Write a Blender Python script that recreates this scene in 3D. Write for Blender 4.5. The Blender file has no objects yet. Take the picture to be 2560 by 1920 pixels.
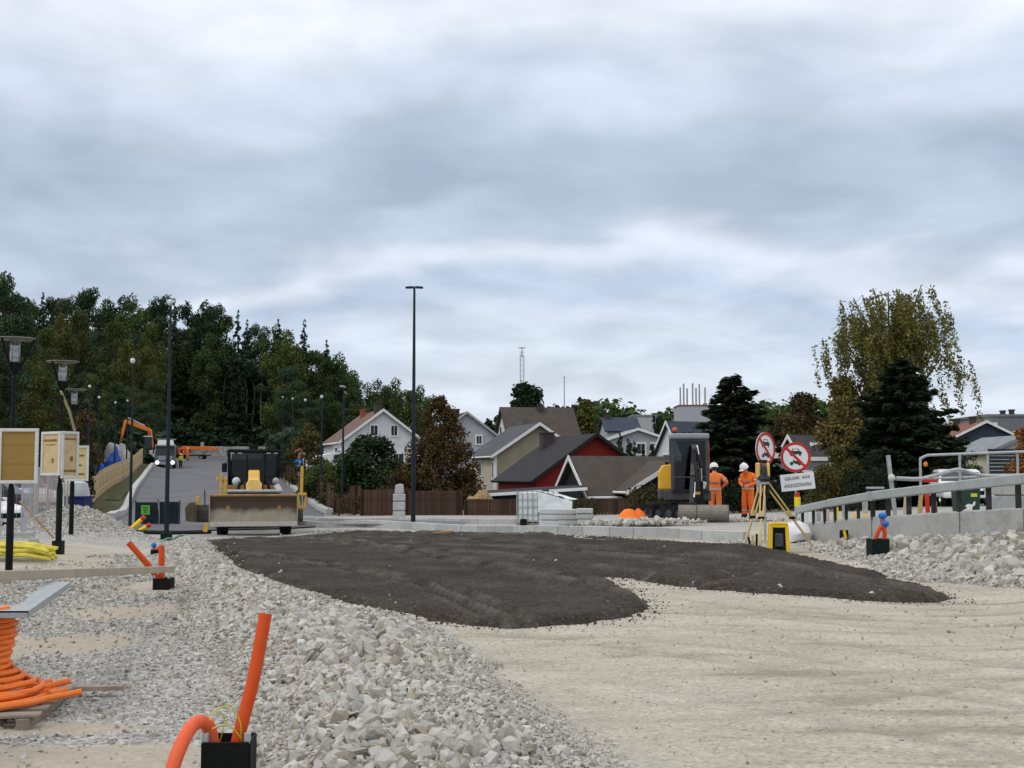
import bpy, bmesh, math, random
import numpy as np
from mathutils import Vector, Matrix
random.seed(7); rng = np.random.default_rng(7)
R = math.radians
scene = bpy.context.scene
COL = scene.collection
# ------------------------------------------------------------------ camera
F = 3200.0; EYE = 1.75; TILT = math.atan(230 / F)      # focal length in photo pixels (2560 wide)
cam_d = bpy.data.cameras.new('camera'); cam = bpy.data.objects.new('camera', cam_d); COL.objects.link(cam)
cam.location = (0, 0, EYE); cam.rotation_euler = (R(90) + TILT, 0, 0)
cam_d.sensor_width = 36; cam_d.lens = 36 * F / 2560
cam_d.clip_start = 0.1; cam_d.clip_end = 9000
scene.camera = cam
# ------------------------------------------------------------------ sky (overcast) and sun
SUN_EL, SUN_AZ = R(48), R(-125)          # azimuth measured clockwise from +Y (view direction)
w = bpy.data.worlds.new('World'); scene.world = w; w.use_nodes = True
nt = w.node_tree; nt.nodes.clear()
def N(nt, t, **k):
    n = nt.nodes.new(t)
    for a, b in k.items(): setattr(n, a, b)
    return n
def math_node(nt, op, a, b=None, c=None):
    n = N(nt, 'ShaderNodeMath', operation=op)
    for i, v in enumerate((a, b, c)):
        if v is None: continue
        if isinstance(v, (int, float)): n.inputs[i].default_value = v
        else: nt.links.new(v, n.inputs[i])
    return n.outputs[0]
def ramp(nt, fac, stops, interp='LINEAR'):
    n = N(nt, 'ShaderNodeValToRGB'); cr = n.color_ramp; cr.interpolation = interp
    while len(cr.elements) < len(stops): cr.elements.new(0.5)
    for e, (p, c) in zip(cr.elements, stops):
        e.position = p; e.color = (*c, 1) if len(c) == 3 else c
    nt.links.new(fac, n.inputs[0]); return n.outputs[0]
tc = N(nt, 'ShaderNodeTexCoord')
sep = N(nt, 'ShaderNodeSeparateXYZ'); nt.links.new(tc.outputs['Generated'], sep.inputs[0])
zc = math_node(nt, 'MAXIMUM', sep.outputs[2], 0.0)
den = math_node(nt, 'ADD', zc, 0.24)
cmb = N(nt, 'ShaderNodeCombineXYZ')
nt.links.new(math_node(nt, 'DIVIDE', sep.outputs[0], den), cmb.inputs[0])
nt.links.new(math_node(nt, 'DIVIDE', sep.outputs[1], den), cmb.inputs[1])
def wnoise(scale, detail, rough, off, dist=0.0):
    mp = N(nt, 'ShaderNodeMapping'); mp.inputs['Location'].default_value = off
    nt.links.new(cmb.outputs[0], mp.inputs[0])
    n = N(nt, 'ShaderNodeTexNoise'); n.inputs['Scale'].default_value = scale
    n.inputs['Detail'].default_value = detail; n.inputs['Roughness'].default_value = rough
    n.inputs['Distortion'].default_value = dist
    nt.links.new(mp.outputs[0], n.inputs[0]); return n.outputs[0]
n1 = wnoise(0.75, 4, 0.5, (3.1, 1.7, 0)); n2 = wnoise(2.2, 5, 0.48, (8.3, 4.2, 2), 0.2)
e1 = math_node(nt, 'MULTIPLY_ADD', n1, 0.22, -0.11)
e2 = math_node(nt, 'MULTIPLY_ADD', n2, 0.12, -0.06)
el = math_node(nt, 'ADD', math_node(nt, 'ADD', zc, e1), e2)
cloud = ramp(nt, el, [(0.0, (.75, .82, .93)), (0.075, (.72, .80, .92)), (0.112, (.57, .675, .83)), (0.142, (.77, .835, .95)),
                      (0.172, (.54, .63, .765)), (0.235, (.49, .58, .71)), (0.285, (.69, .775, .91)), (0.325, (.90, .95, 1.05)),
                      (0.45, (.97, 1.0, 1.07)), (1.0, (1.34, 1.34, 1.36))], 'EASE')
wisp = ramp(nt, wnoise(4.0, 6, 0.5, (1, 9, 5), 0.3), [(0.35, (.86, .87, .88)), (0.66, (1.13, 1.12, 1.11))])
mul = N(nt, 'ShaderNodeMixRGB', blend_type='MULTIPLY'); mul.inputs[0].default_value = 1
nt.links.new(cloud, mul.inputs[1]); nt.links.new(wisp, mul.inputs[2])
sky = N(nt, 'ShaderNodeTexSky', sky_type='NISHITA'); sky.sun_disc = False
sky.sun_elevation = SUN_EL; sky.sun_rotation = SUN_AZ
skym = N(nt, 'ShaderNodeMixRGB', blend_type='MULTIPLY'); skym.inputs[0].default_value = 1
nt.links.new(sky.outputs[0], skym.inputs[1]); skym.inputs[2].default_value = (.1, .1, .1, 1)
mix = N(nt, 'ShaderNodeMixRGB'); mix.inputs[0].default_value = 0.93
nt.links.new(skym.outputs[0], mix.inputs[1]); nt.links.new(mul.outputs[0], mix.inputs[2])
bg = N(nt, 'ShaderNodeBackground'); bg.inputs[1].default_value = 1.0
wo = N(nt, 'ShaderNodeOutputWorld')
nt.links.new(mix.outputs[0], bg.inputs[0]); nt.links.new(bg.outputs[0], wo.inputs[0])
sd = bpy.data.lights.new('sun', 'SUN'); sun = bpy.data.objects.new('sun', sd); COL.objects.link(sun)
sd.energy = 0.9; sd.angle = R(14); sd.color = (1, .97, .92)
sv = Vector((math.sin(SUN_AZ) * math.cos(SUN_EL), math.cos(SUN_AZ) * math.cos(SUN_EL), math.sin(SUN_EL)))
sun.rotation_euler = sv.to_track_quat('Z', 'Y').to_euler()
scene.view_settings.view_transform = 'Standard'; scene.view_settings.look = 'None'
scene.view_settings.gamma = 1; scene.view_settings.exposure = 0; scene.view_settings.use_curve_mapping = False
scene.cycles.max_bounces = 5; scene.cycles.diffuse_bounces = 3; scene.cycles.glossy_bounces = 2
scene.cycles.transmission_bounces = 4; scene.cycles.transparent_max_bounces = 6
# ------------------------------------------------------------------ helpers
_ct, _st = math.cos(TILT), math.sin(TILT)
def P(px, py, Y):
    """the world point at distance Y that shows at photo pixel (px, py)"""
    r = (px - 1280) / F; u = (960 - py) / F
    dy = _ct - u * _st; dz = _st + u * _ct
    k = Y / dy
    return Vector((r * k, Y, EYE + dz * k))
def ppm(Y): return F / Y
def X(px, Y): return (px - 1280) / F * Y * 1.0
class B:
    def __init__(s): s.v = []; s.f = []; s.m = []; s.sm = []
    def add(s, vs, fs, mi=0, sm=False):
        o = len(s.v); s.v += [tuple(v) for v in vs]
        for f in fs: s.f.append(tuple(i + o for i in f)); s.m.append(mi); s.sm.append(sm)
        return s
    def box(s, c, size, rz=0, rx=0, ry=0, mi=0):
        hx, hy, hz = size[0] / 2, size[1] / 2, size[2] / 2
        M = Matrix.Rotation(rz, 3, 'Z') @ Matrix.Rotation(ry, 3, 'Y') @ Matrix.Rotation(rx, 3, 'X')
        vs = [M @ Vector((x, y, z)) + Vector(c) for x, y, z in ((-hx,-hy,-hz),(hx,-hy,-hz),(hx,hy,-hz),(-hx,hy,-hz),(-hx,-hy,hz),(hx,-hy,hz),(hx,hy,hz),(-hx,hy,hz))]
        return s.add(vs, [(0,3,2,1),(4,5,6,7),(0,1,5,4),(1,2,6,5),(2,3,7,6),(3,0,4,7)], mi)
    def bar(s, a, b, wx, wz=None, mi=0):
        """a rectangular bar from a to b"""
        a, b = Vector(a), Vector(b); wz = wz or wx; d = (b - a); L = d.length; d.normalize()
        up = Vector((0,0,1)) if abs(d.z) < .95 else Vector((0,1,0))
        r = d.cross(up).normalized(); u = r.cross(d)
        vs = [p + r*(sx*wx/2) + u*(sz*wz/2) for p in (a, b) for sx, sz in ((-1,-1),(1,-1),(1,1),(-1,1))]
        return s.add(vs, [(0,1,2,3),(7,6,5,4),(0,4,5,1),(1,5,6,2),(2,6,7,3),(3,7,4,0)], mi)
    def cyl(s, a, b, r0, r1=None, n=12, cap=True, mi=0, sm=True):
        return s.tube([a, b], [r0, r0 if r1 is None else r1], n, cap, mi, sm)
    def tube(s, pts, r, n=8, cap=True, mi=0, sm=True):
        pts = [Vector(p) for p in pts]; rs = r if isinstance(r, (list, tuple)) else [r] * len(pts)
        o = len(s.v); ref = None
        for i, p in enumerate(pts):
            t = (pts[min(i+1, len(pts)-1)] - pts[max(i-1, 0)]).normalized()
            if ref is None: ref = Vector((0,0,1)) if abs(t.z) < .9 else Vector((1,0,0))
            u = (ref - t * ref.dot(t)).normalized(); ref = u; q = t.cross(u)
            for k in range(n):
                a = 2 * math.pi * k / n
                s.v.append(tuple(p + (u * math.cos(a) + q * math.sin(a)) * rs[i]))
        for i in range(len(pts) - 1):
            for k in range(n):
                a, b = o + i*n + k, o + i*n + (k+1) % n
                s.f.append((a, b, b + n, a + n)); s.m.append(mi); s.sm.append(sm)
        if cap:
            s.f.append(tuple(o + k for k in reversed(range(n)))); s.m.append(mi); s.sm.append(False)
            l = o + (len(pts)-1)*n; s.f.append(tuple(l + k for k in range(n))); s.m.append(mi); s.sm.append(False)
        return s
    def prism(s, poly, vec, mi=0):
        """poly: list of 3D points (one face), pushed along vec"""
        n = len(poly); vec = Vector(vec); vs = [Vector(p) for p in poly]; vs = vs + [v + vec for v in vs]
        nrm = (vs[1]-vs[0]).cross(vs[2]-vs[1])
        A = Vector()
        for i in range(n): A += vs[i].cross(vs[(i+1) % n])
        fl = A.dot(vec) > 0
        fs = [tuple(range(n)), tuple(range(2*n-1, n-1, -1))] + [(i, i+n, (i+1) % n + n, (i+1) % n) for i in range(n)]
        if fl: fs = [tuple(reversed(f)) for f in fs]
        return s.add(vs, fs, mi)
    def lathe(s, prof, n=16, c=(0,0,0), axis='Z', mi=0, sm=True):
        o = len(s.v)
        for r, h in prof:
            for k in range(n):
                a = 2*math.pi*k/n; x, y = r*math.cos(a), r*math.sin(a)
                p = (x, y, h) if axis == 'Z' else ((h, x, y) if axis == 'X' else (x, h, y))
                s.v.append((p[0]+c[0], p[1]+c[1], p[2]+c[2]))
        for i in range(len(prof)-1):
            for k in range(n):
                a, b = o+i*n+k, o+i*n+(k+1) % n
                f = (a, b, b+n, a+n)
                if axis == 'Y': f = f[::-1]
                s.f.append(f); s.m.append(mi); s.sm.append(sm)
        return s
    def ball(s, c, r, n=12, m=8, mi=0):
        rr = r if isinstance(r, (tuple, list)) else (r, r, r); o = len(s.v)
        for i in range(m+1):
            t = math.pi*i/m
            for k in range(n):
                a = 2*math.pi*k/n
                s.v.append((c[0]+rr[0]*math.sin(t)*math.cos(a), c[1]+rr[1]*math.sin(t)*math.sin(a), c[2]-rr[2]*math.cos(t)))
        for i in range(m):
            for k in range(n):
                a, b = o+i*n+k, o+i*n+(k+1) % n
                s.f.append((a, b, b+n, a+n)); s.m.append(mi); s.sm.append(True)
        return s
    def build(s, name, mats, parent=None, bevel=0, loc=None, rz=0, seg=1):
        me = bpy.data.meshes.new(name); me.from_pydata(s.v, [], s.f)
        mats = mats if isinstance(mats, (list, tuple)) else [mats]
        for m in mats: me.materials.append(m)
        me.polygons.foreach_set('material_index', s.m); me.polygons.foreach_set('use_smooth', s.sm)
        if bevel or any(s.sm):
            bm = bmesh.new(); bm.from_mesh(me)
            if any(s.sm): bmesh.ops.remove_doubles(bm, verts=bm.verts, dist=1e-5)
            if bevel:
                es = [e for e in bm.edges if len(e.link_faces) == 2 and e.calc_face_angle(0) > .5]
                bmesh.ops.bevel(bm, geom=es, offset=bevel, segments=seg, affect='EDGES', profile=.5)
            bm.to_mesh(me); bm.free()
            if any(s.sm): me.set_sharp_from_angle(angle=R(40))
        me.update()
        return link(name, me, parent, loc, rz)
def link(name, me, parent=None, loc=None, rz=0):
    o = bpy.data.objects.new(name, me); COL.objects.link(o)
    if parent: o.parent = parent
    if loc is not None: o.location = loc
    if rz: o.rotation_euler = (0, 0, rz)
    return o
def tag(o, label=None, cat=None, group=None, kind=None):
    if label: o['label'] = label
    if cat: o['category'] = cat
    if group: o['group'] = group
    if kind: o['kind'] = kind
    return o
def thing(name, label, cat, loc=(0,0,0), rz=0, group=None):
    o = bpy.data.objects.new(name, None); COL.objects.link(o); o.empty_display_size = .2
    o.location = loc; o.rotation_euler = (0, 0, rz)
    return tag(o, label, cat, group)
def kids(o): return [c for c in CH.get(o.name, [])]
def copy_tree(o, parent=None):
    c = o.copy(); COL.objects.link(c)
    if parent: c.parent = parent
    for ch in list(o.children): copy_tree(ch, c)
    return c
def fast_mesh(name, V, Fc, mats, nv=3, smooth=False, matidx=None, tint=None):
    me = bpy.data.meshes.new(name); nf = len(Fc)
    me.vertices.add(len(V)); me.vertices.foreach_set('co', np.asarray(V, np.float32).ravel())
    me.loops.add(nf*nv); me.loops.foreach_set('vertex_index', np.asarray(Fc, np.int32).ravel())
    me.polygons.add(nf); me.polygons.foreach_set('loop_start', np.arange(0, nf*nv, nv, dtype=np.int32))
    for m in (mats if isinstance(mats, (list, tuple)) else [mats]): me.materials.append(m)
    if matidx is not None: me.polygons.foreach_set('material_index', np.asarray(matidx, np.int32))
    me.polygons.foreach_set('use_smooth', np.full(nf, smooth))
    if tint is not None:
        a = me.attributes.new('tint', 'FLOAT', 'POINT'); a.data.foreach_set('value', np.asarray(tint, np.float32))
    me.update(calc_edges=True); me.validate(); return me
# value noise, vectorised
def _h(i, j, s):
    n = (i.astype(np.int64)*374761393 + j.astype(np.int64)*668265263 + s*1274126177) & 0x7fffffff
    n = ((n ^ (n >> 13))*1274126177) & 0x7fffffff
    return ((n ^ (n >> 16)) & 0xffff) / 65535.0
def vn(x, y, s=0):
    x = np.asarray(x, float); y = np.asarray(y, float)
    i = np.floor(x); j = np.floor(y); a = x-i; b = y-j; a = a*a*(3-2*a); b = b*b*(3-2*b)
    return (_h(i,j,s)*(1-a)+_h(i+1,j,s)*a)*(1-b) + (_h(i,j+1,s)*(1-a)+_h(i+1,j+1,s)*a)*b
def fbm(x, y, s=0, o=4):
    t = 0; k = .5
    for q in range(o): t = t + k*(vn(np.asarray(x)*2**q, np.asarray(y)*2**q, s+q)-.5); k *= .55
    return t
def sdf(px, py, poly):
    """signed distance to a polygon, positive inside"""
    px = np.asarray(px, float); py = np.asarray(py, float)
    d = np.full(px.shape, 1e9); ins = np.zeros(px.shape, bool); n = len(poly)
    for i in range(n):
        ax, ay = poly[i]; bx, by = poly[(i+1) % n]; ex, ey = bx-ax, by-ay
        t = np.clip(((px-ax)*ex+(py-ay)*ey)/(ex*ex+ey*ey+1e-12), 0, 1)
        d = np.minimum(d, np.hypot(px-ax-t*ex, py-ay-t*ey))
        c = ((ay > py) != (by > py))
        if ey != 0: ins ^= c & (px < (py-ay)/ey*ex+ax)
    return np.where(ins, d, -d)
# ------------------------------------------------------------------ materials
def mat(name, col, rough=.6, metal=0.0, var=.12, vs=2.5, bump=0.0, bs=30, col2=None, trans=0, emit=0, spec=.22, dirt=None):
    m = bpy.data.materials.new(name); m.use_nodes = True; t = m.node_tree; t.nodes.clear()
    out = N(t, 'ShaderNodeOutputMaterial'); b = N(t, 'ShaderNodeBsdfPrincipled'); t.links.new(b.outputs[0], out.inputs[0])
    b.inputs['Roughness'].default_value = rough; b.inputs['Metallic'].default_value = metal
    b.inputs['Specular IOR Level'].default_value = spec
    co = N(t, 'ShaderNodeTexCoord').outputs['Object']
    n = N(t, 'ShaderNodeTexNoise'); n.inputs['Scale'].default_value = vs; n.inputs['Detail'].default_value = 6; n.inputs['Roughness'].default_value = .62
    t.links.new(co, n.inputs[0])
    c2 = col2 if col2 else tuple(min(1, c*(1+var)) for c in col); c1 = col if col2 else tuple(c*(1-var) for c in col)
    cc = ramp(t, n.outputs[0], [(.32, c1), (.68, c2)])
    if dirt:
        dn = N(t, 'ShaderNodeTexNoise'); dn.inputs['Scale'].default_value = vs*2.7; dn.inputs['Detail'].default_value = 8; dn.inputs['Roughness'].default_value = .7
        t.links.new(co, dn.inputs[0])
        mk = ramp(t, dn.outputs[0], [(.5, (0,0,0)), (.68, (1,1,1))])
        mx = N(t, 'ShaderNodeMixRGB'); t.links.new(math_node(t, 'MULTIPLY', mk, .6), mx.inputs[0]); t.links.new(cc, mx.inputs[1]); mx.inputs[2].default_value = (*dirt, 1); cc = mx.outputs[0]
    t.links.new(cc, b.inputs['Base Color'])
    if emit: b.inputs['Emission Color'].default_value = (*col, 1); b.inputs['Emission Strength'].default_value = emit
    if trans: b.inputs['Transmission Weight'].default_value = trans
    if bump:
        bn = N(t, 'ShaderNodeTexNoise'); bn.inputs['Scale'].default_value = bs; bn.inputs['Detail'].default_value = 5
        t.links.new(co, bn.inputs[0])
        bp = N(t, 'ShaderNodeBump'); bp.inputs['Strength'].default_value = bump; bp.inputs['Distance'].default_value = .02
        t.links.new(bn.outputs[0], bp.inputs['Height']); t.links.new(bp.outputs[0], b.inputs['Normal'])
    return m
def stripes(name, c1, c2, scale, axis=0, rough=.7, bump=.4):
    """boards / cladding: a wave in object space"""
    m = mat(name, c1, rough, var=.1, vs=1.5); t = m.node_tree
    b = [n for n in t.nodes if n.type == 'BSDF_PRINCIPLED'][0]; co = [n for n in t.nodes if n.type == 'TEX_COORD'][0].outputs['Object']
    sp = N(t, 'ShaderNodeSeparateXYZ'); t.links.new(co, sp.inputs[0])
    s_ = sp.outputs[axis] if axis < 3 else math_node(t, 'ADD', sp.outputs[0], sp.outputs[1])
    fr = math_node(t, 'FRACT', math_node(t, 'MULTIPLY', s_, scale))
    edge = ramp(t, fr, [(0, (0,0,0)), (.1, (1,1,1)), (.9, (1,1,1)), (1, (.2,.2,.2))])
    src = b.inputs['Base Color'].links[0].from_socket
    mx = N(t, 'ShaderNodeMixRGB'); t.links.new(edge, mx.inputs[0]); mx.inputs[1].default_value = (*c2, 1); t.links.new(src, mx.inputs[2])
    t.links.new(mx.outputs[0], b.inputs['Base Color'])
    bp = N(t, 'ShaderNodeBump'); bp.inputs['Strength'].default_value = bump; bp.inputs['Distance'].default_value = .02
    t.links.new(edge, bp.inputs['Height']); t.links.new(bp.outputs[0], b.inputs['Normal'])
    return m
def leaf_mat(name, cols, jit=.35):
    m = bpy.data.materials.new(name); m.use_nodes = True; t = m.node_tree; t.nodes.clear()
    out = N(t, 'ShaderNodeOutputMaterial'); b = N(t, 'ShaderNodeBsdfPrincipled')
    b.inputs['Roughness'].default_value = .75; b.inputs['Specular IOR Level'].default_value = .2
    at = N(t, 'ShaderNodeAttribute', attribute_name='tint')
    c = ramp(t, at.outputs['Fac'], [(i/(len(cols)-1), q) for i, q in enumerate(cols)])
    oi = N(t, 'ShaderNodeObjectInfo')
    hs = N(t, 'ShaderNodeHueSaturation'); t.links.new(c, hs.inputs['Color'])
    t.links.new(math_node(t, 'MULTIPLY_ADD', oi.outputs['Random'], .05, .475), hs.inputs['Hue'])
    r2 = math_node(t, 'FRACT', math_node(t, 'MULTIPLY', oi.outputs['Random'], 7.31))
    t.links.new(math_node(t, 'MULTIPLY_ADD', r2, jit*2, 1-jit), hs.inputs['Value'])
    t.links.new(hs.outputs[0], b.inputs['Base Color'])
    tr = N(t, 'ShaderNodeBsdfTranslucent'); t.links.new(hs.outputs[0], tr.inputs[0])
    ms = N(t, 'ShaderNodeMixShader'); ms.inputs[0].default_value = .22
    t.links.new(b.outputs[0], ms.inputs[1]); t.links.new(tr.outputs[0], ms.inputs[2]); t.links.new(ms.outputs[0], out.inputs[0])
    return m
def objvar(m, amt):
    t = m.node_tree; b = [n for n in t.nodes if n.type == 'BSDF_PRINCIPLED'][0]; src = b.inputs['Base Color'].links[0].from_socket
    oi = N(t, 'ShaderNodeObjectInfo'); h = N(t, 'ShaderNodeHueSaturation'); t.links.new(src, h.inputs['Color'])
    t.links.new(math_node(t, 'MULTIPLY_ADD', oi.outputs['Random'], amt*2, 1-amt), h.inputs['Value']); t.links.new(h.outputs[0], b.inputs['Base Color'])
M = {}
M['granite'] = mat('granite', (.42,.42,.41), .85, bump=.3, bs=60, var=.12, vs=6)
M['concrete'] = mat('concrete', (.40,.40,.375), .9, bump=.25, bs=40, var=.14, vs=1.6, dirt=(.24,.235,.22))
M['galv'] = mat('galvanised steel', (.42,.44,.45), .45, .55, var=.15, vs=9, dirt=(.28,.29,.29))
M['zinc'] = mat('weathered zinc', (.36,.385,.385), .6, .25, var=.12, vs=5, dirt=(.27,.28,.27))
M['black'] = mat('black paint', (.006,.0065,.007), .55, var=.2, dirt=(.014,.014,.014), spec=.15)
M['blackplastic'] = mat('black plastic', (.005,.006,.006), .6, var=.3, vs=8, dirt=(.014,.015,.014), spec=.12)
M['greenplastic'] = mat('dark green plastic', (.005,.014,.012), .6, var=.3, vs=8, dirt=(.02,.026,.024), spec=.12)
M['polepaint'] = mat('dark blue green pole paint', (.016,.03,.038), .4, var=.2, vs=3)
M['polelight'] = mat('green grey galvanised pole', (.06,.11,.105), .45, .2, var=.2, vs=3)
M['whitepaint'] = mat('white paint', (.78,.78,.77), .5, var=.04, dirt=(.6,.6,.57))
M['trim'] = mat('white trim', (.74,.74,.73), .6, var=.05)
M['glass'] = mat('window glass', (.03,.04,.045), .12, var=.3, vs=1.5)
M['lampglass'] = mat('clear lamp glass', (.55,.6,.64), .15, var=.1, vs=8)
M['orange_pipe'] = mat('orange red conduit', (.60,.072,.010), .5, var=.1, vs=4, dirt=(.56,.10,.03))
M['orange_pipe2'] = mat('dusty orange conduit', (.74,.12,.045), .55, var=.1, vs=4, dirt=(.70,.22,.14))
M['orange_hose'] = mat('orange hose', (.86,.20,.03), .45, var=.1, vs=6, dirt=(.7,.26,.09))
M['yellow_wire'] = mat('yellow green wire', (.62,.58,.05), .5, var=.2, vs=10)
M['yellow_hose'] = mat('yellow hose', (.62,.53,.07), .5, var=.15, vs=4, dirt=(.4,.36,.1))
M['wood'] = mat('weathered timber', (.36,.30,.23), .85, col2=(.46,.40,.32), vs=3, bump=.3, bs=25)
M['darkwood'] = mat('grey pallet wood', (.20,.165,.125), .9, col2=(.33,.28,.22), vs=6, bump=.3)
M['tripodwood'] = mat('yellow varnished wood', (.52,.36,.13), .55, col2=(.62,.46,.2), vs=5)
M['fence_light'] = mat('new pressure treated boards', (.46,.34,.18), .8, col2=(.58,.44,.26), vs=2, bump=.3)
M['fence_brown'] = mat('brown stained boards', (.045,.024,.016), .8, col2=(.078,.043,.03), vs=2, bump=.3)
M['fence_post'] = mat('dark fence post', (.03,.02,.014), .8)
M['board'] = stripes('chipboard panel', (.30,.185,.055), (.25,.15,.045), 3.1, 2, .85, .1)
M['board2'] = mat('faded printed panel', (.50,.37,.19), .8, col2=(.60,.47,.27), vs=5, dirt=(.36,.25,.12))
M['print'] = mat('faded brown print', (.22,.13,.05), .8, var=.3, vs=10)
M['cat'] = mat('construction yellow', (.62,.36,.05), .45, var=.12, vs=2.5, dirt=(.38,.25,.10))
M['catpale'] = mat('sun bleached yellow', (.80,.55,.16), .4, var=.1, vs=2.5)
M['tyre'] = mat('tyre rubber', (.009,.009,.009), .85, var=.3, bump=.3, dirt=(.06,.055,.05))
M['steel'] = mat('scoured steel', (.42,.39,.34), .5, .35, var=.2, vs=4, dirt=(.3,.26,.2))
M['dusty'] = mat('dusty steel', (.33,.295,.235), .7, .1, var=.2, vs=3, dirt=(.19,.16,.12))
M['rust'] = mat('rusty worn paint', (.34,.185,.07), .65, var=.25, vs=5, dirt=(.18,.10,.05))
M['darkmetal'] = mat('dark machine metal', (.017,.018,.02), .55, .1, var=.4, vs=6, dirt=(.05,.045,.04))
M['greymetal'] = mat('grey machine paint', (.055,.06,.068), .5, .05, var=.25, vs=5, dirt=(.11,.105,.095))
M['chrome'] = mat('chrome rod', (.75,.76,.78), .15, .9, var=.05)
M['red'] = mat('sign red', (.50,.028,.018), .45, var=.08)
M['signwhite'] = mat('sign white', (.72,.73,.74), .45, var=.05)
M['signblack'] = mat('sign black print', (.03,.045,.045), .5)
M['orangecloth'] = mat('orange work cloth', (.88,.17,.022), .75, var=.1, vs=12, bump=.5, bs=11, dirt=(.50,.13,.035))
M['orangecloth2'] = mat('orange work cloth faded', (.84,.22,.06), .75, var=.1, vs=12, bump=.5, bs=11, dirt=(.50,.13,.035))
M['reflect'] = mat('reflective tape', (.50,.46,.42), .5, var=.1)
M['reflectdark'] = mat('dull reflective tape', (.20,.15,.12), .6, var=.1)
M['skin'] = mat('skin', (.55,.33,.24), .6, var=.08)
M['boot'] = mat('dark boots', (.02,.017,.014), .8)
M['hairbrown'] = mat('brown hair', (.05,.03,.018), .8)
M['helmet'] = mat('white helmet', (.80,.79,.76), .35, var=.04)
M['hivis'] = mat('yellow hi vis cloth', (.55,.66,.03), .8, var=.1)
M['blue'] = mat('blue plastic', (.02,.17,.52), .4, var=.15, vs=9)
M['bluebox'] = mat('dark blue container', (.010,.024,.12), .5, var=.2)
M['tarp'] = mat('blue tarpaulin', (.02,.075,.36), .5, var=.3, vs=3, bump=.6, bs=8)
M['greensign'] = mat('bright green poster', (.10,.38,.05), .6, var=.1)
M['panel'] = mat('dark navy panel', (.010,.016,.024), .4, var=.3)
M['yellow'] = mat('bright yellow plastic', (.80,.52,.02), .4, var=.08)
M['warnyellow'] = mat('warning yellow', (.85,.66,.02), .5, var=.06)
M['warnred'] = mat('warning red', (.62,.04,.02), .5, var=.06)
M['plasticwrap'] = mat('white plastic wrap', (.66,.70,.69), .25, var=.1, vs=4, bump=.5, bs=9)
M['tank'] = mat('milky plastic tank', (.66,.71,.70), .35, var=.08, vs=2)
M['cable_green'] = mat('pale green cable', (.10,.27,.19), .5)
M['orange_machine'] = mat('orange machine paint', (.72,.20,.035), .5, var=.12, dirt=(.5,.2,.07))
M['redorange'] = mat('red orange crane paint', (.62,.11,.03), .5, var=.12)
M['carwhite'] = mat('white car paint', (.76,.77,.78), .2, var=.03)
M['cardark'] = mat('dark grey car paint', (.035,.04,.045), .2, var=.05)
M['cargrey'] = mat('silver car paint', (.45,.47,.5), .25, .3, var=.05)
M['tail'] = mat('red tail lamp', (.6,.03,.02), .25)
M['lamp_on'] = mat('lit headlamp', (1,.96,.85), .3, emit=3.0)
M['bark'] = mat('bark', (.055,.042,.032), .9, var=.3, vs=6)
M['barkgrey'] = mat('grey forest bark', (.12,.11,.105), .9, var=.3, vs=6)
M['birchbark'] = mat('birch bark', (.10,.095,.07), .85, col2=(.25,.24,.21), vs=4)
M['stone'] = mat('crushed pale rock', (.40,.39,.365), .9, col2=(.56,.545,.51), vs=1.1, bump=.35, bs=50)
M['sandstone'] = mat('tan rock', (.40,.345,.255), .9, col2=(.52,.46,.36), vs=9, bump=.35, bs=50)

M['board3'] = mat('pale yellow printed panel', (.52,.42,.20), .8, col2=(.60,.50,.28), vs=5)
M['strap'] = mat('pale strap', (.46,.40,.26), .8)
M['sackwhite'] = mat('pale sack', (.50,.52,.50), .8, bump=.4, bs=10)
M['netorange'] = mat('faded orange net', (.62,.30,.18), .8)
M['palewrap'] = mat('wrapped pale slabs', (.52,.54,.55), .5, var=.06)
M['sackorange'] = mat('bright orange sack', (.92,.20,.02), .6, bump=.4, bs=10)
M['brush'] = mat('cut brush', (.20,.14,.06), .95, col2=(.42,.30,.17), vs=9, bump=.8, bs=14)
M['instrument'] = mat('instrument yellow', (.70,.46,.12), .45)
M['paleredsign'] = mat('pale red sign', (.62,.20,.15), .5)
M['railgrey'] = mat('dull galvanised beam', (.37,.40,.385), .6, .2, var=.08, vs=4, dirt=(.29,.31,.30))
M['darkpost'] = mat('dark rail post', (.035,.035,.032), .7, var=.4, vs=6)
M['palewood'] = mat('fresh pale wood', (.62,.50,.38), .7)
M['bingreen'] = mat('dark green bin', (.02,.055,.04), .5)
for k_, v_ in (('fence_light',.16),('fence_brown',.3),('granite',.12),('concrete',.07),('wood',.1),('darkwood',.2)): objvar(M[k_], v_)
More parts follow.
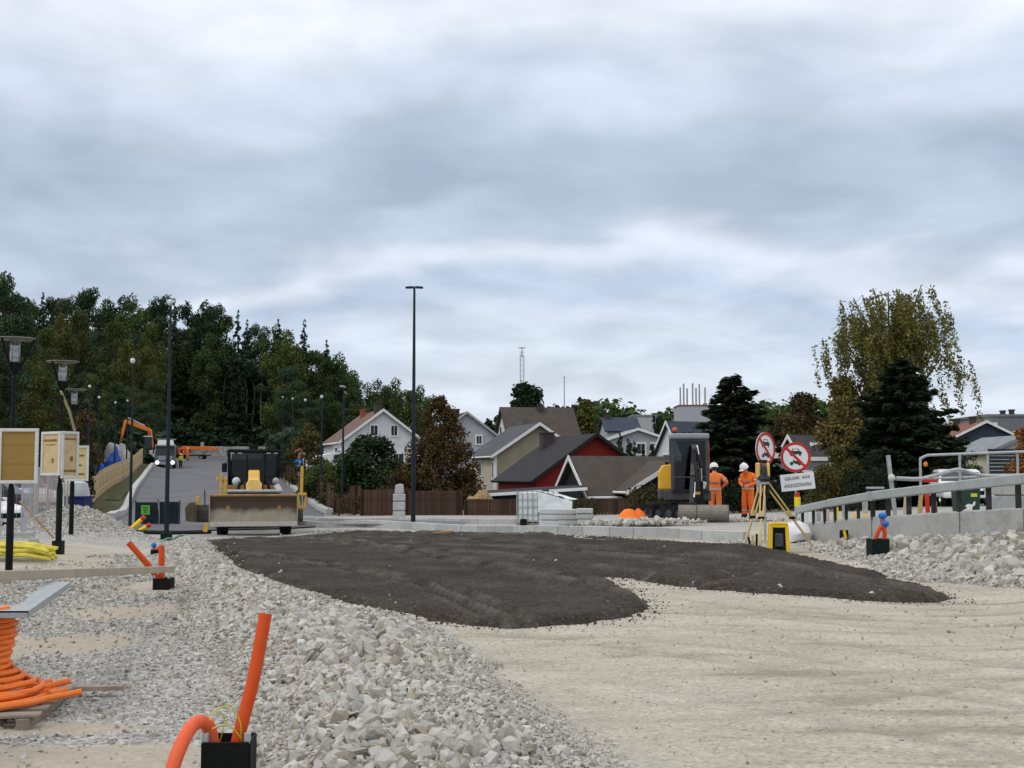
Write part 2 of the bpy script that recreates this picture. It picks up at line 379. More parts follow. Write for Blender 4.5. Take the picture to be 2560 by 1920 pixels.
# ------------------------------------------------------------------ terrain height (x, y) -> z
CTRL = [(0,4,0),(1280,4,0),(2560,4,0),(-700,7,.1),(0,7,0),(1280,7,0),(2560,7,0),(3300,7,.1),(0,12,0),(640,12,.03),(1280,12,0),(1900,12,0),(2560,12,0),
 (0,17,.05),(640,17,.06),(1280,17,0),(1900,17,0),(2560,17,-.03),(3300,17,0),(2210,22,.0),(2560,20,0),(1900,22,.02),(1280,22,-.02),(640,22,.08),(400,20,.06),
 (2000,29.8,.22),(2200,28,.38),(2200,24.5,.22),(2400,26.2,.53),(2560,24.8,.70),(2800,23,.95),(2000,27,.16),(3300,30,1.3),(2560,30,.75),(2300,34,.6),
 (1900,28,.3),(1863,29,.28),(1650,31.5,.28),(1400,34.5,.2),(1160,38.5,.06),(1040,42,.02),(900,46,-.05),(765,52,-.25),
 (1750,27,.14),(1500,30,.08),(1200,34,-.0),(900,38,-.12),(700,36,-.1),(560,34,-.05),
 (520,46,-.38),(640,46,-.38),(760,46,-.36),(420,42.4,-.46),(330,50,-.44),(30,22,.1),(150,26.7,.14),(183,35,.13),(391,30,-.1),(500,28,.05),
 (0,40,.0),(-500,40,.1),(230,44,-.1),(1600,40,.36),(1900,43,.36),(1300,48,.1),(1000,52,-.05),(1300,60,-.1),(1575,60,-.05),(1000,62,-.14),(2100,45,.45),(2560,45,.7),
 (281,58,-.26),(202,79,-.57),(500,60,-.25),(820,72,-.25),(359,152,3.4),(388,160,2.75),(560,160,2.75),(420,140,2.0),(420,150,2.35),(420,120,1.3),(560,125,1.5),(420,175,3.5),(690,170,3.3),(744,95,.6),(500,95,.6),(335,95,.5),(100,90,.5),(0,60,.2),
 (470,250,5.5),(700,250,5.5),(560,200,4.0),(580,268,6.2),(250,200,5.5),(0,200,6),(-500,200,7),(300,300,14),(0,260,15),(0,340,25),(-500,340,27),(500,320,15),(700,330,15),(900,340,10),(1080,350,5),
 (950,110,.6),(1300,110,.4),(1700,110,.4),(2200,110,.6),(2560,110,.8),(1000,180,1.5),(1500,200,1),(2200,200,1),(3300,110,1.2),(1500,350,1),(2560,350,1),(3300,350,1)]
_cp = np.array([((p-1280)/500., math.log(y)*3.2) for p, y, z in CTRL]); _cz = np.array([z for *_, z in CTRL])
def _phi(d2): return np.sqrt(d2 + .02)
_A = _phi(((_cp[:,None]-_cp[None])**2).sum(-1)); _n = len(_cp)
_Pm = np.c_[np.ones(_n), _cp]; _K = np.block([[_A + np.eye(_n)*-.01, _Pm], [_Pm.T, np.zeros((3,3))]])
_wt = np.linalg.solve(_K, np.r_[_cz, 0,0,0])
def zbase(x, y):
    x = np.asarray(x, float); y = np.asarray(y, float); sh = np.broadcast(x, y).shape
    x = np.broadcast_to(x, sh).ravel(); y = np.broadcast_to(y, sh).ravel()
    yy = np.clip(y, 3.5, 360); u = np.clip(x/np.maximum(yy, 1)*F/500., -4.4, 4.4); v = np.log(yy)*3.2
    out = np.empty(x.shape)
    for s in range(0, len(x), 20000):
        e = slice(s, s+20000)
        d2 = (u[e,None]-_cp[None,:,0])**2 + (v[e,None]-_cp[None,:,1])**2
        out[e] = _phi(d2) @ _wt[:_n] + _wt[_n] + _wt[_n+1]*u[e] + _wt[_n+2]*v[e]
    far = np.clip((y-360)/500, 0, 1); out = out*(1-far) + (-4)*far
    return out.reshape(sh)
def _ray(px, py, zf):
    r = (px-1280)/F; u = (960-py)/F; dy = _ct-u*_st; dz = _st+u*_ct
    Ys = np.exp(np.linspace(math.log(4), math.log(340), 1500)); k = Ys/dy
    g = EYE+dz*k - zf(r*k, Ys); i = np.argmax(g < 0) if (g < 0).any() else len(Ys)-1
    return float(r*k[i]), float(Ys[i])
def poly_ground(pts): return [_ray(a, b, zbase) for a, b in pts]
RUB = poly_ground([(440,1352),(505,1350),(520,1385),(560,1410),(600,1432),(660,1450),(720,1472),(780,1498),(860,1515),(930,1540),(1040,1556),(1110,1600),(1180,1660),(1290,1740),(1430,1830),(1560,1919),
                   (1600,2060),(660,2060),(640,1919),(628,1800),(600,1700),(560,1620),(510,1540),(450,1470),(400,1430),(380,1400)])
ASPH = poly_ground([(505,1352),(585,1425),(700,1468),(800,1500),(900,1522),(1000,1528),(1080,1555),(1160,1566),(1250,1571),(1420,1567),(1560,1552),(1618,1535),(1630,1512),(1585,1484),(1545,1470),(1535,1455),(1490,1441),
                    (1560,1446),(1650,1462),(1750,1475),(1900,1485),(2060,1495),(2150,1503),(2250,1508),(2345,1508),(2396,1500),(2320,1474),(2240,1452),(2205,1436),(2130,1420),(2050,1405),(1960,1385),(1890,1372),(1790,1369),(1700,1362),(1620,1350),(1540,1345),(1450,1341),(1300,1337),(1150,1334),(1000,1331),(880,1327),(760,1330),(640,1342),(580,1345)])
RSL = poly_ground([(2000,1366),(2210,1428),(2300,1452),(2420,1465),(2560,1470),(2900,1480)]) + [(X(2950,23),23.),(X(2560,24.7),24.7),(X(2400,26),26.),(X(2200,27.8),27.8),(X(2010,29.5),29.5)]
GRV = poly_ground([(-600,1440),(170,1405),(300,1385),(400,1400),(450,1470),(510,1540),(560,1620),(600,1700),(628,1800),(640,1919),(660,2060),(-1500,2060)])
MND = [(X(225,38.5), 38.5, .62, 1.25, 2.0), (X(120,37.5), 37.5, .33, 1.6, 1.6), (X(300,37), 37, .18, .8, 1.5)]
def zg(x, y):
    x = np.asarray(x, float); y = np.asarray(y, float); z = zbase(x, y)
    d = sdf(x, y, RUB); t = np.clip((d+.1)/.75, 0, 1); z = z + t*t*(3-2*t)*(.16+.22*fbm(x*.9, y*.9, 3))
    for cx, cy, h, sx, sy in MND: z = z + h*np.exp(-((x-cx)/sx)**2-((y-cy)/sy)**2)
    near = np.clip(1-(y-45)/15, 0, 1)
    left = np.clip(-(x+.22*(-y)*-.0+1.0)/1.5, 0, 1)
    z = z + near*(fbm(x*.4, y*.4, 9, 3)*.018 + fbm(x*1.6, y*1.6, 21, 3)*(.007+.03*np.clip(sdf(x, y, GRV)/.6, 0, 1)))
    return z
TRK = [(poly_ground(pp), o_, w_, d_) for pp, o_, w_, d_ in [
    ([(1180,1640),(1560,1700),(1950,1775),(2620,1900)], (0, 1.55), .16, .016), ([(1500,1590),(1900,1625),(2300,1690),(2700,1750)], (0, 1.2), .14, .014),
    ([(1640,1530),(2100,1560),(2700,1590)], (0, .9), .15, .014), ([(2700,1520),(2250,1540),(1900,1530),(1650,1490)], (0,), .14, .012), ([(1420,1800),(1800,1800),(2600,1690)], (0, .7), .12, .008)]]
def tracks(x, y):
    dz = np.zeros(x.shape); st = np.zeros(x.shape)
    for pts, offs, wdt, dep in TRK:
        d = np.full(x.shape, 9.); sg = np.ones(x.shape)
        for (x0,y0),(x1,y1) in zip(pts, pts[1:]):
            ex, ey = x1-x0, y1-y0; t_ = np.clip(((x-x0)*ex+(y-y0)*ey)/(ex*ex+ey*ey), 0, 1); dd = np.hypot(x-x0-t_*ex, y-y0-t_*ey); cr = ex*(y-y0)-ey*(x-x0); k = dd < d; d = np.where(k, dd, d); sg = np.where(k, np.sign(cr), sg)
        wob = fbm(x*.8, y*.8, 61, 2)*.18; am = np.clip(.2+1.3*vn(x*.7, y*.7, 63), 0, 1.2)
        for o in offs:
            e = d*sg-o+wob; q = np.exp(-(e/wdt)**2)*am; dz -= dep*q; dz += dep*.7*np.exp(-((np.abs(e)-wdt*1.9)/(wdt*.8))**2)*am; st += q*.8
    return dz, np.clip(st, 0, 1)
_zg0 = zg
def zg(x, y):
    x = np.asarray(x, float); y = np.asarray(y, float); return _zg0(x, y) + tracks(x, y)[0]
SANDP = [(poly_ground([p])[0], a_, b_) for p, a_, b_ in [((330,1530),.95,1.1),((200,1610),.8,.9),((150,1825),.75,.28),((420,1885),.5,.22),((200,1400),1.0,1.6)]]
def sandmask(x, y):
    m = np.clip(.5+5.0*(vn(x*.75+3, y*.40, 12)-.40), 0, 1)
    for (sx, sy), ra, rb in SANDP: m = m*(1-.95*np.exp(-(((x-sx)/ra)**2+((y-sy)/rb)**2)**1.5))
    return m
def zs(x, y): return float(zg(np.array([x]), np.array([y]))[0])
def ground_at(px, py): return _ray(px, py, zg)
def on(px, Y):
    x = X(px, Y); return Vector((x, Y, zs(x, Y)))
# ------------------------------------------------------------------ ground sheet
def ground_mat():
    m = bpy.data.materials.new('ground'); m.use_nodes = True; t = m.node_tree; t.nodes.clear()
    out = N(t, 'ShaderNodeOutputMaterial'); b = N(t, 'ShaderNodeBsdfPrincipled'); t.links.new(b.outputs[0], out.inputs[0])
    b.inputs['Roughness'].default_value = .95; b.inputs['Specular IOR Level'].default_value = .2
    co = N(t, 'ShaderNodeTexCoord').outputs['Object']
    def noise(sc, det=6, r=.6, dist=0, vec=co):
        n = N(t, 'ShaderNodeTexNoise'); n.inputs['Scale'].default_value = sc; n.inputs['Detail'].default_value = det
        n.inputs['Roughness'].default_value = r; n.inputs['Distortion'].default_value = dist; t.links.new(vec, n.inputs[0]); return n.outputs[0]
    def mixc(f, a, c2, bt='MIX'):
        n = N(t, 'ShaderNodeMixRGB', blend_type=bt)
        for i, v in enumerate((f, a, c2)):
            if isinstance(v, (int, float)): n.inputs[i].default_value = v
            elif isinstance(v, tuple): n.inputs[i].default_value = (*v, 1)
            else: t.links.new(v, n.inputs[i])
        return n.outputs[0]
    # compacted pale crushed rock with fines
    mp = N(t, 'ShaderNodeMapping'); mp.inputs['Rotation'].default_value = (0, 0, R(-52)); mp.inputs['Scale'].default_value = (.35, 1.6, 1); t.links.new(co, mp.inputs[0])
    base = ramp(t, noise(.55, 8, .68), [(.3, (.375,.335,.265)), (.5, (.445,.405,.33)), (.7, (.50,.465,.39))])
    tracks = ramp(t, noise(1.1, 6, .6, .3, mp.outputs[0]), [(.34, (.70,.685,.65)), (.46, (.98,.98,.98)), (.66, (1.08,1.08,1.09))])
    base = mixc(1.0, base, tracks, 'MULTIPLY')
    damp = ramp(t, noise(.9, 8, .72, .6), [(.60, (1,1,1)), (.74, (.60,.57,.50))])
    base = mixc(.85, base, damp, 'MULTIPLY')
    speck = N(t, 'ShaderNodeTexVoronoi'); speck.inputs['Scale'].default_value = 34; t.links.new(co, speck.inputs[0])
    sc = N(t, 'ShaderNodeSeparateColor'); t.links.new(speck.outputs['Color'], sc.inputs[0])
    base = mixc(1.0, base, ramp(t, sc.outputs[0], [(0, (.72,.72,.72)), (.25, (.97,.97,.97)), (.8, (1.03,1.03,1.03)), (1, (1.25,1.25,1.24))]), 'MULTIPLY')
    # grey gravel
    v2 = N(t, 'ShaderNodeTexVoronoi'); v2.inputs['Scale'].default_value = 26; t.links.new(co, v2.inputs[0])
    s2 = N(t, 'ShaderNodeSeparateColor'); t.links.new(v2.outputs['Color'], s2.inputs[0])
    grav = ramp(t, s2.outputs[1], [(0, (.20,.20,.19)), (.3, (.33,.325,.305)), (.75, (.44,.435,.41)), (1, (.58,.575,.55))])
    grav = mixc(1.0, grav, ramp(t, noise(1.2, 6), [(.3, (.86,.85,.83)), (.7, (1.06,1.06,1.06))]), 'MULTIPLY')
    at = N(t, 'ShaderNodeAttribute', attribute_name='zone'); zz = N(t, 'ShaderNodeSeparateColor'); t.links.new(at.outputs['Color'], zz.inputs[0])
    sandf = ramp(t, math_node(t, 'ADD', zz.outputs[2], math_node(t, 'MULTIPLY_ADD', noise(2.4, 6, .65), .7, -.35)), [(.42, (0,0,0)), (.62, (1,1,1))])
    grav = mixc(math_node(t, 'MULTIPLY', sandf, .9), grav, ramp(t, noise(7, 6), [(.3, (.38,.33,.25)), (.7, (.47,.42,.335))]))
    # earth and garden ground further off
    soil = ramp(t, noise(.25, 8, .7), [(.3, (.05,.05,.022)), (.5, (.09,.085,.04)), (.7, (.14,.12,.08))])
    tk = N(t, 'ShaderNodeAttribute', attribute_name='tint')
    base = mixc(math_node(t, 'MULTIPLY', tk.outputs['Fac'], ramp(t, noise(5, 6, .7), [(.3, (.1,.1,.1)), (.65, (.75,.75,.75))])), base, (.255,.23,.19))
    c = mixc(zz.outputs[0], base, grav); c = mixc(zz.outputs[1], c, soil)
    t.links.new(c, b.inputs['Base Color'])
    hb = math_node(t, 'ADD', math_node(t, 'MULTIPLY', noise(9, 8, .7), .9), math_node(t, 'MULTIPLY', v2.outputs['Distance'], 1.2))
    hb = math_node(t, 'ADD', hb, math_node(t, 'MULTIPLY', noise(1.6, 5, .6, .5, mp.outputs[0]), .5))
    bp = N(t, 'ShaderNodeBump'); bp.inputs['Strength'].default_value = .55; bp.inputs['Distance'].default_value = .035
    t.links.new(hb, bp.inputs['Height']); t.links.new(bp.outputs[0], b.inputs['Normal'])
    return m
rows = np.r_[np.exp(np.linspace(math.log(3.2), math.log(60), 330)), np.exp(np.linspace(math.log(61), math.log(1600), 110))]
us = np.r_[np.linspace(-3.2,-.75,30)[:-1], np.linspace(-.75,.75,330), np.linspace(.75,3.2,30)[1:]]
GX = us[None]*rows[:,None]; GY = np.broadcast_to(rows[:,None], GX.shape).copy()
GZ = zg(GX.ravel(), GY.ravel())
nr, nc = GX.shape
idx = np.arange(nr*nc).reshape(nr, nc)
Fq = np.stack([idx[:-1,:-1], idx[:-1,1:], idx[1:,1:], idx[1:,:-1]], -1).reshape(-1, 4)
# close ground behind the camera
me = fast_mesh('ground', np.c_[GX.ravel(), GY.ravel(), GZ], Fq, ground_mat(), 4, True)
gx, gy = GX.ravel(), GY.ravel()
gm = np.clip(sdf(gx, gy, GRV)/.5+.5+fbm(gx*1.3, gy*1.3, 4)*.8, 0, 1)
gm = np.maximum(gm, np.clip(sdf(gx, gy, RUB)/.4+.6+fbm(gx*2, gy*2, 5)*.9, 0, 1))
gm = np.maximum(gm, np.clip(sdf(gx, gy, RSL)/.4+.6+fbm(gx*2, gy*2, 6)*.9, 0, 1))
gm = np.maximum(gm, np.clip((gy-31)/2, 0, 1)*np.clip((-gx-2)/2, 0, 1)); gm = np.maximum(gm, np.clip((gy-33)/3, 0, 1)*.8)
so = np.clip((gy-62)/8, 0, 1)
so = np.maximum(so, np.clip((gy-50)/6, 0, 1)*np.clip((gx-5)/3, 0, 1))
so = np.where((gx < -13*gy/45) & (gy < 58), np.minimum(so, .3), so)
ca = me.color_attributes.new('zone', 'FLOAT_COLOR', 'POINT')
ca.data.foreach_set('color', np.c_[gm, so, np.where(sdf(gx, gy, GRV) > -.3, 1-sandmask(gx, gy), .25), np.ones_like(gm)].astype(np.float32).ravel())
ta = me.attributes.new('tint', 'FLOAT', 'POINT'); ta.data.foreach_set('value', tracks(gx, gy)[1].astype(np.float32))
tag(link('ground', me), kind='structure')
back = B(); back.add([(-60,-80,-.03),(60,-80,-.03),(60,3.6,-.03),(-60,3.6,-.03)], [(0,1,2,3)])
tag(back.build('ground_behind', bpy.data.materials['ground']), kind='structure')
# ------------------------------------------------------------------ dark spread layer (asphalt millings), raised a hand's breadth
def dark_mat():
    m = bpy.data.materials.new('dark milled asphalt'); m.use_nodes = True; t = m.node_tree; t.nodes.clear()
    out = N(t, 'ShaderNodeOutputMaterial'); b = N(t, 'ShaderNodeBsdfPrincipled'); t.links.new(b.outputs[0], out.inputs[0])
    b.inputs['Roughness'].default_value = .95; b.inputs['Specular IOR Level'].default_value = .15
    co = N(t, 'ShaderNodeTexCoord').outputs['Object']
    n = N(t, 'ShaderNodeTexNoise'); n.inputs['Scale'].default_value = .8; n.inputs['Detail'].default_value = 8; n.inputs['Roughness'].default_value = .65; t.links.new(co, n.inputs[0])
    c = ramp(t, n.outputs[0], [(.3, (.030,.0255,.020)), (.5, (.046,.040,.0325)), (.72, (.070,.062,.051))])
    v = N(t, 'ShaderNodeTexVoronoi'); v.inputs['Scale'].default_value = 30; t.links.new(co, v.inputs[0])
    s = N(t, 'ShaderNodeSeparateColor'); t.links.new(v.outputs['Color'], s.inputs[0])
    g = ramp(t, s.outputs[0], [(0, (.55,.55,.55)), (.5, (1,1,1)), (.9, (1.25,1.2,1.15)), (1, (2.4,2.35,2.2))])
    mx = N(t, 'ShaderNodeMixRGB', blend_type='MULTIPLY'); mx.inputs[0].default_value = 1; t.links.new(c, mx.inputs[1]); t.links.new(g, mx.inputs[2])
    at = N(t, 'ShaderNodeAttribute', attribute_name='tint')
    m2 = N(t, 'ShaderNodeMixRGB'); t.links.new(at.outputs['Fac'], m2.inputs[0]); t.links.new(mx.outputs[0], m2.inputs[1]); m2.inputs[2].default_value = (.13,.12,.105,1)
    t.links.new(m2.outputs[0], b.inputs['Base Color'])
    n2 = N(t, 'ShaderNodeTexNoise'); n2.inputs['Scale'].default_value = 22; n2.inputs['Detail'].default_value = 6; t.links.new(co, n2.inputs[0])
    h = math_node(t, 'ADD', n2.outputs[0], v.outputs['Distance'])
    bp = N(t, 'ShaderNodeBump'); bp.inputs['Strength'].default_value = .7; bp.inputs['Distance'].default_value = .03
    t.links.new(h, bp.inputs['Height']); t.links.new(bp.outputs[0], b.inputs['Normal']); return m
ax0 = min(p[0] for p in ASPH)-.5; ax1 = max(p[0] for p in ASPH)+.5; ay0 = min(p[1] for p in ASPH)-.5; ay1 = max(p[1] for p in ASPH)+.5
xs = np.arange(ax0, ax1, .09); ys = np.arange(ay0, ay1, .11)
AX, AY = np.meshgrid(xs, ys); ax, ay = AX.ravel(), AY.ravel()
sdv = sdf(ax, ay, ASPH) + fbm(ax*1.7, ay*1.7, 31, 4)*.30 + fbm(ax*6, ay*6, 35, 3)*.28
tt = np.clip((sdv+.05)/.32, 0, 1); lift = tt*tt*(3-2*tt)
# wheel and track lines running from the lower right towards the machine
tz = np.zeros_like(ax); wear = np.zeros_like(ax)
def ruts(pts, offs, wdt, dep, wr):
    global tz, wear
    pts = poly_ground(pts)
    d = np.full(ax.shape, 9.); sg = np.zeros_like(ax)
    for (x0,y0),(x1,y1) in zip(pts, pts[1:]):
        ex, ey = x1-x0, y1-y0; L = ex*ex+ey*ey; t_ = np.clip(((ax-x0)*ex+(ay-y0)*ey)/L, 0, 1)
        dd = np.hypot(ax-x0-t_*ex, ay-y0-t_*ey); cr = ex*(ay-y0)-ey*(ax-x0)
        k = dd < d; d = np.where(k, dd, d); sg = np.where(k, np.sign(cr), sg)
    for o in offs:
        q = np.exp(-((d*sg-o)/wdt)**2)*(.6+.8*vn(ax*1.5, ay*1.5, 71)); tz -= dep*q
        tz += dep*.8*np.exp(-((np.abs(d*sg-o)-wdt*1.9)/(wdt*.7))**2)
        wear += wr*1.3*np.exp(-((np.abs(d*sg-o)-wdt*1.5)/(wdt*.55))**2)*np.clip(1.6*vn(ax*2.2, ay*2.2, 77)-.35+fbm(ax*7, ay*7, 78)*.8, 0, 1)
ruts([(560,1390),(820,1430),(1050,1480),(1240,1570)], (0, .3), .10, .055, .7)
ruts([(600,1360),(900,1375),(1250,1400),(1600,1450)], (0, 1.7), .16, .06, .6)
ruts([(820,1345),(1300,1362),(1800,1400),(2380,1500)], (-.2, 1.6), .15, .06, .6)
ruts([(700,1350),(1000,1395),(1300,1450),(1600,1515)], (0,.5), .13, .045, .5)
az = zg(ax, ay) + .135*lift - .04 + lift*(tz + fbm(ax*2.5, ay*2.5, 41, 4)*.045 + fbm(ax*.5, ay*.5, 44, 2)*.05)
nr2, nc2 = AX.shape; idx = np.arange(nr2*nc2).reshape(nr2, nc2)
Fq = np.stack([idx[:-1,:-1], idx[:-1,1:], idx[1:,1:], idx[1:,:-1]], -1).reshape(-1, 4)
keep = (sdv[Fq] > -.12).any(1); Fq = Fq[keep]; used = np.unique(Fq); rm = np.full(len(ax), -1); rm[used] = np.arange(len(used))
me = fast_mesh('dark_surface_layer', np.c_[ax, ay, az][used], rm[Fq], dark_mat(), 4, True, tint=np.clip(wear[used], 0, .8))
tag(link('dark_surface_layer', me), kind='structure')
# ------------------------------------------------------------------ crushed rock
def stone_mat():
    m = bpy.data.materials.new('crushed rock'); m.use_nodes = True; t = m.node_tree; t.nodes.clear()
    out = N(t, 'ShaderNodeOutputMaterial'); b = N(t, 'ShaderNodeBsdfPrincipled'); t.links.new(b.outputs[0], out.inputs[0])
    b.inputs['Roughness'].default_value = .9; b.inputs['Specular IOR Level'].default_value = .25
    at = N(t, 'ShaderNodeAttribute', attribute_name='tint'); oi = N(t, 'ShaderNodeObjectInfo')
    f = math_node(t, 'FRACT', math_node(t, 'ADD', at.outputs['Fac'], oi.outputs['Random']))
    c = ramp(t, f, [(0, (.24,.225,.195)), (.10, (.37,.33,.26)), (.25, (.39,.375,.34)), (.6, (.48,.465,.425)), (.88, (.57,.555,.515)), (1, (.39,.35,.275))])
    co = N(t, 'ShaderNodeTexCoord').outputs['Object']
    n = N(t, 'ShaderNodeTexNoise'); n.inputs['Scale'].default_value = 14; n.inputs['Detail'].default_value = 8; n.inputs['Roughness'].default_value = .7; t.links.new(co, n.inputs[0])
    mx = N(t, 'ShaderNodeMixRGB', blend_type='MULTIPLY'); mx.inputs[0].default_value = 1; t.links.new(c, mx.inputs[1])
    t.links.new(ramp(t, n.outputs[0], [(.3, (.74,.73,.70)), (.7, (1.12,1.12,1.12))]), mx.inputs[2]); t.links.new(mx.outputs[0], b.inputs['Base Color'])
    bp = N(t, 'ShaderNodeBump'); bp.inputs['Strength'].default_value = .35; bp.inputs['Distance'].default_value = .02
    t.links.new(n.outputs[0], bp.inputs['Height']); t.links.new(bp.outputs[0], b.inputs['Normal']); return m
M['rock'] = stone_mat()
def hull(npt, flat=1.0, seed=0, bev=0):
    r = np.random.default_rng(seed); bm = bmesh.new()
    p = r.normal(size=(npt, 3)); p /= np.linalg.norm(p, axis=1)[:,None]; p *= r.uniform(.72, 1.08, (npt, 1)); p *= np.array([1, r.uniform(.6, .9), flat*r.uniform(.5, .8)])
    for q in p: bm.verts.new(q)
    bmesh.ops.convex_hull(bm, input=bm.verts[:])
    bmesh.ops.delete(bm, geom=[v for v in bm.verts if not v.link_faces], context='VERTS')
    if bev:
        bmesh.ops.bevel(bm, geom=bm.edges[:], offset=bev, segments=1, affect='EDGES')
    bmesh.ops.triangulate(bm, faces=bm.faces[:]); bm.verts.index_update()
    V = np.array([v.co[:] for v in bm.verts]); T = np.array([[v.index for v in f.verts] for f in bm.faces]); bm.free(); return V, T
PRO = [hull(11, seed=s) for s in range(12)]
def hull_fine(seed):
    r = np.random.default_rng(seed+500); bm = bmesh.new(); p = r.normal(size=(11, 3)); p /= np.linalg.norm(p, axis=1)[:,None]; p *= r.uniform(.78, 1.05, (11,1)); p *= np.array([1, r.uniform(.68,.92), r.uniform(.55,.8)])
    for q in p: bm.verts.new(q)
    bmesh.ops.convex_hull(bm, input=bm.verts[:]); bmesh.ops.delete(bm, geom=[v for v in bm.verts if not v.link_faces], context='VERTS')
    bmesh.ops.bevel(bm, geom=bm.edges[:], offset=.035, segments=1, affect='EDGES', clamp_overlap=True); bmesh.ops.triangulate(bm, faces=bm.faces[:])
    bmesh.ops.subdivide_edges(bm, edges=[e for e in bm.edges if e.calc_length() > .3], cuts=1, use_grid_fill=False); bmesh.ops.triangulate(bm, faces=bm.faces[:])
    for v in bm.verts: v.co += Vector(r.normal(0, .016, 3))
    bm.verts.index_update(); V = np.array([v.co[:] for v in bm.verts]); T = np.array([[v.index for v in f.verts] for f in bm.faces]); bm.free(); return V, T
PRO_L = [hull_fine(s) for s in range(12)]; PRO_T = [hull(7, seed=90+s) for s in range(8)]
def rotm(n):
    q = rng.normal(size=(n, 4)); q /= np.linalg.norm(q, axis=1)[:,None]; w_, x, y, z = q.T
    return np.stack([1-2*(y*y+z*z),2*(x*y-z*w_),2*(x*z+y*w_),2*(x*y+z*w_),1-2*(x*x+z*z),2*(y*z-x*w_),2*(x*z-y*w_),2*(y*z+x*w_),1-2*(x*x+y*y)], -1).reshape(n, 3, 3)
def scatter(name, xs, ys, size, sink, pros, m, parent=None, dz=None):
    n = len(xs); zz = zg(xs, ys) + size*sink + (dz if dz is not None else 0)
    Rm = rotm(n); pick = rng.integers(0, len(pros), n); Vs, Fs, Ts = [], [], []; off = 0
    for k, (V, T) in enumerate(pros):
        s = np.where(pick == k)[0]
        if not len(s): continue
        W = np.einsum('nij,vj->nvi', Rm[s], V)*size[s][:,None,None]; W += np.stack([xs[s], ys[s], zz[s]], -1)[:,None]
        Vs.append(W.reshape(-1, 3)); Fs.append((T[None] + (np.arange(len(s))*len(V))[:,None,None] + off).reshape(-1, 3))
        Ts.append(np.repeat(rng.random(len(s)), len(V))); off += len(s)*len(V)
    me = fast_mesh(name, np.concatenate(Vs), np.concatenate(Fs), m, 3, False, tint=np.concatenate(Ts))
    return link(name, me, parent)
def fill(poly, dens, margin=0, noisee=.0):
    x0, x1 = min(p[0] for p in poly), max(p[0] for p in poly); y0, y1 = max(4.2, min(p[1] for p in poly)), max(p[1] for p in poly)
    n = int((x1-x0)*(y1-y0)*dens); x = rng.uniform(x0, x1, n); y = rng.uniform(y0, y1, n)
    d = sdf(x, y, poly) + fbm(x*1.4, y*1.4, 8)*noisee; k = (d > -margin) & (np.abs(x/y) < .52)
    return x[k], y[k], d[k]
bank = thing('rubble_bank', 'long bank of pale crushed rock along the edge of the dark layer', 'rubble', (0,0,0))
x, y, d = fill(RUB, 900, .15, .5)
# stones get smaller to the right side of the near end and to the edges
sz = np.clip(rng.lognormal(math.log(.038), .45, len(x)), .014, .085)*np.clip(.6+d*.8, .5, 1.15)*np.clip(.8+vn(x*.8,y*.8,55)*.5, .8, 1.25)
sz *= np.where(y < 12, np.clip(.95-.3*(x+1.2), .42, .95), .95)
big = np.argsort(-(sz/y))[:290]; rest = np.setdiff1d(np.arange(len(x)), big)
o = scatter('loose_rubble', x[rest], y[rest], sz[rest], .25, PRO, M['rock'], bank); o['kind'] = 'stuff'
smesh = []
for i, (V, T) in enumerate(PRO_L):
    smesh.append(fast_mesh('stone', V, T, M['rock'], 3, False, tint=np.full(len(V), i/12)))
for i in big:
    o = link('stone', smesh[random.randrange(12)], bank, (x[i], y[i], zs(x[i], y[i]) + sz[i]*.42))
    o.scale = (sz[i]*1.1,)*3; o.rotation_euler = [random.uniform(0, 6.28) for _ in range(3)]
x, y, d = fill(RSL, 420, .1, .4)
slope = thing('rubble_slope', 'slope of pale crushed rock below the concrete base of the guard rail', 'rubble', (0,0,0))
sz = np.clip(rng.lognormal(math.log(.058), .45, len(x)), .022, .17)*np.clip(.55+d*.7, .5, 1.1)
big = np.argsort(-sz)[:240]; rest = np.setdiff1d(np.arange(len(x)), big)
o = scatter('loose_rubble', x[rest], y[rest], sz[rest], .2, PRO, M['rock'], slope); o['kind'] = 'stuff'
for i in big:
    o = link('stone', smesh[random.randrange(12)], slope, (x[i], y[i], zs(x[i], y[i]) + sz[i]*.35))
    o.scale = (sz[i]*1.05,)*3; o.rotation_euler = [random.uniform(0, 6.28) for _ in range(3)]
# gravel of the left strip
x, y, d = fill(GRV, 520, 0, .3)
k = rng.random(len(x)) < np.clip(1.25-(y-6)/26, .25, 1)*np.maximum(sandmask(x, y), .05); x, y = x[k], y[k]
sz = np.clip(rng.lognormal(math.log(.0175), .42, len(x)), .008, .05)*np.clip(y/11, 1, 1.8)
tag(scatter('gravel', x, y, sz, .1, PRO_T, M['rock']), 'grey gravel covering the strip left of the rubble bank', 'gravel', kind='stuff')
# scattered pebbles and crumbs on the compacted ground, and crumbs along the dark edge
n = 5200; y = np.exp(rng.uniform(math.log(6.2), math.log(24), n)); x = rng.uniform(-.1, .42, n)*y
k = (sdf(x, y, ASPH) < -.1) & (sdf(x, y, RUB) < 0); x, y = x[k], y[k]
sz = np.clip(rng.lognormal(math.log(.008), .5, len(x)), .004, .03)*np.clip(y/9, 1, 2)
tag(scatter('pebbles', x, y, sz, .1, PRO_T, M['rock']), 'small stones strewn over the compacted ground', 'pebbles', kind='stuff')
M['crumb'] = mat('dark crumbs', (.04,.035,.028), .95, var=.3, vs=9)
per = []
for (xa, ya), (xb, yb) in zip(ASPH, ASPH[1:] + ASPH[:1]):
    L = math.hypot(xb-xa, yb-ya)
    for _ in range(int(L*95)):
        t = random.random(); per.append((xa+(xb-xa)*t + random.gauss(0, .16), ya+(yb-ya)*t + random.gauss(0, .22)))
per = np.array(per)
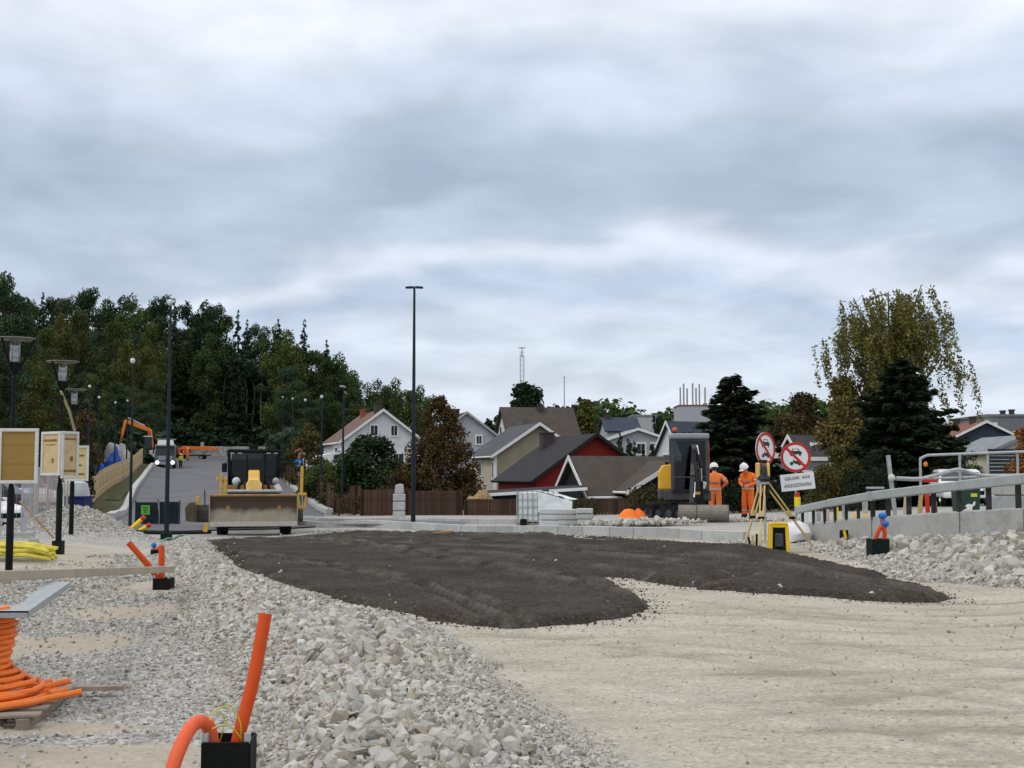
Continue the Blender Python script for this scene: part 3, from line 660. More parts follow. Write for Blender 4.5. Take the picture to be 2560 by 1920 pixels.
tag(scatter('asphalt_crumbs', per[:,0], per[:,1], np.clip(rng.lognormal(math.log(.013), .45, len(per)), .006, .035), .2, PRO_T, M['crumb']), 'dark crumbs fallen along the edge of the spread layer', 'crumbs', kind='stuff')
x, y, d = fill(ASPH, 2.0, -.1); k = rng.random(len(x)) < np.clip(1.1-d*.8, .12, 1); x, y = x[k], y[k]
tag(scatter('strewn_stones', x, y, np.clip(rng.lognormal(math.log(.026), .5, len(x)), .012, .09), .35, PRO, M['rock'], dz=np.full(len(x), .07)), 'pale stones strewn on the dark spread layer', 'stones', kind='stuff')
# mound of fine gravel by the third lamp and rubble on the far side of the kerb
def patch(name, cx, cy, rx, ry, dens, s, lab, cat, m=None, dz=0):
    n = int(dens*rx*ry*4); x = cx + rng.normal(0, rx*.5, n); y = cy + rng.normal(0, ry*.5, n)
    return tag(scatter(name, x, y, np.clip(rng.lognormal(math.log(s), .4, n), s*.4, s*3), .2, PRO, m or M['rock'], dz=np.full(n, dz)), lab, cat, kind='stuff')
patch('mound_gravel', MND[0][0], 38, 2.0, 2.6, 260, .035, 'fine grey gravel on the mound by the third lamp', 'gravel')
# ------------------------------------------------------------------ road up the hill
def strip(name, L, Rr, m, lift, sub=6, nx=10, kind='structure'):
    """L, Rr: lists of (px, Y) along both edges"""
    pts = []
    def lerp(a, b, t): return (a[0]+(b[0]-a[0])*t, a[1]+(b[1]-a[1])*t)
    A = [(X(*p), p[1]) for p in L]; Bq = [(X(*p), p[1]) for p in Rr]; rows_ = []
    for i in range(len(A)-1):
        for k in range(sub): rows_.append((lerp(A[i], A[i+1], k/sub), lerp(Bq[i], Bq[i+1], k/sub)))
    rows_.append((A[-1], Bq[-1])); V = []
    for a, b in rows_:
        for j in range(nx+1): V.append(lerp(a, b, j/nx))
    V = np.array(V); zz = zg(V[:,0], V[:,1]) + lift
    idx = np.arange(len(V)).reshape(-1, nx+1)
    Fq = np.stack([idx[:-1,:-1], idx[:-1,1:], idx[1:,1:], idx[1:,:-1]], -1).reshape(-1, 4)
    return tag(link(name, fast_mesh(name, np.c_[V, zz], Fq, m, 4, True)), kind=kind)
M['asphalt'] = mat('dusty asphalt', (.10,.103,.112), .85, col2=(.15,.153,.163), vs=.35, bump=.2, bs=20)
M['pave'] = mat('pavement asphalt', (.13,.14,.155), .85, var=.15, vs=.6, bump=.2, bs=20)
M['grass'] = mat('rough grass', (.035,.042,.014), .95, col2=(.08,.085,.032), vs=2, bump=.6, bs=14)
M['pale_kerb'] = mat('pale kerb', (.44,.44,.42), .85, var=.1, vs=2)
ROWS = [(50,250,800),(54,262,806),(58,273,810),(72,300,808),(95,335,744),(130,365,716),(160,388,698),(200,415,690),(250,450,688),(275,460,690)]
strip('road', [(a, y) for y, a, b in ROWS], [(b, y) for y, a, b in ROWS], M['asphalt'], .05, 8, 14)
strip('pavement', [(790,50.5),(900,45.3),(1040,42.2),(1160,39.6)], [(800,56),(905,49.5),(1045,46.2),(1165,43.6)], M['pave'], .12, 6, 4)
strip('grass_verge', [(268,88),(290,98),(328,120),(364,150)], [(306,88),(328,98),(350,120),(376,150)], M['grass'], .06, 10, 3)
def kerb(name, pts, wd, h, L, label, m, lift=0, gap=.012, maxn=90, cat='kerb'):
    P3 = [Vector((X(*p), p[1], 0)) for p in pts]; t = thing(name, label, cat, (P3[0].x, P3[0].y, zs(P3[0].x, P3[0].y)))
    base = Vector(t.location); acc = []
    for a, b in zip(P3, P3[1:]):
        n = max(1, round((b-a).length/L))
        for k in range(n): acc.append((a.lerp(b, k/n), a.lerp(b, (k+1)/n)))
    for i, (a, b) in enumerate(acc):
        za, zb = zs(a.x, a.y)+lift, zs(b.x, b.y)+lift; d = (b-a).normalized()*gap/2
        jz = random.uniform(-.006, .006)
        B().bar((a.x+d.x-base.x, a.y+d.y-base.y, za+h/2-.06+jz-base.z), (b.x-d.x-base.x, b.y-d.y-base.y, zb+h/2-.06+jz-base.z), wd, h+.12).build('kerb_stone', m, t, bevel=.012)
    return t
kerb('granite_kerb', [(700,55),(765,51.5),(830,48.8),(900,46),(1040,42),(1160,38.5),(1290,36.3),(1400,34.5),(1530,32.8),(1650,31.5),(1760,30.1),(1863,29)], .22, .23, 1.0, 'row of pale granite kerb stones ending beside the survey tripod', M['granite'])
kerb('granite_kerb', [(765,58),(900,51),(1040,47.6),(1160,45),(1290,42.8)], .2, .12, 1.0, 'second row of pale kerb stones behind the narrow pavement, running to the wrapped tank', M['granite'], lift=.06)
kerb('road_kerb', [(281,58),(300,70),(318,80),(337,96),(352,112),(368,134),(392,165)], .4, .35, 6, 'long pale kerb on the left edge of the uphill road', M['pale_kerb'])
kerb('road_kerb', [(826,68),(790,78),(744,95),(716,122),(700,158),(694,200)], .4, .28, 6, 'long pale kerb on the right edge of the uphill road', M['pale_kerb'])
# ------------------------------------------------------------------ fences
def plank_fence(name, label, pts, hts, m, pw, mp, post_px=None, joined=False, proud=.012, bay=2.4, post_above=.05, front=True):
    """vertical boards on a line of points (px, Y); hts = height at each point"""
    P3 = [Vector((X(*p), p[1], 0)) for p in pts]; o = Vector((P3[0].x, P3[0].y, zs(P3[0].x, P3[0].y)))
    t = thing(name, label, 'fence', o); run = 0; Ls = [(b-a).length for a, b in zip(P3, P3[1:])]; tot = sum(Ls)
    def at(s):
        for i, L in enumerate(Ls):
            if s <= L or i == len(Ls)-1:
                q = P3[i].lerp(P3[i+1], min(1, s/L)); return q, hts[i]+(hts[i+1]-hts[i])*min(1, s/L), (P3[i+1]-P3[i]).normalized()
            s -= L
    n = int(tot/pw); bb = B(); cache = {}
    for k in range(n):
        q, h, d = at((k+.5)*pw); z = zs(q.x, q.y); nrm = Vector((d.y, -d.x, 0)); hh = h*random.uniform(.985, 1.015)
        c = q + nrm*(random.uniform(-proud, proud)); ang = math.atan2(d.y, d.x)
        if joined: bb.box((c.x-o.x, c.y-o.y, z+hh/2-.03-o.z), (pw*.93, .022, hh), ang)
        else:
            key = round(hh, 1)
            if key not in cache: cache[key] = B().box((0,0,key/2-.03), (pw*.93, .024, key))
            if isinstance(cache[key], B):
                ob = cache[key].build('plank', m, t); cache[key] = ob.data
            else: ob = link('plank', cache[key], t)
            ob.location = (c.x-o.x, c.y-o.y, z-o.z); ob.rotation_euler = (0, 0, ang)
    if joined: bb.build('planks', m, t)['kind'] = 'stuff'
    for k in range(int(tot/bay)+1):
        q, h, d = at(min(tot-.05, k*bay)); z = zs(q.x, q.y); nrm = Vector((d.y, -d.x, 0)); c = q + nrm*(.075 if front else -.075)
        B().box((c.x-o.x, c.y-o.y, z+(h+post_above)/2-.05-o.z), (.1, .1, h+post_above), math.atan2(d.y, d.x)).build('post', mp, t, bevel=.008)
    rl = B()
    for f in (.25, .8):
        for i in range(len(P3)-1):
            nseg = max(1, int(Ls[i]/3))
            for j in range(nseg):
                a = P3[i].lerp(P3[i+1], j/nseg); b_ = P3[i].lerp(P3[i+1], (j+1)/nseg)
                rl.bar((a.x-o.x, a.y-o.y+.05, zs(a.x,a.y)+hts[i]*f-o.z), (b_.x-o.x, b_.y-o.y+.05, zs(b_.x,b_.y)+hts[i]*f-o.z), .04, .09)
    rl.build('rails', m, t)
    return t
plank_fence('board_fence', 'tall fence of new pale yellow boards climbing along the left of the road', [(200,78),(228,84),(262,95),(300,112),(332,132),(358,152)], [1.75,1.8,1.8,1.8,1.8,1.8], M['fence_light'], .2, M['fence_post'], joined=False, bay=4.2, front=False, post_above=-.05)
plank_fence('board_fence', 'dark brown board fence curving down the right of the road', [(694,150),(712,122),(735,104),(765,92),(800,80),(830,72),(905,66)], [1.5,1.6,1.7,1.75,1.75,1.6,1.5], M['fence_brown'], .22, M['fence_post'], bay=4.5)
plank_fence('board_fence', 'dark brown board fence across the gardens behind the tall street light', [(908,63),(980,62),(1140,61),(1162,61)], [1.3,1.27,1.2,1.15], M['fence_brown'], .16, M['fence_post'], bay=2.6)
plank_fence('board_fence', 'low brown board fence between the cut stone pillar and the wrapped tank', [(1164,61),(1300,60.5)], [.78,.76], M['fence_brown'], .14, M['fence_post'], bay=2.6, post_above=-.02)
plank_fence('board_fence', 'low brown board fence in front of the house with the broad brown roof', [(1400,61),(1590,60.5)], [.85,.8], M['fence_brown'], .16, M['fence_post'], bay=2.6, post_above=-.02)
# ------------------------------------------------------------------ houses
def roofmat(n, c): return mat(n, c, .85, var=.16, vs=1.4, bump=.4, bs=16)
M['roof_red'] = roofmat('faded red roof tiles', (.155,.095,.077)); M['roof_dark'] = roofmat('dark grey roof', (.055,.052,.055))
M['roof_black'] = roofmat('black roof', (.030,.029,.034)); M['roof_brown'] = roofmat('brown grey roof', (.075,.062,.053))
M['roof_blue'] = roofmat('blue grey roof', (.045,.055,.078)); M['roof_grey'] = roofmat('slate roof', (.075,.08,.088)); M['roof_pale'] = roofmat('pale grey roof', (.22,.235,.25))
M['roof_tile'] = roofmat('red clay tiles', (.20,.085,.062))
def clad(n, c, s=3.5): return stripes(n, c, tuple(q*.8 for q in c), s, 3, .75, .25)
M['w_white'] = clad('white boarding', (.68,.69,.70)); M['w_grey'] = clad('pale grey boarding', (.40,.41,.44)); M['w_beige'] = clad('beige boarding', (.335,.29,.215)); M['w_beige2'] = clad('cream boarding', (.48,.43,.34))
M['w_red'] = clad('red boarding', (.22,.018,.014)); M['w_dark'] = clad('dark boarding', (.02,.022,.024)); M['w_block'] = clad('grey block', (.17,.18,.19)); M['w_blue'] = clad('dark blue boarding', (.035,.05,.075))
M['w_cream'] = clad('cream wall', (.55,.50,.40)); M['brick'] = mat('chimney brick', (.06,.052,.05), .9, var=.3, vs=8); M['brickred'] = mat('red chimney brick', (.28,.09,.06), .9)
M['fascia_dark'] = mat('dark fascia', (.018,.016,.018), .7)
def house(name, label, apex, Y, yaw, wd, L, slope, wall, roof, fascia, base_z=None, ov=.35, chim=None, wins=(), side=None, skylight=None, corner=None, cat='house', gut=True, wall_low=None):
    """local frame: x across the gable, y along the ridge, gable end at y = 0 facing the camera side; apex = photo pixel of the gable peak"""
    A = P(apex[0], apex[1], Y); z0 = zs(A.x, A.y) - .1 if base_z is None else base_z; rh = A.z - z0; s = math.tan(R(slope)); hw = wd/2
    t = thing(name, label, cat, (A.x, A.y, z0), R(yaw)); th = .16; wr = rh - .14; eh = wr - hw*s
    b = B(); b.add([(-hw,ov,0),(hw,ov,0),(hw,ov,eh),(0,ov,wr),(-hw,ov,eh)], [(0,1,2,3,4)]); b.add([(-hw,L-ov,0),(hw,L-ov,0),(hw,L-ov,eh),(0,L-ov,wr),(-hw,L-ov,eh)], [(4,3,2,1,0)])
    b.add([(-hw,ov,0),(-hw,L-ov,0),(-hw,L-ov,eh),(-hw,ov,eh)], [(3,2,1,0)], mi=1); b.add([(hw,ov,0),(hw,L-ov,0),(hw,L-ov,eh),(hw,ov,eh)], [(0,1,2,3)], mi=1)
    b.build('wall', [wall, side or wall], t)
    ex = hw + ov*.9; ez = rh - ex*s
    r = B()
    for sx in (-1, 1):
        r.prism([(0,.0,rh-.01),(sx*ex,.0,ez),(sx*ex,.0,ez-th),(0,.0,rh-th-.02)], (0,L,0))
    ro = r.build('roof', roof, t)
    if chim:
        for cx, cy, ch, cw, cm in chim:
            zt = rh - abs(cx)*s; c = B().box((cx, cy, zt+ch/2-.25), (cw, cw, ch+.5)); c.box((cx, cy, zt+ch+.04), (cw+.12, cw+.12, .1)); c.build('chimney', cm, ro)
    if skylight:
        for sx, cy, f in skylight:
            x_ = sx*ex*f; zz = rh - ex*f*s; c = B().box((x_, cy, zz+.03), (.9, .8, .12), ry=sx*math.atan(s)); c.build('skylight', M['glass'], ro)
    for sx in (-1, 1):
        f = B(); dn = .2; f.prism([(0,-.035,rh+.03),(sx*(ex+.03),-.035,ez+.03),(sx*(ex+.03),-.035,ez-dn),(0,-.035,rh-dn-.02)], (0,.04,0))
        f.build('fascia', fascia, t)
        if gut: B().tube([(sx*(ex+.06), .02, ez-.06), (sx*(ex+.06), L-.02, ez-.06)], .06, 6).build('gutter', fascia, t)
    if corner:
        for sx in (-1, 1): B().box((sx*(hw+.01), ov-.01, eh/2), (.2, .2, eh)).build('corner_board', corner, t)
    for (face, u, z, ww, hh) in wins:
        fr = B(); 
        if face == 'g':
            zc_ = rh - z; fr.box((u, ov-.02, zc_), (ww+.24, .1, hh+.24)); fo = fr.build('window', M['trim'], t)
            for k in (-1, 1): B().box((u+k*ww/4, ov-.075, zc_), (ww/2-.05, .02, hh-.04)).build('pane', M['glass'], fo)
        else:
            sx = -1 if face == 'l' else 1; zc_ = z
            fr.box((sx*(hw+.02), u, zc_), (.1, ww+.24, hh+.24)); fo = fr.build('window', M['trim'], t)
            B().box((sx*(hw+.075), u, zc_), (.02, ww, hh)).build('pane', M['glass'], fo)
    return t
hA = house('white_house', 'white gabled house with a faded red roof behind the dark green bush', (959,1022), 110, 17, 7.0, 11, 37, M['w_white'], M['roof_red'], M['trim'], chim=[(-.2,1.6,.7,.6,M['brick']),(-.5,7,.6,.5,M['brickred'])],
      wins=[('g',-.75,1.85,.62,.85),('g',1.0,1.85,.55,.85),('g',-1.6,4.4,.9,1.1),('g',1.4,4.4,.9,1.1),('l',3,3.2,1,1)])
pb = B(); pb.prism([(-6.2,.9,2.6),(-3.55,.9,3.15),(-3.55,.9,3.35),(-6.2,.9,2.8)], (0,4,0)); pb.build('porch_roof', M['trim'], hA)
pb = B()
for x_ in (-6,-5.1): pb.box((x_,1.0,1.3), (.14,.14,2.6)); 
pb.box((-4.9,3,1.3), (2.5,3.6,2.6)); pb.build('porch', M['w_white'], hA)
house('grey_house', 'pale grey gabled house with a small dark window above the reddish brown conifer', (1168,1028), 128, 11, 7.4, 10, 37, M['w_grey'], M['roof_dark'], M['w_grey'], chim=[(-.9,2.2,.9,.8,M['brick'])], wins=[('g',1.25,2.85,.55,.8)])
house('dark_roof_house', 'house with a wide dark roof and a chimney in front of the round dark tree', (1250,1017), 138, -77, 8.2, 8.2, 44, M['w_white'], M['roof_brown'], M['roof_brown'], chim=[(.35,4.4,.55,.6,M['brick'])], skylight=[(1,2.6,.42)], wins=[('g',-.9,2.6,.7,.9)])
house('beige_house', 'beige gabled house with white roof edges and a slate roof', (1350,1056), 95, 15, 6.6, 8.5, 34, M['w_beige'], M['roof_grey'], M['trim'], ov=.45, side=M['w_beige2'], corner=M['trim'], wins=[('l',.95,2.05,.35,1.15),('l',5,2.2,.8,1.0)])
house('red_house', 'red boarded house with a black roof between the beige house and the broad brown roof', (1493,1082), 80, 17, 7.8, 9, 35, M['w_red'], M['roof_black'], M['fascia_dark'], ov=.4, chim=[(-.9,7.2,.8,.8,M['brick'])])
hF = house('brown_roof_house', 'low house with a broad brown roof and a white pointed gable beside the orange sack', (1421,1139), 66, -69, 3.9, 6.2, 43, M['w_dark'], M['roof_brown'], M['trim'], ov=.3)  # near-black wall colour paints in the shade under the eave
hF2 = house('front_wing', 'wing with a white sloping roof edge above the hedge behind the yellow excavator cover', (1690,1150), 63.5, 14, 4.5, 6, 31, M['w_dark'], M['roof_brown'], M['trim'], ov=.35, cat='house wing')
hF2.name = 'house_wing'
house('small_grey_house', 'small pale house with a shallow white edged gable behind the little thujas', (1596,1070), 124, 4, 5.8, 9, 19, M['w_grey'], M['roof_pale'], M['trim'], ov=.4, wins=[('g',.3,2.0,.8,1.0),('g',1.6,2.0,.6,1.0)])
house('steep_white_house', 'white house with a steep dark blue roof left of the spruce', (1664,1052), 104, -64, 6.2, 9, 52, M['w_white'], M['roof_blue'], M['trim'], wins=[('g',-.4,3.2,.9,.9)])
house('blue_roof_house', 'far house with a low blue grey roof and dark chimney', (1502,1043), 170, -84, 6, 4.9, 30, M['w_grey'], M['roof_blue'], M['roof_blue'], chim=[(.2,.9,.6,.7,M['brick'])])
hJ = house('dark_cottage', 'dark house with a white pointed gable and a white balcony behind the round road signs', (1969,1087), 75, -62, 2.9, 7, 50, M['w_dark'], M['roof_dark'], M['trim'], ov=.2)
def house_block(name, label, px0, px1, ytop, Y, depth, wall, roofm, wins=(), vents=(), par=.25):
    a, b_ = P(px0, ytop, Y), P(px1, ytop, Y); z0 = zs((a.x+b_.x)/2, Y)-.3; wd = b_.x-a.x; h = a.z-z0; t = thing(name, label, 'building', ((a.x+b_.x)/2, Y, z0))
    B().box((0, depth/2, h/2-.1), (wd, depth, h-.2)).build('wall', wall, t); ro = B().box((0, depth/2, h-.1), (wd+.2, depth+.2, par)).build('roof', roofm, t)
    for u, z, ww, hh in wins:
        fo = B().box((u, -.01, z), (ww+.15, .06, hh+.15)).build('window', M['trim'], t); B().box((u, -.05, z), (ww, .03, hh)).build('pane', M['glass'], fo)
    for u, hh in vents: B().tube([(u, 1.5, h-.1), (u, 1.5, h+hh)], .28, 10).tube([(u,1.5,h+hh),(u,1.5,h+hh+.12)], .36, 10).build('vent', M['brick'], ro)
    return t
house_block('apartment_block', 'far pale grey block behind the pair of slim thujas', 1582, 1640, 1037, 185, 8, M['w_grey'], M['roof_pale'], wins=[(-.9,4.5,.8,.9),(.9,4.5,.8,.9),(-.9,7,.8,.9),(.9,7,.8,.9)])
house_block('apartment_block', 'dark grey flat roofed block with two round vents at the right edge', 2470, 2640, 1036, 128, 9, M['w_block'], M['w_block'], wins=[(-.6,5.2,.6,.9)], vents=[(-1.35,.35),(-.45,.45)])
house_block('stair_tower', 'narrow white rendered tower between the red tiled roof and the grey block', 2464, 2490, 1057, 126.5, 3, M['w_white'], M['trim'], wins=[(.2,5.2,.35,1.1)])
house('tiled_house', 'house with a red clay tile roof and dark gable right of the big spruce', (2467,1051), 119, 2, 5.4, 11, 26, M['w_blue'], M['roof_tile'], M['trim'], side=M['w_white'], ov=.3, chim=[(-.3,2.6,.5,.5,M['brick']),(-.3,6.6,.5,.5,M['brick'])], wins=[('g',-1.6,2.6,.5,.6),('g',-.9,2.6,.5,.6)])
house('cream_house', 'cream house with a pale grey roof behind the slatted screen', (2566,1086), 90, 3, 5.0, 7.5, 24, M['w_cream'], M['roof_pale'], M['roof_pale'], ov=.3)
# dark blue slatted screen at the far right
a = P(2470,1121,60); t = thing('slatted_screen', 'dark blue screen of horizontal slats at the right edge', 'screen', (a.x, 60, zs(a.x,60)-.05)); hh = a.z-t.location.z
for k in range(8): B().box((1.3, 0, hh-.09-k*.17), (2.6, .05, .135)).build('slat', M['w_blue'], t)
for k in range(3): B().box((.05+k*1.25, .06, hh/2), (.1,.07,hh)).build('post', M['trim'], t)
# balcony and posts of the dark cottage
jb = P(1936,1147,72.5); je = P(2078,1147,72.5); t = thing('balcony', 'white balcony with grey boards in front of the dark cottage', 'balcony', (jb.x, 72.5, zs(jb.x,72.5)))
top = jb.z - t.location.z; wd = je.x-jb.x; lowz = P(1936,1180,72.5).z - t.location.z
B().box((wd/2,0,top), (wd,.12,.22)).build('rail', M['trim'], t); B().box((wd/2,0,lowz), (wd,.14,.2)).build('sill', M['trim'], t)
B().box((wd/2,.05,(top+lowz)/2), (wd,.06,top-lowz)).build('panel', M['w_block'], t)
for f in (.01,.99): B().box((wd*f,.0,(top+.75)/2), (.16,.16,top+.75)).build('post', M['trim'], t)
B().box((wd*.84,.3,top+.85), (.95,1.2,.22)).build('canopy', M['trim'], t)
# retaining blocks and pale excavated rock at the top of the road
t = thing('block_wall', 'pale grey wall of stacked concrete blocks across the top of the road', 'wall', on(610,262))
for r_ in range(2):
    for k in range(12):
        B().box((-9+k*1.62+(.8 if r_ else 0)+random.uniform(-.05,.05), random.uniform(-.15,.15), .45+r_*1.02-(.3 if r_ == 0 else 0)), (1.55,1.0,.98+(.6 if r_ == 0 else 0)+random.uniform(-.1,.1)), random.uniform(-.04,.04)).build('block', M['concrete'], t, bevel=.05)
# ------------------------------------------------------------------ trees
def leaves(cs, rs, n, size, asp=1.0, out=.55, up=.25, droop=0, tint=None, seed=0):
    """n leaf quads through each ellipsoid (centres cs, radii rs), denser near the skin"""
    r = np.random.default_rng(seed); V, T = [], []
    for (c, rad) in zip(cs, rs):
        rad = np.array(rad if hasattr(rad, '__len__') else (rad,)*3, float); k = max(6, int(n*np.prod(rad)**(2/3)))
        d = r.normal(size=(k, 3)); d /= np.linalg.norm(d, axis=1)[:,None]; rr = r.uniform(.35, 1.0, k)**.55
        p = np.array(c) + d*rr[:,None]*rad*(1+r.normal(0, .12, (k,1)))
        nrm = d*out + r.normal(size=(k,3))*.45 + np.array([0,0,up]); nrm /= np.linalg.norm(nrm, axis=1)[:,None]
        a = np.cross(nrm, r.normal(size=(k,3))); a /= np.linalg.norm(a, axis=1)[:,None]; b = np.cross(nrm, a)
        if droop: b = b*(1-droop) + np.array([0,0,-1])*droop; b /= np.linalg.norm(b, axis=1)[:,None]
        s = size*r.uniform(.6, 1.35, k)[:,None]; a = a*s; b = b*s*asp
        q = np.stack([p-a*.5, p-b*.5+a*.1, p+a*.5, p+b*.6], 1)
        V.append(q.reshape(-1,3)); tt_ = np.clip(r.normal(.5, .22, k), 0, 1) if tint is None else np.clip(r.normal(tint, .16, k), 0, 1)
        T.append(np.repeat(tt_, 4))
    return np.concatenate(V), np.concatenate(T)
def crown_mesh(name, V, T, m):
    return fast_mesh(name, V, np.arange(len(V)).reshape(-1,4), m, 4, False, tint=T)
L = {}
L['pine'] = leaf_mat('pine needles', [(.015,.032,.015),(.034,.062,.024),(.060,.090,.032)], .3)
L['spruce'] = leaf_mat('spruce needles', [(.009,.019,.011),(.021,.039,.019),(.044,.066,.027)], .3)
L['decid'] = leaf_mat('dull green leaves', [(.022,.045,.013),(.046,.076,.018),(.08,.105,.026)], .35)
L['autumn'] = leaf_mat('yellowing birch leaves', [(.034,.052,.013),(.070,.085,.018),(.14,.130,.026)], .25)
L['birch'] = leaf_mat('olive yellow birch leaves', [(.09,.086,.022),(.165,.15,.038),(.28,.235,.066)], .1)
L['rusty'] = leaf_mat('rusty brown foliage', [(.024,.013,.005),(.062,.034,.010),(.125,.070,.018)], .1)
L['orange'] = leaf_mat('orange autumn leaves', [(.16,.06,.012),(.30,.13,.02),(.42,.22,.03)], .15)
L['green'] = leaf_mat('mid green leaves', [(.008,.018,.006),(.020,.038,.010),(.042,.065,.016)], .2)
L['dark'] = leaf_mat('dark conifer needles', [(.005,.011,.006),(.012,.023,.011),(.027,.042,.017)], .1)
L['yew'] = leaf_mat('dark clipped foliage', [(.008,.020,.008),(.015,.033,.012),(.028,.048,.016)], .1)
L['olive'] = leaf_mat('olive shrub leaves', [(.03,.034,.008),(.065,.062,.013),(.12,.10,.02)], .2)
L['brownleaf'] = leaf_mat('brown autumn leaves', [(.025,.018,.008),(.06,.042,.014),(.10,.07,.024)], .2)
def trunk_b(h, r, lean=0, n=8, seed=0):
    q = random.Random(seed); pts = [(0,0,-.3)]
    for k in range(1, 7): pts.append((q.uniform(-.02,.02)*h+lean*h*k/6, q.uniform(-.02,.02)*h, h*k/6))
    return B().tube(pts, [r*(1.15-.95*k/6) for k in range(7)], n), pts
def limb(b, a, c, r): 
    m_ = (Vector(a)+Vector(c))/2 + Vector((0,0,-.04*(Vector(c)-Vector(a)).length)); b.tube([a, m_, c], [r, r*.7, r*.3], 5)
def mk_pine(seed, H=16.0):
    q = random.Random(seed); b, pts = trunk_b(H*.93, H*.014, q.uniform(-.03,.03), 7, seed); cs, rs = [], []
    for k in range(q.randint(12, 16)):
        f = q.uniform(.36, 1.0)**.8; rad = H*.17*(1.25-f)*q.uniform(.7,1.2)+.5; a = q.uniform(0, 6.28); x0 = np.interp(f*H*.93, [p[2] for p in pts], [p[0] for p in pts])
        c = (x0+math.cos(a)*rad*1.05, math.sin(a)*rad*1.05, H*f-.5); cs.append(c); s_ = H*q.uniform(.058,.095); rs.append((s_*1.2, s_*1.2, s_*.68)); limb(b, (x0, 0, c[2]-H*.05), c, H*.004)
    cs.append((pts[-1][0], 0, H*.96)); rs.append((H*.07,H*.07,H*.06))
    V, T = leaves(cs, rs, 300, .27, .8, .6, .3, seed=seed); return b, V, T
def mk_spruce(seed, H=16.0, wid=.19, layers=22, sz=.36, full=1.0, pw=.9):
    r = np.random.default_rng(seed); b, pts = trunk_b(H*.97, H*.012, 0, 7, seed); V, T = [], []
    for k in range(layers):
        f = .05+.93*k/(layers-1); rad = H*wid*(1-f)**pw*r.uniform(.75,1.15)+.12; nb = max(5, int(13*(1-f*.55)))
        for j in range(nb):
            a = 6.283*(j/nb)+r.uniform(-.5,.5); rl = rad*r.uniform(.62,1.2); fz = f+r.uniform(-.75,.75)/layers*(1.2-.5*f); n_ = max(5, int(rl/sz*8*full))
            dr = r.uniform(.18,.5); s = r.uniform(.12, 1, n_)**.8; dirv = np.array([math.cos(a), math.sin(a), 0]); side = np.array([-math.sin(a), math.cos(a), 0])
            p = dirv*(s*rl)[:,None] + side*(r.normal(0,.13,n_)*rl*(1.1-s*.8))[:,None]; p[:,2] = fz*H - s*rl*dr + .20*rl*s*s + r.normal(0,.35,n_)*sz
            u = dirv*.9 + side*r.normal(0,.5,n_)[:,None] + np.array([0,0,-.30]); u /= np.linalg.norm(u, axis=1)[:,None]
            nn = np.array([0,0,1.]) + r.normal(0,.7,(n_,3)); v = np.cross(nn, u); v /= np.linalg.norm(v, axis=1)[:,None]
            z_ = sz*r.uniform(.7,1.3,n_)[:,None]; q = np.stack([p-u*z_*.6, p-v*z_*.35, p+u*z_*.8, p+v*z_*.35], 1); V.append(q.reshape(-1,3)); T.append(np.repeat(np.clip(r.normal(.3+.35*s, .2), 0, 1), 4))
    return b, np.concatenate(V), np.concatenate(T)
def mk_round(seed, H=11.0, wid=.25, base=.16, n=300, sz=.22, clumps=26, egg=1.0, tintr=True):
    q = random.Random(seed); b, pts = trunk_b(H*.75, H*.016, q.uniform(-.03,.03), 7, seed); cs, rs = [], []
    for k in range(clumps):
        f = q.uniform(0, 1); env = math.sin(math.pi*min(1, (f*.86+.12)))**.7; a = q.uniform(0, 6.28); rr = H*wid*env*q.uniform(.35, .95)
        c = (math.cos(a)*rr, math.sin(a)*rr, H*(base+(1-base)*f*.95)); cs.append(c); s_ = H*wid*q.uniform(.28,.5)*(.6+.4*env); rs.append((s_, s_, s_*.85*egg)); limb(b, (0,0,max(.8, c[2]-H*.14)), c, H*.005)
    V, T = leaves(cs, rs, n, sz, .9, .6, .3, seed=seed); return b, V, T
def mk_cone(seed, H=5.0, wid=.40, n=1700, sz=.085, clumps=80):
    q = random.Random(seed); b, pts = trunk_b(H*.85, H*.02, 0, 7, seed); cs, rs = [], []
    for k in range(clumps):
        f = q.uniform(0, .97); env = (1-f)**.62*(.8+.2*min(1, f*6)); a = q.uniform(0, 6.28); rr = H*wid*env*q.uniform(.25, .98)**.6
        c = (math.cos(a)*rr, math.sin(a)*rr, H*(.03+f*.94)); cs.append(c); s_ = H*.075*q.uniform(.7, 1.25)*(.55+.6*env); rs.append((s_*1.1, s_*1.1, s_*1.35)); limb(b, (0,0,max(.3, c[2]-.2)), c, H*.005)
    V, T = leaves(cs, rs, n, sz, 1.1, .6, .35, seed=seed); return b, V, T
def tree_thing(name, label, cat, pos, proto, sc, rz, group=None):
    tr, cr = proto; t = thing(name, label, cat, pos, rz, group); t.scale = sc
    link('trunk', tr, t); link('crown', cr, t); return t
def proto(nm, bvt, lm, bark=None):
    b, V, T = bvt; tb = b.build('trunk', bark or M['bark']); me = tb.data; bpy.data.objects.remove(tb); return (me, crown_mesh('crown', V, T, lm))
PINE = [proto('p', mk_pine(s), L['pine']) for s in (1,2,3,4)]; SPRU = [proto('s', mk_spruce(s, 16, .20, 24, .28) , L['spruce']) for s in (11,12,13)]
DEC = [proto('d', mk_round(s), L['decid']) for s in (21,22,23)]; AUT = [proto('a', mk_round(s, 11, .25, .2), L['autumn']) for s in (31,32)]
HP = {'pine': (PINE, 16.), 'spruce': (SPRU, 16.), 'dec': (DEC, 11.), 'aut': (AUT, 11.)}
LAB = {'pine': 'dark green pine', 'spruce': 'dark pointed spruce', 'dec': 'dull green leafy tree', 'aut': 'yellowing leafy tree'}
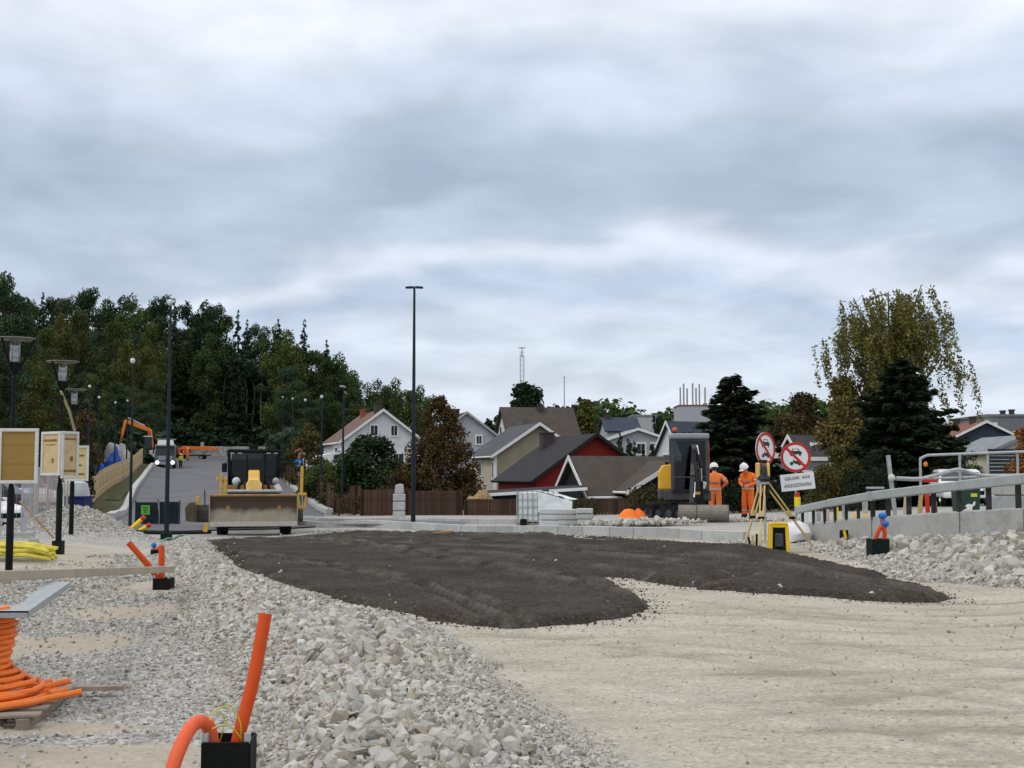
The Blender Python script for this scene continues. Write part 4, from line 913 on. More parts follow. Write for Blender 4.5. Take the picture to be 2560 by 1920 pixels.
def ftree(kind, px, ptop, Y, label=None, group=None, wide=1.0, sink=0):
    if 385 < px < 705 and Y < 276: Y = random.uniform(279, 292)
    ps, H0 = HP[kind]; x = X(px, Y); z = zs(x, Y)-.2-sink; top = P(px, ptop, Y).z; h = max(4, top-z); k = h/H0
    nm = {'pine': 'pine_tree', 'spruce': 'spruce_tree', 'dec': 'leafy_tree', 'aut': 'birch_tree'}[kind]
    kw = wide*.88*min(1.3, max(.75, 1.0*(13/h)**.35))
    zone = 'above the left lamps' if px < 130 else 'behind the slim poles' if px < 265 else 'behind the dark blue pole' if px < 400 else 'above the truck and crane' if px < 530 else 'above the grader' if px < 700 else 'near its right shoulder'
    dpt = ptop - skyline(px); rowl = 'on the skyline' if dpt < 24 else 'in the middle' if dpt < 140 else 'low down'
    lab = label or f'{LAB[kind]} {rowl} of the wooded hill, {zone}'
    return tree_thing(nm, lab, 'tree', (x, Y, z), random.choice(ps), (k*kw, k*kw, k), random.uniform(0,6.28), group or (None if label else f'{LAB[kind]}s {rowl} of the hill {zone}'))
SKY = [(-80,700),(0,738),(60,742),(120,728),(170,752),(225,735),(290,755),(335,752),(420,748),(470,765),(520,762),(570,782),(640,800),(690,812),(740,850),(800,872),(850,900),(885,932),(940,955),(1000,955),(1060,975),(1110,1000)]
def skyline(px): return float(np.interp(px, [a for a, _ in SKY], [b for _, b in SKY]))
# skyline row
px = -60; 
while px < 690:
    Y = random.uniform(275, 315); ftree(random.choice(['pine','pine','spruce','pine','spruce','pine','dec']) , px, skyline(px)+random.uniform(-14, 18), Y, None, None); o_ = bpy.context.scene.objects[-1]
    px += random.uniform(19, 32)
for px_, pt_, Y_, k_, lb in [(512,757,262,'pine','round headed pine rising above the skyline left of the middle of the wooded hill'),(693,800,255,'spruce','sharp dark spruce on the skyline left of the tallest spruce'),(757,800,235,'spruce','tall ragged spruce standing clear on the right shoulder of the wooded hill'),(815,852,240,'spruce','thin spruce on the skyline just right of the tall ragged spruce'),
                         (850,885,230,'dec','pale green tree top on the skyline where the hill drops to the houses'),(2,690,130,'pine','pine top poking in high at the left edge of the picture')]:
    ftree(k_, px_, pt_, Y_, lb)
# middle and front rows on the hill
for Yr, lo, hi, step in ((262, 40, 100, 46), (242, 80, 150, 48), (220, 120, 200, 52), (200, 160, 260, 56), (178, 190, 290, 60)):
    px = -70
    while px < 720 - (250-Yr)*.5:
        kind = random.choice(['pine','pine','spruce','dec','spruce','pine'] if not 385 < px < 560 else ['dec','dec','spruce','pine']); s = skyline(px)
        ftree(kind, px, min(1010, s + random.uniform(lo, hi)), Yr + random.uniform(-9, 9)); px += random.uniform(.55, 1.0)*step
# brighter autumn trees
for i, (px_, pt_, Y_, lb) in enumerate([(150,785,205,'tall yellow topped birch high on the left of the wooded hill'),(192,778,212,'broad golden birch left of the middle lamp on the hill'),(282,800,205,'slim yellow green birch between the two tall left poles'),(372,806,208,'yellow green birch just right of the thin tall pole on the hill'),
                                   (312,852,190,'golden birch lower on the hill behind the slim grey pole'),(110,820,185,'yellow green birch behind the two left lamps'),(362,868,192,'gold tipped birch on the hill near the dark blue street pole'),(225,935,165,'small yellowish tree at the foot of the hill by the third lamp'),(60,850,170,'olive tree behind the nearest lamp'),(250,1010,150,'small pale tree above the blue tarpaulins')]):
    ftree('aut', px_, pt_, Y_, lb, None, .72)
# right shoulder: greener, leafy
px = 690
while px < 1090:
    ftree('dec' if random.random() < .75 else 'aut', px, skyline(px)+random.uniform(-8, 22), random.uniform(215, 250), 'green leafy tree on the lower right shoulder of the wooded hill', 'leafy trees on the right shoulder of the hill'); px += random.uniform(17, 28)
px = 700
while px < 960:
    ftree(random.choice(['dec','dec','pine','aut']), px, skyline(px)+random.uniform(70, 130), random.uniform(185, 205), 'green tree below the right shoulder of the wooded hill, behind the white house', 'trees below the right shoulder of the hill'); px += random.uniform(22, 34)
# trees at the foot of the wood left of the road, close dark ones behind the lamps
for px_, pt_, Y_, k_, lb in [(25,925,120,'dec','dark bushy tree behind the nearest board'),(100,940,112,'aut','olive green tree between the first and second lamps'),(-20,870,105,'pine','dark pine at the left edge behind the nearest lamp'),(150,950,118,'dec','dark green tree behind the second lamp'),(205,1000,125,'dec','dark green tree just right of the third lamp'),
                             (300,985,170,'pine','dark pine behind the pale board fence'),(420,905,190,'dec','dark leafy tree above the truck'),(480,870,188,'pine','dark pine above the orange crane'),(540,930,186,'pine','dark pine above the block wall'),(590,900,190,'spruce','dark spruce above the grader cab'),(640,935,186,'spruce','blackish spruce right of the grader cab'),(690,930,182,'spruce','blackish spruce beside the far street lights'),(380,950,182,'pine','dark pine behind the truck'),(240,960,150,'spruce','dark spruce above the blue tarpaulins')]:
    ftree(k_, px_, pt_, Y_, lb)
for px_, Y_, h_ in [(556,279,19),(585,281,20),(612,278,19),(634,280,18),(655,279,19),(530,281,18),(500,283,17),(672,280,18)]:
    x_ = X(px_, Y_); b, pts = trunk_b(h_, .24, random.uniform(-.008,.008), 7, px_); t = thing('bare_trunk', 'tall bare trunk at the edge of the wood behind the grader', 'tree', (x_, Y_, zs(x_,Y_)-.2), 0, 'bare trunks at the edge of the wood'); b.build('trunk', M['barkgrey'], t)
    V, T = leaves([(pts[-1][0],0,h_-.5),(pts[-1][0]+.6,.2,h_-2),(pts[-1][0]-.6,.2,h_-2.4)], [(1.6,1.6,1.2)]*3, 60, .45, seed=px_); link('crown', crown_mesh('crown', V, T, L['spruce']), t)
# dark undergrowth that closes the wood below the crowns
n = 2300; up = np.zeros((n,3)); pxs = rng.uniform(-300, 760, n); Yq = rng.uniform(160, 320, n); up[:,0] = (pxs-1280)/F*Yq; up[:,1] = Yq; up[:,2] = zg(up[:,0], up[:,1])+rng.uniform(.3, 3.0, n)
k = ~((pxs > 365) & (pxs < 715) & (Yq < 274))
up[:,2] += np.where(Yq > 286, rng.uniform(0, 8, n), 0); V, T = leaves(up[k], [(3.4,3.4,2.8)]*int(k.sum()), 10, .9, seed=5); tag(link('undergrowth', crown_mesh('undergrowth', V, T, L['spruce'])), 'dark undergrowth between the trees of the wooded hill', 'undergrowth', kind='stuff')
# far low woods on the horizon
n = 420; pxs = rng.uniform(1380, 2700, n); Yq = rng.uniform(330, 460, n); q = np.c_[(pxs-1280)/F*Yq, Yq, np.zeros(n)]; q[:,2] = zg(q[:,0], q[:,1])+rng.uniform(2, 12, n)+np.interp(pxs, [1380,1500,1700,1900,2100,2560], [4,6,2,6,5,-3])
V, T = leaves(q, [(6,6,5)]*n, 7, 1.6, seed=6); tag(link('far_woods', crown_mesh('far_woods', V, T, L['decid'])), 'low far woods along the horizon behind the houses', 'woods', kind='stuff')
# garden trees
def solo(name, label, cat, px, ptop, Y, bvt, lm, H, wx=1, bark=None, pbase=None):
    x = X(px, Y); z = zs(x, Y)-.1; h = P(px, ptop, Y).z - z; k = h/H
    return tree_thing(name, label, cat, (x, Y, z), proto('x', bvt, lm, bark), (k*wx, k*wx, k), random.uniform(0, 6.28))
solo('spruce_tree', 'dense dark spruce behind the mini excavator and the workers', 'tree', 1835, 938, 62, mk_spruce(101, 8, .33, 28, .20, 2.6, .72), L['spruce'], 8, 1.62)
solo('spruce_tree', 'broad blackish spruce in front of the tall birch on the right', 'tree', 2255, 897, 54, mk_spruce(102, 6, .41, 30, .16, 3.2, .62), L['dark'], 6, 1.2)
solo('cone_tree', 'broad rusty brown cone shaped tree behind the tall street light', 'tree', 1100, 985, 66, mk_cone(103), L['rusty'], 5, 1.0)
solo('garden_bush', 'large dark green bush in front of the white house', 'bush', 925, 1082, 70, mk_round(104, 3.6, .40, .02, 1500, .12, 40), L['green'], 3.6, 1.1)
solo('garden_tree', 'pointed olive green tree left of the white house', 'tree', 772, 1052, 84, mk_round(105, 5, .26, .05, 700, .17, 26), L['olive'], 5)
solo('garden_bush', 'yellow green bush above the brown fence by the road', 'bush', 832, 1165, 76, mk_round(106, 2.6, .42, .0, 1300, .12, 22), L['olive'], 2.6)
solo('garden_bush', 'low olive bush in front of the white porch', 'bush', 800, 1150, 82, mk_round(126, 2.6, .5, .0, 1100, .13, 22), L['decid'], 2.6)
solo('garden_bush', 'low olive bush at the foot of the rusty brown conifer', 'bush', 985, 1168, 66, mk_round(107, 2, .42, .0, 1500, .09, 20), L['brownleaf'], 2)
solo('round_tree', 'round dark evergreen rising behind the dark roofed house', 'tree', 1315, 955, 150, mk_round(108, 11, .27, .1, 420, .3, 40), L['yew'], 11, 1.0)
solo('garden_tree', 'pale yellow green poplar right of the dark roofed house', 'tree', 1466, 998, 140, mk_round(109, 9, .17, .1, 420, .3, 26, 1.5), L['autumn'], 9)
solo('garden_tree', 'slim yellow green poplar beside the dark roofed house', 'tree', 1436, 1010, 145, mk_round(110, 8, .13, .1, 420, .3, 18, 1.5), L['olive'], 8)
solo('garden_tree', 'slim dark tree left of the dark roofed house', 'tree', 1237, 1005, 150, mk_round(112, 8, .13, .1, 420, .3, 18, 1.5), L['yew'], 8)
solo('garden_tree', 'low green tree between the pale grey and dark roofed houses', 'tree', 1215, 1045, 155, mk_round(113, 6, .3, .1, 400, .3, 18), L['decid'], 6)
solo('garden_tree', 'brown autumn tree left of the tall birch', 'tree', 2010, 985, 96, mk_round(111, 7, .33, .05, 800, .18, 34), L['brownleaf'], 7, 1.05)
solo('garden_bush', 'olive and brown bush beside the tall birch', 'bush', 1965, 1040, 92, mk_round(119, 5, .42, .0, 800, .17, 30), L['brownleaf'], 5)
solo('garden_bush', 'orange yellow bush cut off by the right edge', 'bush', 2590, 1040, 57, mk_round(114, 3.4, .30, .05, 1500, .1, 26), L['orange'], 3.4)
for i, (px_, pt_, Y_, lb) in enumerate([(1552,1078,100,'tallest slim thuja left of the small pale house'),(1574,1088,101,'slim thuja just right of the tallest one'),(1586,1098,99,'short slim thuja left of the small pale house window'),(1606,1116,98,'tiny thuja under the left window of the small pale house'),(1629,1106,98,'tiny thuja under the right window of the small pale house'),(1637,1032,150,'left of the two tall slim thujas by the far block'),(1650,1034,150,'right of the two tall slim thujas by the far block')]):
    solo('thuja', lb, 'thuja', px_, pt_, Y_, mk_round(200+i, 4, .10, .0, 1500, .12, 30, 1.8), L['yew'] if i % 2 else L['spruce'], 4, .95)
# tall weeping birch
def mk_birch(seed, H=9.6):
    r = np.random.default_rng(seed); q = random.Random(seed); b, pts = trunk_b(H*.72, .2, 0, 8, seed); V, T = [], []
    for k in range(64):
        f = q.uniform(.1, 1.0)**.6; a = q.uniform(0, 6.283); R_ = H*.25*(.6+.4*math.sin(math.pi*min(1, f*.9+.1)))*q.uniform(.35, 1.0); st = Vector((0,0,H*.22+f*H*.4)); en = Vector((math.cos(a)*R_*.8, math.sin(a)*R_*.8, min(H*q.uniform(.93,.99), st.z+H*q.uniform(.2,.48))))
        tip = Vector((math.cos(a)*R_*1.15, math.sin(a)*R_*1.15, en.z - H*.05)); b.tube([st, st.lerp(en,.5)+Vector((0,0,.1)), en, tip], [.05,.035,.02,.008], 5)
        for s_ in range(q.randint(5, 9)):
            o = en.lerp(tip, q.random()) if q.random() < .6 else st.lerp(en, q.uniform(.4,1)); o = o + Vector((q.gauss(0,.22), q.gauss(0,.22), q.gauss(0,.1))); Ln = H*q.uniform(.06, .22); n_ = int(Ln*52)
            t_ = r.uniform(0, 1, n_); p = np.array(o) + np.c_[r.normal(0,.055,n_)+t_*.18, r.normal(0,.055,n_), -t_*Ln]
            d = r.normal(size=(n_,3)); d[:,2] -= 1.0; d /= np.linalg.norm(d, axis=1)[:,None]; e = np.cross(d, r.normal(size=(n_,3))); e /= np.linalg.norm(e, axis=1)[:,None]; z_ = .062*r.uniform(.6,1.4,n_)[:,None]
            V.append(np.stack([p-d*z_, p-e*z_*.5, p+d*z_, p+e*z_*.5], 1).reshape(-1,3)); T.append(np.repeat(np.clip(r.normal(.45,.25,n_),0,1), 4))
    return b, np.concatenate(V), np.concatenate(T)
solo('birch_tree', 'tall weeping birch with thin olive yellow foliage on the right', 'tree', 2225, 705, 60, mk_birch(120), L['birch'], 9.6, 1.22, M['birchbark'])
solo('birch_tree', 'lower denser birch on the left of the tall weeping birch', 'tree', 2130, 905, 61, mk_round(121, 6, .26, .0, 1200, .12, 34, 1.3), L['birch'], 6)
solo('garden_bush', 'olive brown bush below the tall birch behind the guard rail', 'bush', 2085, 1120, 50, mk_round(122, 3, .42, .0, 1500, .1, 26), L['olive'], 3)
solo('garden_bush', 'dark olive bush under the broad blackish spruce', 'bush', 2180, 1130, 48, mk_round(123, 2.6, .45, .0, 1500, .1, 26), L['dark'], 2.6)
solo('garden_bush', 'small green bush at the right foot of the broad blackish spruce', 'bush', 2390, 1090, 75, mk_round(124, 3, .34, .0, 1100, .12, 22), L['decid'], 3)
# hedges
def hedge(label, pts, h, wd, lm, n=1100, sz=.09):
    t = thing('hedge', label, 'hedge', on(*pts[0])); o = Vector(t.location); cs, rs = [], []
    for (a, b_) in zip(pts, pts[1:]):
        A_, B_ = on(*a), on(*b_); m_ = max(2, int((B_-A_).length/.6))
        for k in range(m_+1): c = A_.lerp(B_, k/m_); cs.append((c.x-o.x, c.y-o.y, zs(c.x,c.y)+h*.5-o.z)); rs.append((.55, wd, h*.56))
    V, T = leaves(cs, rs, n, sz, seed=len(label)); link('foliage', crown_mesh('foliage', V, T, lm), t)
    st = B()
    for c in cs[::2]: st.tube([(c[0],c[1],c[2]-h*.5-.1),(c[0]+.05,c[1],c[2]+h*.2)], [.03,.012], 5)
    st.build('stems', M['bark'], t); return t
hedge('olive green hedge under the white roof edge left of the mini excavator', [(1590,55),(1720,55)], 1.35, .6, L['olive'])
hedge('dark hedge behind the two workers in orange', [(1730,54),(1960,53)], 1.5, .7, L['dark'])
hedge('dark hedge below the white balcony', [(1960,58),(2090,58)], 1.2, .6, L['yew'])
hedge('low green hedge between the tank and the red house', [(1395,58),(1470,58)], .85, .4, L['green'])
hedge('brown and yellow hedge at the foot of the white house garden', [(850,64),(1010,63.5)], 1.15, .35, L['brownleaf'])
# masts and rooftop antennas far off
def mast(label, px, pt, pb, Y, r, heads, lat=False):
    x = X(px, Y); z1 = P(px, pt, Y).z; z0 = zs(x, Y); t = thing('radio_mast', label, 'mast', (x, Y, z0)); H = z1-z0
    b = B()
    if lat:
        for sx, sy in ((-1,-1),(1,-1),(1,1),(-1,1)): b.tube([(sx*r,sy*r,0),(sx*r,sy*r,H*.93)], r*.22, 5)
        for k in range(int(H/(r*3))):
            zq = k*r*3; b.bar((-r,-r,zq),(r,-r,zq+r*3), r*.16); b.bar((r,r,zq),(-r,r,zq+r*3), r*.16); b.bar((-r,r,zq),(-r,-r,zq+r*3), r*.16); b.bar((r,-r,zq),(r,r,zq+r*3), r*.16)
        B().tube([(0,0,H*.92),(0,0,H)], r*.3, 6).build('top_pole', M['zinc'], t)
    else: b.tube([(0,0,0),(0,0,H)], [r, r*.5], 6)
    b.build('tower', M['zinc'], t)
    for zf, wd in heads: B().bar((-wd,0,H*zf),(wd,0,H*zf), wd*.25).build('antenna', M['zinc'], t)
mast('tall lattice radio mast above the round dark tree', 1305, 868, 1020, 380, .55, [(.995,1.1),(.93,.7)], True)
mast('thin radio mast right of the lattice one', 1411, 941, 1020, 330, .22, [(.99,.35)])
t = house_block('antenna_block', 'far building with a cluster of pale antenna frames behind the spruce', 1698, 1775, 1012, 240, 8, M['w_grey'], M['brickred'])
for k in range(7): B().tube([(-2.4+k*.78, 2+(k%3), t.dimensions.z+13),(-2.4+k*.78, 2+(k%3), 13+5.2+(k%2)*.8)], .16, 6).build('antenna', M['zinc'], t)
# ------------------------------------------------------------------ wheels, cars, trucks
def wheel(parent, c, r, wd, rimm=None, lug=True, name='wheel'):
    """a wheel turning about the local x axis"""
    h = wd/2; b = B(); b.lathe([(r*.55,-h*.9),(r*.8,-h),(r*.96,-h*.86),(r,-h*.5),(r,h*.5),(r*.96,h*.86),(r*.8,h),(r*.55,h*.9)], 24, c, 'X')
    if lug:
        for k in range(20):
            a = 2*math.pi*k/20; 
            for sx in (-1,1): b.box((c[0]+sx*h*.48, c[1]+math.cos(a+sx*.08)*r*1.0, c[2]+math.sin(a+sx*.08)*r*1.0), (h*.85, r*.14, r*.09), rx=a+sx*.08-math.pi/2)
    w_ = b.build(name, M['tyre'], parent)
    q = B().lathe([(0.01,-h*.35),(r*.3,-h*.4),(r*.5,-h*.5),(r*.56,-h*.92),(r*.56,h*.92),(r*.5,h*.5),(r*.3,h*.4),(0.01,h*.35)], 18, c, 'X')
    q.build('rim', rimm or M['darkmetal'], w_); return w_
def car(name, label, loc, rz, paint, Lc=4.4, Wc=1.8, Hc=1.48, van=False):
    """front faces local -y"""
    t = thing(name, label, 'van' if van else 'car', loc, rz); hw = Wc/2; hl = Lc/2
    if van: low = [(-hl,.35),(-hl,.75),(-hl+.15,1.0),(-hl+.9,1.15),(hl-.02,1.15),(hl,.9),(hl,.35)]; up = [(-hl+.85,1.13),(-hl+1.6,Hc-.08),(-hl+1.9,Hc),(hl-.15,Hc),(hl-.02,1.13)]
    else: low = [(-hl,.32),(-hl-.02,.55),(-hl+.08,.72),(-hl+.35,.80),(-hl+1.05,.92),(hl-.9,.96),(hl-.12,.93),(hl,.75),(hl,.35)]; up = [(-hl+1.0,.9),(-hl+1.75,Hc-.06),(-hl+2.1,Hc),(hl-1.35,Hc-.02),(hl-.75,Hc-.2),(hl-.35,.93)]
    b = B().prism([(-hw, y, z) for y, z in low], (Wc,0,0)); body = b.build('body', paint, t, bevel=.07, seg=2)
    n = len(up); iw = hw*.80; lw = hw*.96; V = []; zmin, zmax = .92, Hc
    for sx in (-1, 1):
        for y, z in up: f = (z-zmin)/(zmax-zmin); V.append((sx*(lw*(1-f)+iw*f), y, z))
    fs = [tuple(range(n-1,-1,-1)), tuple(range(n, 2*n))] + [(i, (i+1)%n, (i+1)%n+n, i+n) for i in range(n)]
    cb = B().add(V, fs); cb.build('cabin', paint, t, bevel=.05, seg=2)
    # glazing set just proud of the cabin
    y0, y1 = up[0][0], up[1][0]; z0, z1 = up[0][1]+.06, up[1][1]-.05
    def q(f, sx): z = z0+(z1-z0)*f; y = y0+(y1-y0)*((z-up[0][1])/(up[1][1]-up[0][1])); w2 = lw+(iw-lw)*((z-zmin)/(zmax-zmin)); return (sx*(w2-.07), y-.012, z)
    B().prism([q(0,-1), q(0,1), q(1,1), q(1,-1)], (0,.01,0)).build('windscreen', M['glass'], t)
    yr = hl-.75 if not van else hl-.2
    for sx in (-1, 1):
        def s(y, z): w2 = lw+(iw-lw)*((z-zmin)/(zmax-zmin)); return (sx*(w2+.006), y, z)
        segs = [(up[1][0]-.25, (up[1][0]+yr)/2-.05, True), ((up[1][0]+yr)/2+.05, yr-.1, False)]
        for a, c_, fr in segs:
            B().prism([s(a-(.2 if fr else 0), 1.0 if not van else 1.2), s(c_, 1.0 if not van else 1.2), s(c_, Hc-.12), s(a+.35 if fr else a, Hc-.12)], (sx*.012,0,0)).build('side_window', M['glass'], t)
        B().box((sx*(hw*.72), -hl+.07, .70), (.36,.16,.15), sx*.35).build('headlight', M['lampglass'], t, bevel=.03)
        B().box((sx*(hw*.80), hl-.03, .82 if not van else 1.1), (.24,.1,.2 if not van else .5)).build('tail_light', M['tail'], t, bevel=.02)
        B().box((sx*(hw+.09), up[0][0]+.35, 1.0 if not van else 1.25), (.2,.1,.14)).build('mirror', paint, t, bevel=.03)
        for yy in (-hl+.82, hl-.85): wheel(t, (sx*(hw-.1), yy, .32), .32, .21, M['cargrey'], False)
    B().box((0,-hl-.005,.52), (Wc*.6,.06,.16)).build('grille', M['black'], t, bevel=.02); B().box((0,-hl-.015,.38), (.5,.03,.11)).build('number_plate', M['signwhite'], t)
    return t
p = on(-88, 41); car('parked_car', 'white parked car nearest the mesh fence at the left edge', (p.x, p.y, p.z), R(64), M['carwhite'], 4.2, 1.8, 1.5)
p = on(-80, 46); car('parked_car', 'dark grey parked car behind the white car with a red tail lamp', (p.x, p.y, p.z+.15), R(-82), M['cardark'])
p = on(10, 54); car('parked_van', 'white van seen through the mesh fence between the first and second lamps', (p.x, p.y, p.z), R(66), M['carwhite'], 5.0, 1.95, 2.1, True)
p = on(2390, 50.5); car('parked_car', 'white parked car behind the guard rail, only its roof and windows showing', (p.x, p.y, p.z+.02), R(-8), M['carwhite'], 4.3, 1.85, 1.42)
# ------------------------------------------------------------------ motor grader
def grader():
    p = on(637, 46); g = thing('motor_grader', 'large yellow motor grader with a wide front blade and black cab on the dark layer', 'grader', p, R(11.5))
    prof = [(.02,.36),(-.02,.5),(.03,.7),(.08,.95),(.06,1.2),(-.03,1.42)]
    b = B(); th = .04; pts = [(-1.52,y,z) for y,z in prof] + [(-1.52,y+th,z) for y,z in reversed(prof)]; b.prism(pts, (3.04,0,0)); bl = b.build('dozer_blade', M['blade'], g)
    B().tube([(-1.53,-.03,1.44),(1.53,-.03,1.44)], .045, 8).build('top_edge', M['rust'], bl); B().box((0,-.045,.42), (3.1,.03,.17)).build('cutting_edge', M['cutedge'], bl, bevel=.006)
    for sx in (-1,1):
        B().box((sx*1.54,.02,.9), (.035,.16,1.1)).build('end_plate', M['dusty'], bl); B().box((sx*.9,.16,.85), (.12,.18,.9)).build('rib', M['rust'], bl)
    B().box((-1.65,-.02,.30), (.16,.1,.3), ry=.25).build('corner_bit', M['cat'], bl, bevel=.01)
    B().box((0,.55,.62), (1.5,.9,.18)).box((0,.25,.95), (.9,.25,.5)).build('push_frame', M['darkmetal'], g, bevel=.02)
    B().box((0,1.2,.62), (2.1,.22,.22)).tube([(-.95,1.2,.62),(.95,1.2,.95)], .05, 8).build('front_axle', M['darkmetal'], g)
    for sx in (-1,1): wheel(g, (sx*1.13+.03,1.2,.64), .66, .42, M['cat'])
    b = B(); b.prism([(-.27,.45,1.5),(.27,.45,1.5),(.29,.45,1.84),(.16,.45,2.02),(-.16,.45,2.02),(-.29,.45,1.84)], (0,.9,0)); no = b.build('nose', M['catpale'], g, bevel=.03)
    B().box((0,.44,1.62), (.34,.04,.10)).build('nose_plate', M['cat'], no); B().box((-.16,.41,1.56), (.13,.05,.08)).box((.16,.41,1.56), (.13,.05,.08)).build('front_lights', M['lampglass'], no)
    b = B(); b.bar((0,1.3,1.72),(0,3.0,2.15),.42,.44).bar((0,3.0,2.15),(0,4.4,1.7),.42,.44); b.build('main_frame', M['cat'], g, bevel=.03)
    B().tube([(-.95,.3,1.58),(.98,.3,1.58)], .065, 10).build('hydraulic_bar', M['zinc'], g)
    B().box((.86,.3,1.70), (.2,.1,.28), ry=-.5).build('bracket', M['signwhite'], g)
    # left upright and right arm carrying the lifted side tools
    b = B(); b.box((-1.17,.9,1.75), (.10,.3,.95)).box((-1.02,.9,1.68), (.10,.3,.80)).box((-1.10,.95,1.95), (.30,.12,.10)).box((-1.30,.9,2.02), (.1,.14,.1)); b.build('side_bracket', M['cat'], g, bevel=.015)
    b = B(); b.bar((1.70,.6,1.45),(1.72,.6,2.5), .11).bar((1.60,.6,1.42),(1.62,.6,1.05), .07).bar((1.86,.6,1.42),(1.83,.6,1.0), .07)
    b.box((1.73,.6,1.47), (.32,.14,.10)).box((1.73,.6,1.0), (.28,.14,.12)); b.build('lift_arm', M['cat'], g, bevel=.012)
    B().tube([(1.73,.6,1.05),(1.73,.6,1.5)], .05, 8).build('ram', M['chrome'], g)
    # moldboard under the frame, swung out to the left
    prof = [(.02,.40),(-.05,.55),(-.05,.85),(.06,1.05)]; b = B(); b.prism([(-2.1,2.6+y,z) for y,z in prof] + [(-2.1,2.64+y,z) for y,z in reversed(prof)], (3.95,0,0)); mb = b.build('moldboard', M['dusty2'], g)
    B().prism([(-2.12,2.25,.42),(-2.12,2.85,.42),(-2.12,2.85,1.02),(-2.12,2.65,1.16),(-2.12,2.35,1.05)], (-.06,0,0)).build('end_plate', M['darkrust'], mb)
    b = B(); b.prism([(-2.14,2.2,.42),(-2.46,2.3,.46),(-2.5,2.35,.95),(-2.34,2.3,1.14),(-2.14,2.25,1.16)], (0,.05,0)); b.build('wing', M['darkrust'], mb)
    B().box((-2.05,2.5,1.22), (.14,.14,.3)).build('hinge', M['cat'], mb, bevel=.01); B().tube([(-1.78,2.5,1.0),(-1.8,2.5,1.62)], .02, 6).build('marker_rod', M['black'], mb)
    B().tube([(-.5,2.4,1.9),(-.75,2.5,1.1)], .06, 8).tube([(.5,2.4,1.9),(.75,2.5,1.1)], .06, 8).build('lift_cylinders', M['darkmetal'], g)
    B().lathe([(.72,1.02),(.8,1.02),(.8,1.14),(.72,1.14)], 24, (0,2.7,0)).build('turntable_ring', M['darkmetal'], g)
    # cab
    y0, y1, zb, zt = 4.2, 5.7, 1.25, 3.12; hw = 1.0
    cab = B().box((0,(y0+y1)/2,zb-.05), (1.9,1.5,.12)).box((0,y1,2.0), (1.8,.08,1.6)).box((0,y0,1.45), (1.2,.08,.35)).build('cab', M['black'], g)
    b = B()
    for sx in (-1,1):
        b.bar((sx*.72,y0,zb),(sx*.98,y0,zt-.1),.10); b.bar((sx*.95,y1,zb),(sx*.98,y1,zt-.1),.12); b.bar((sx*.98,y0,zb+.05),(sx*.98,y1,zb+.05),.08); b.bar((sx*.98,4.95,zb),(sx*.98,4.95,zt-.1),.06)
    b.bar((-.98,y0,2.15),(-.5,y0,2.1),.04).bar((.98,y0,2.15),(.5,y0,2.1),.04).bar((-.26,y0-.02,zb),(-.26,y0-.02,2.95),.05).bar((.42,y0-.02,zb),(.42,y0-.02,2.95),.05)
    b.build('cab_frame', M['black'], cab, bevel=.01)
    rf = B().box((0,(y0+y1)/2,zt-.02), (2.06,1.75,.14)).box((-.02,4.8,zt+.14), (.36,.5,.22)).build('cab_roof', M['black'], cab, bevel=.03)
    B().box((0,y0+.03,2.35), (1.7,.015,1.45)).build('windscreen', M['cabglass'], cab); B().box((-.97,4.95,2.35), (.015,1.4,1.4)).box((.97,4.95,2.35), (.015,1.4,1.4)).build('side_glass', M['cabglass'], cab)
    B().box((0,5.2,1.9), (.5,.14,.75)).box((0,5.0,1.55), (.5,.5,.14)).build('seat', M['black'], cab, bevel=.03)
    for sx in (-1,1):
        for k in range(2): B().box((sx*(.55+.28*k),y0-.06,zt-.06), (.17,.08,.12)).build('work_light', M['lampglass'], rf, bevel=.01)
        B().box((sx*1.12,y0-.15,2.45), (.2,.06,.34)).tube([(sx*.98,y0,2.7),(sx*1.12,y0-.15,2.62)], .015, 5).build('mirror', M['black'], cab)
    B().ball((-.66,y0-.5,1.92), (.16,.13,.17)).build('headlamp', M['lampglass'], g); B().ball((.84,y0-.5,1.92), (.14,.13,.15)).build('headlamp', M['zinc'], g)
    B().tube([(-.9,y0-.45,1.6),(-.66,y0-.45,1.75)], .04, 6).tube([(.9,y0-.45,1.6),(.84,y0-.45,1.78)], .04, 6).box((0,y0-.3,1.55), (1.9,.1,.1)).build('lamp_bracket', M['darkmetal'], g)
    B().box((-.62,y0-.4,1.66), (.7,.3,.24)).build('step', M['rust'], g, bevel=.02); B().box((.66,y0-.4,1.66), (.6,.3,.24)).build('step', M['rust'], g, bevel=.02)
    B().box((0,3.9,1.72), (.8,.5,.32)).build('console', M['darkmetal'], g, bevel=.04)
    b = B(); b.box((0,7.0,1.75), (1.35,2.6,1.1)); b.build('engine_hood', M['cat'], g, bevel=.06); B().tube([(.4,6.8,2.3),(.4,6.8,3.0)], .07, 8).build('exhaust', M['darkmetal'], g)
    B().box((0,6.3,.85), (1.7,3.4,.4)).build('rear_frame', M['darkmetal'], g, bevel=.03)
    for sx in (-1,1):
        for yy in (5.4,7.1): wheel(g, (sx*1.12,yy,.66), .68, .44, M['cat'])
    return g
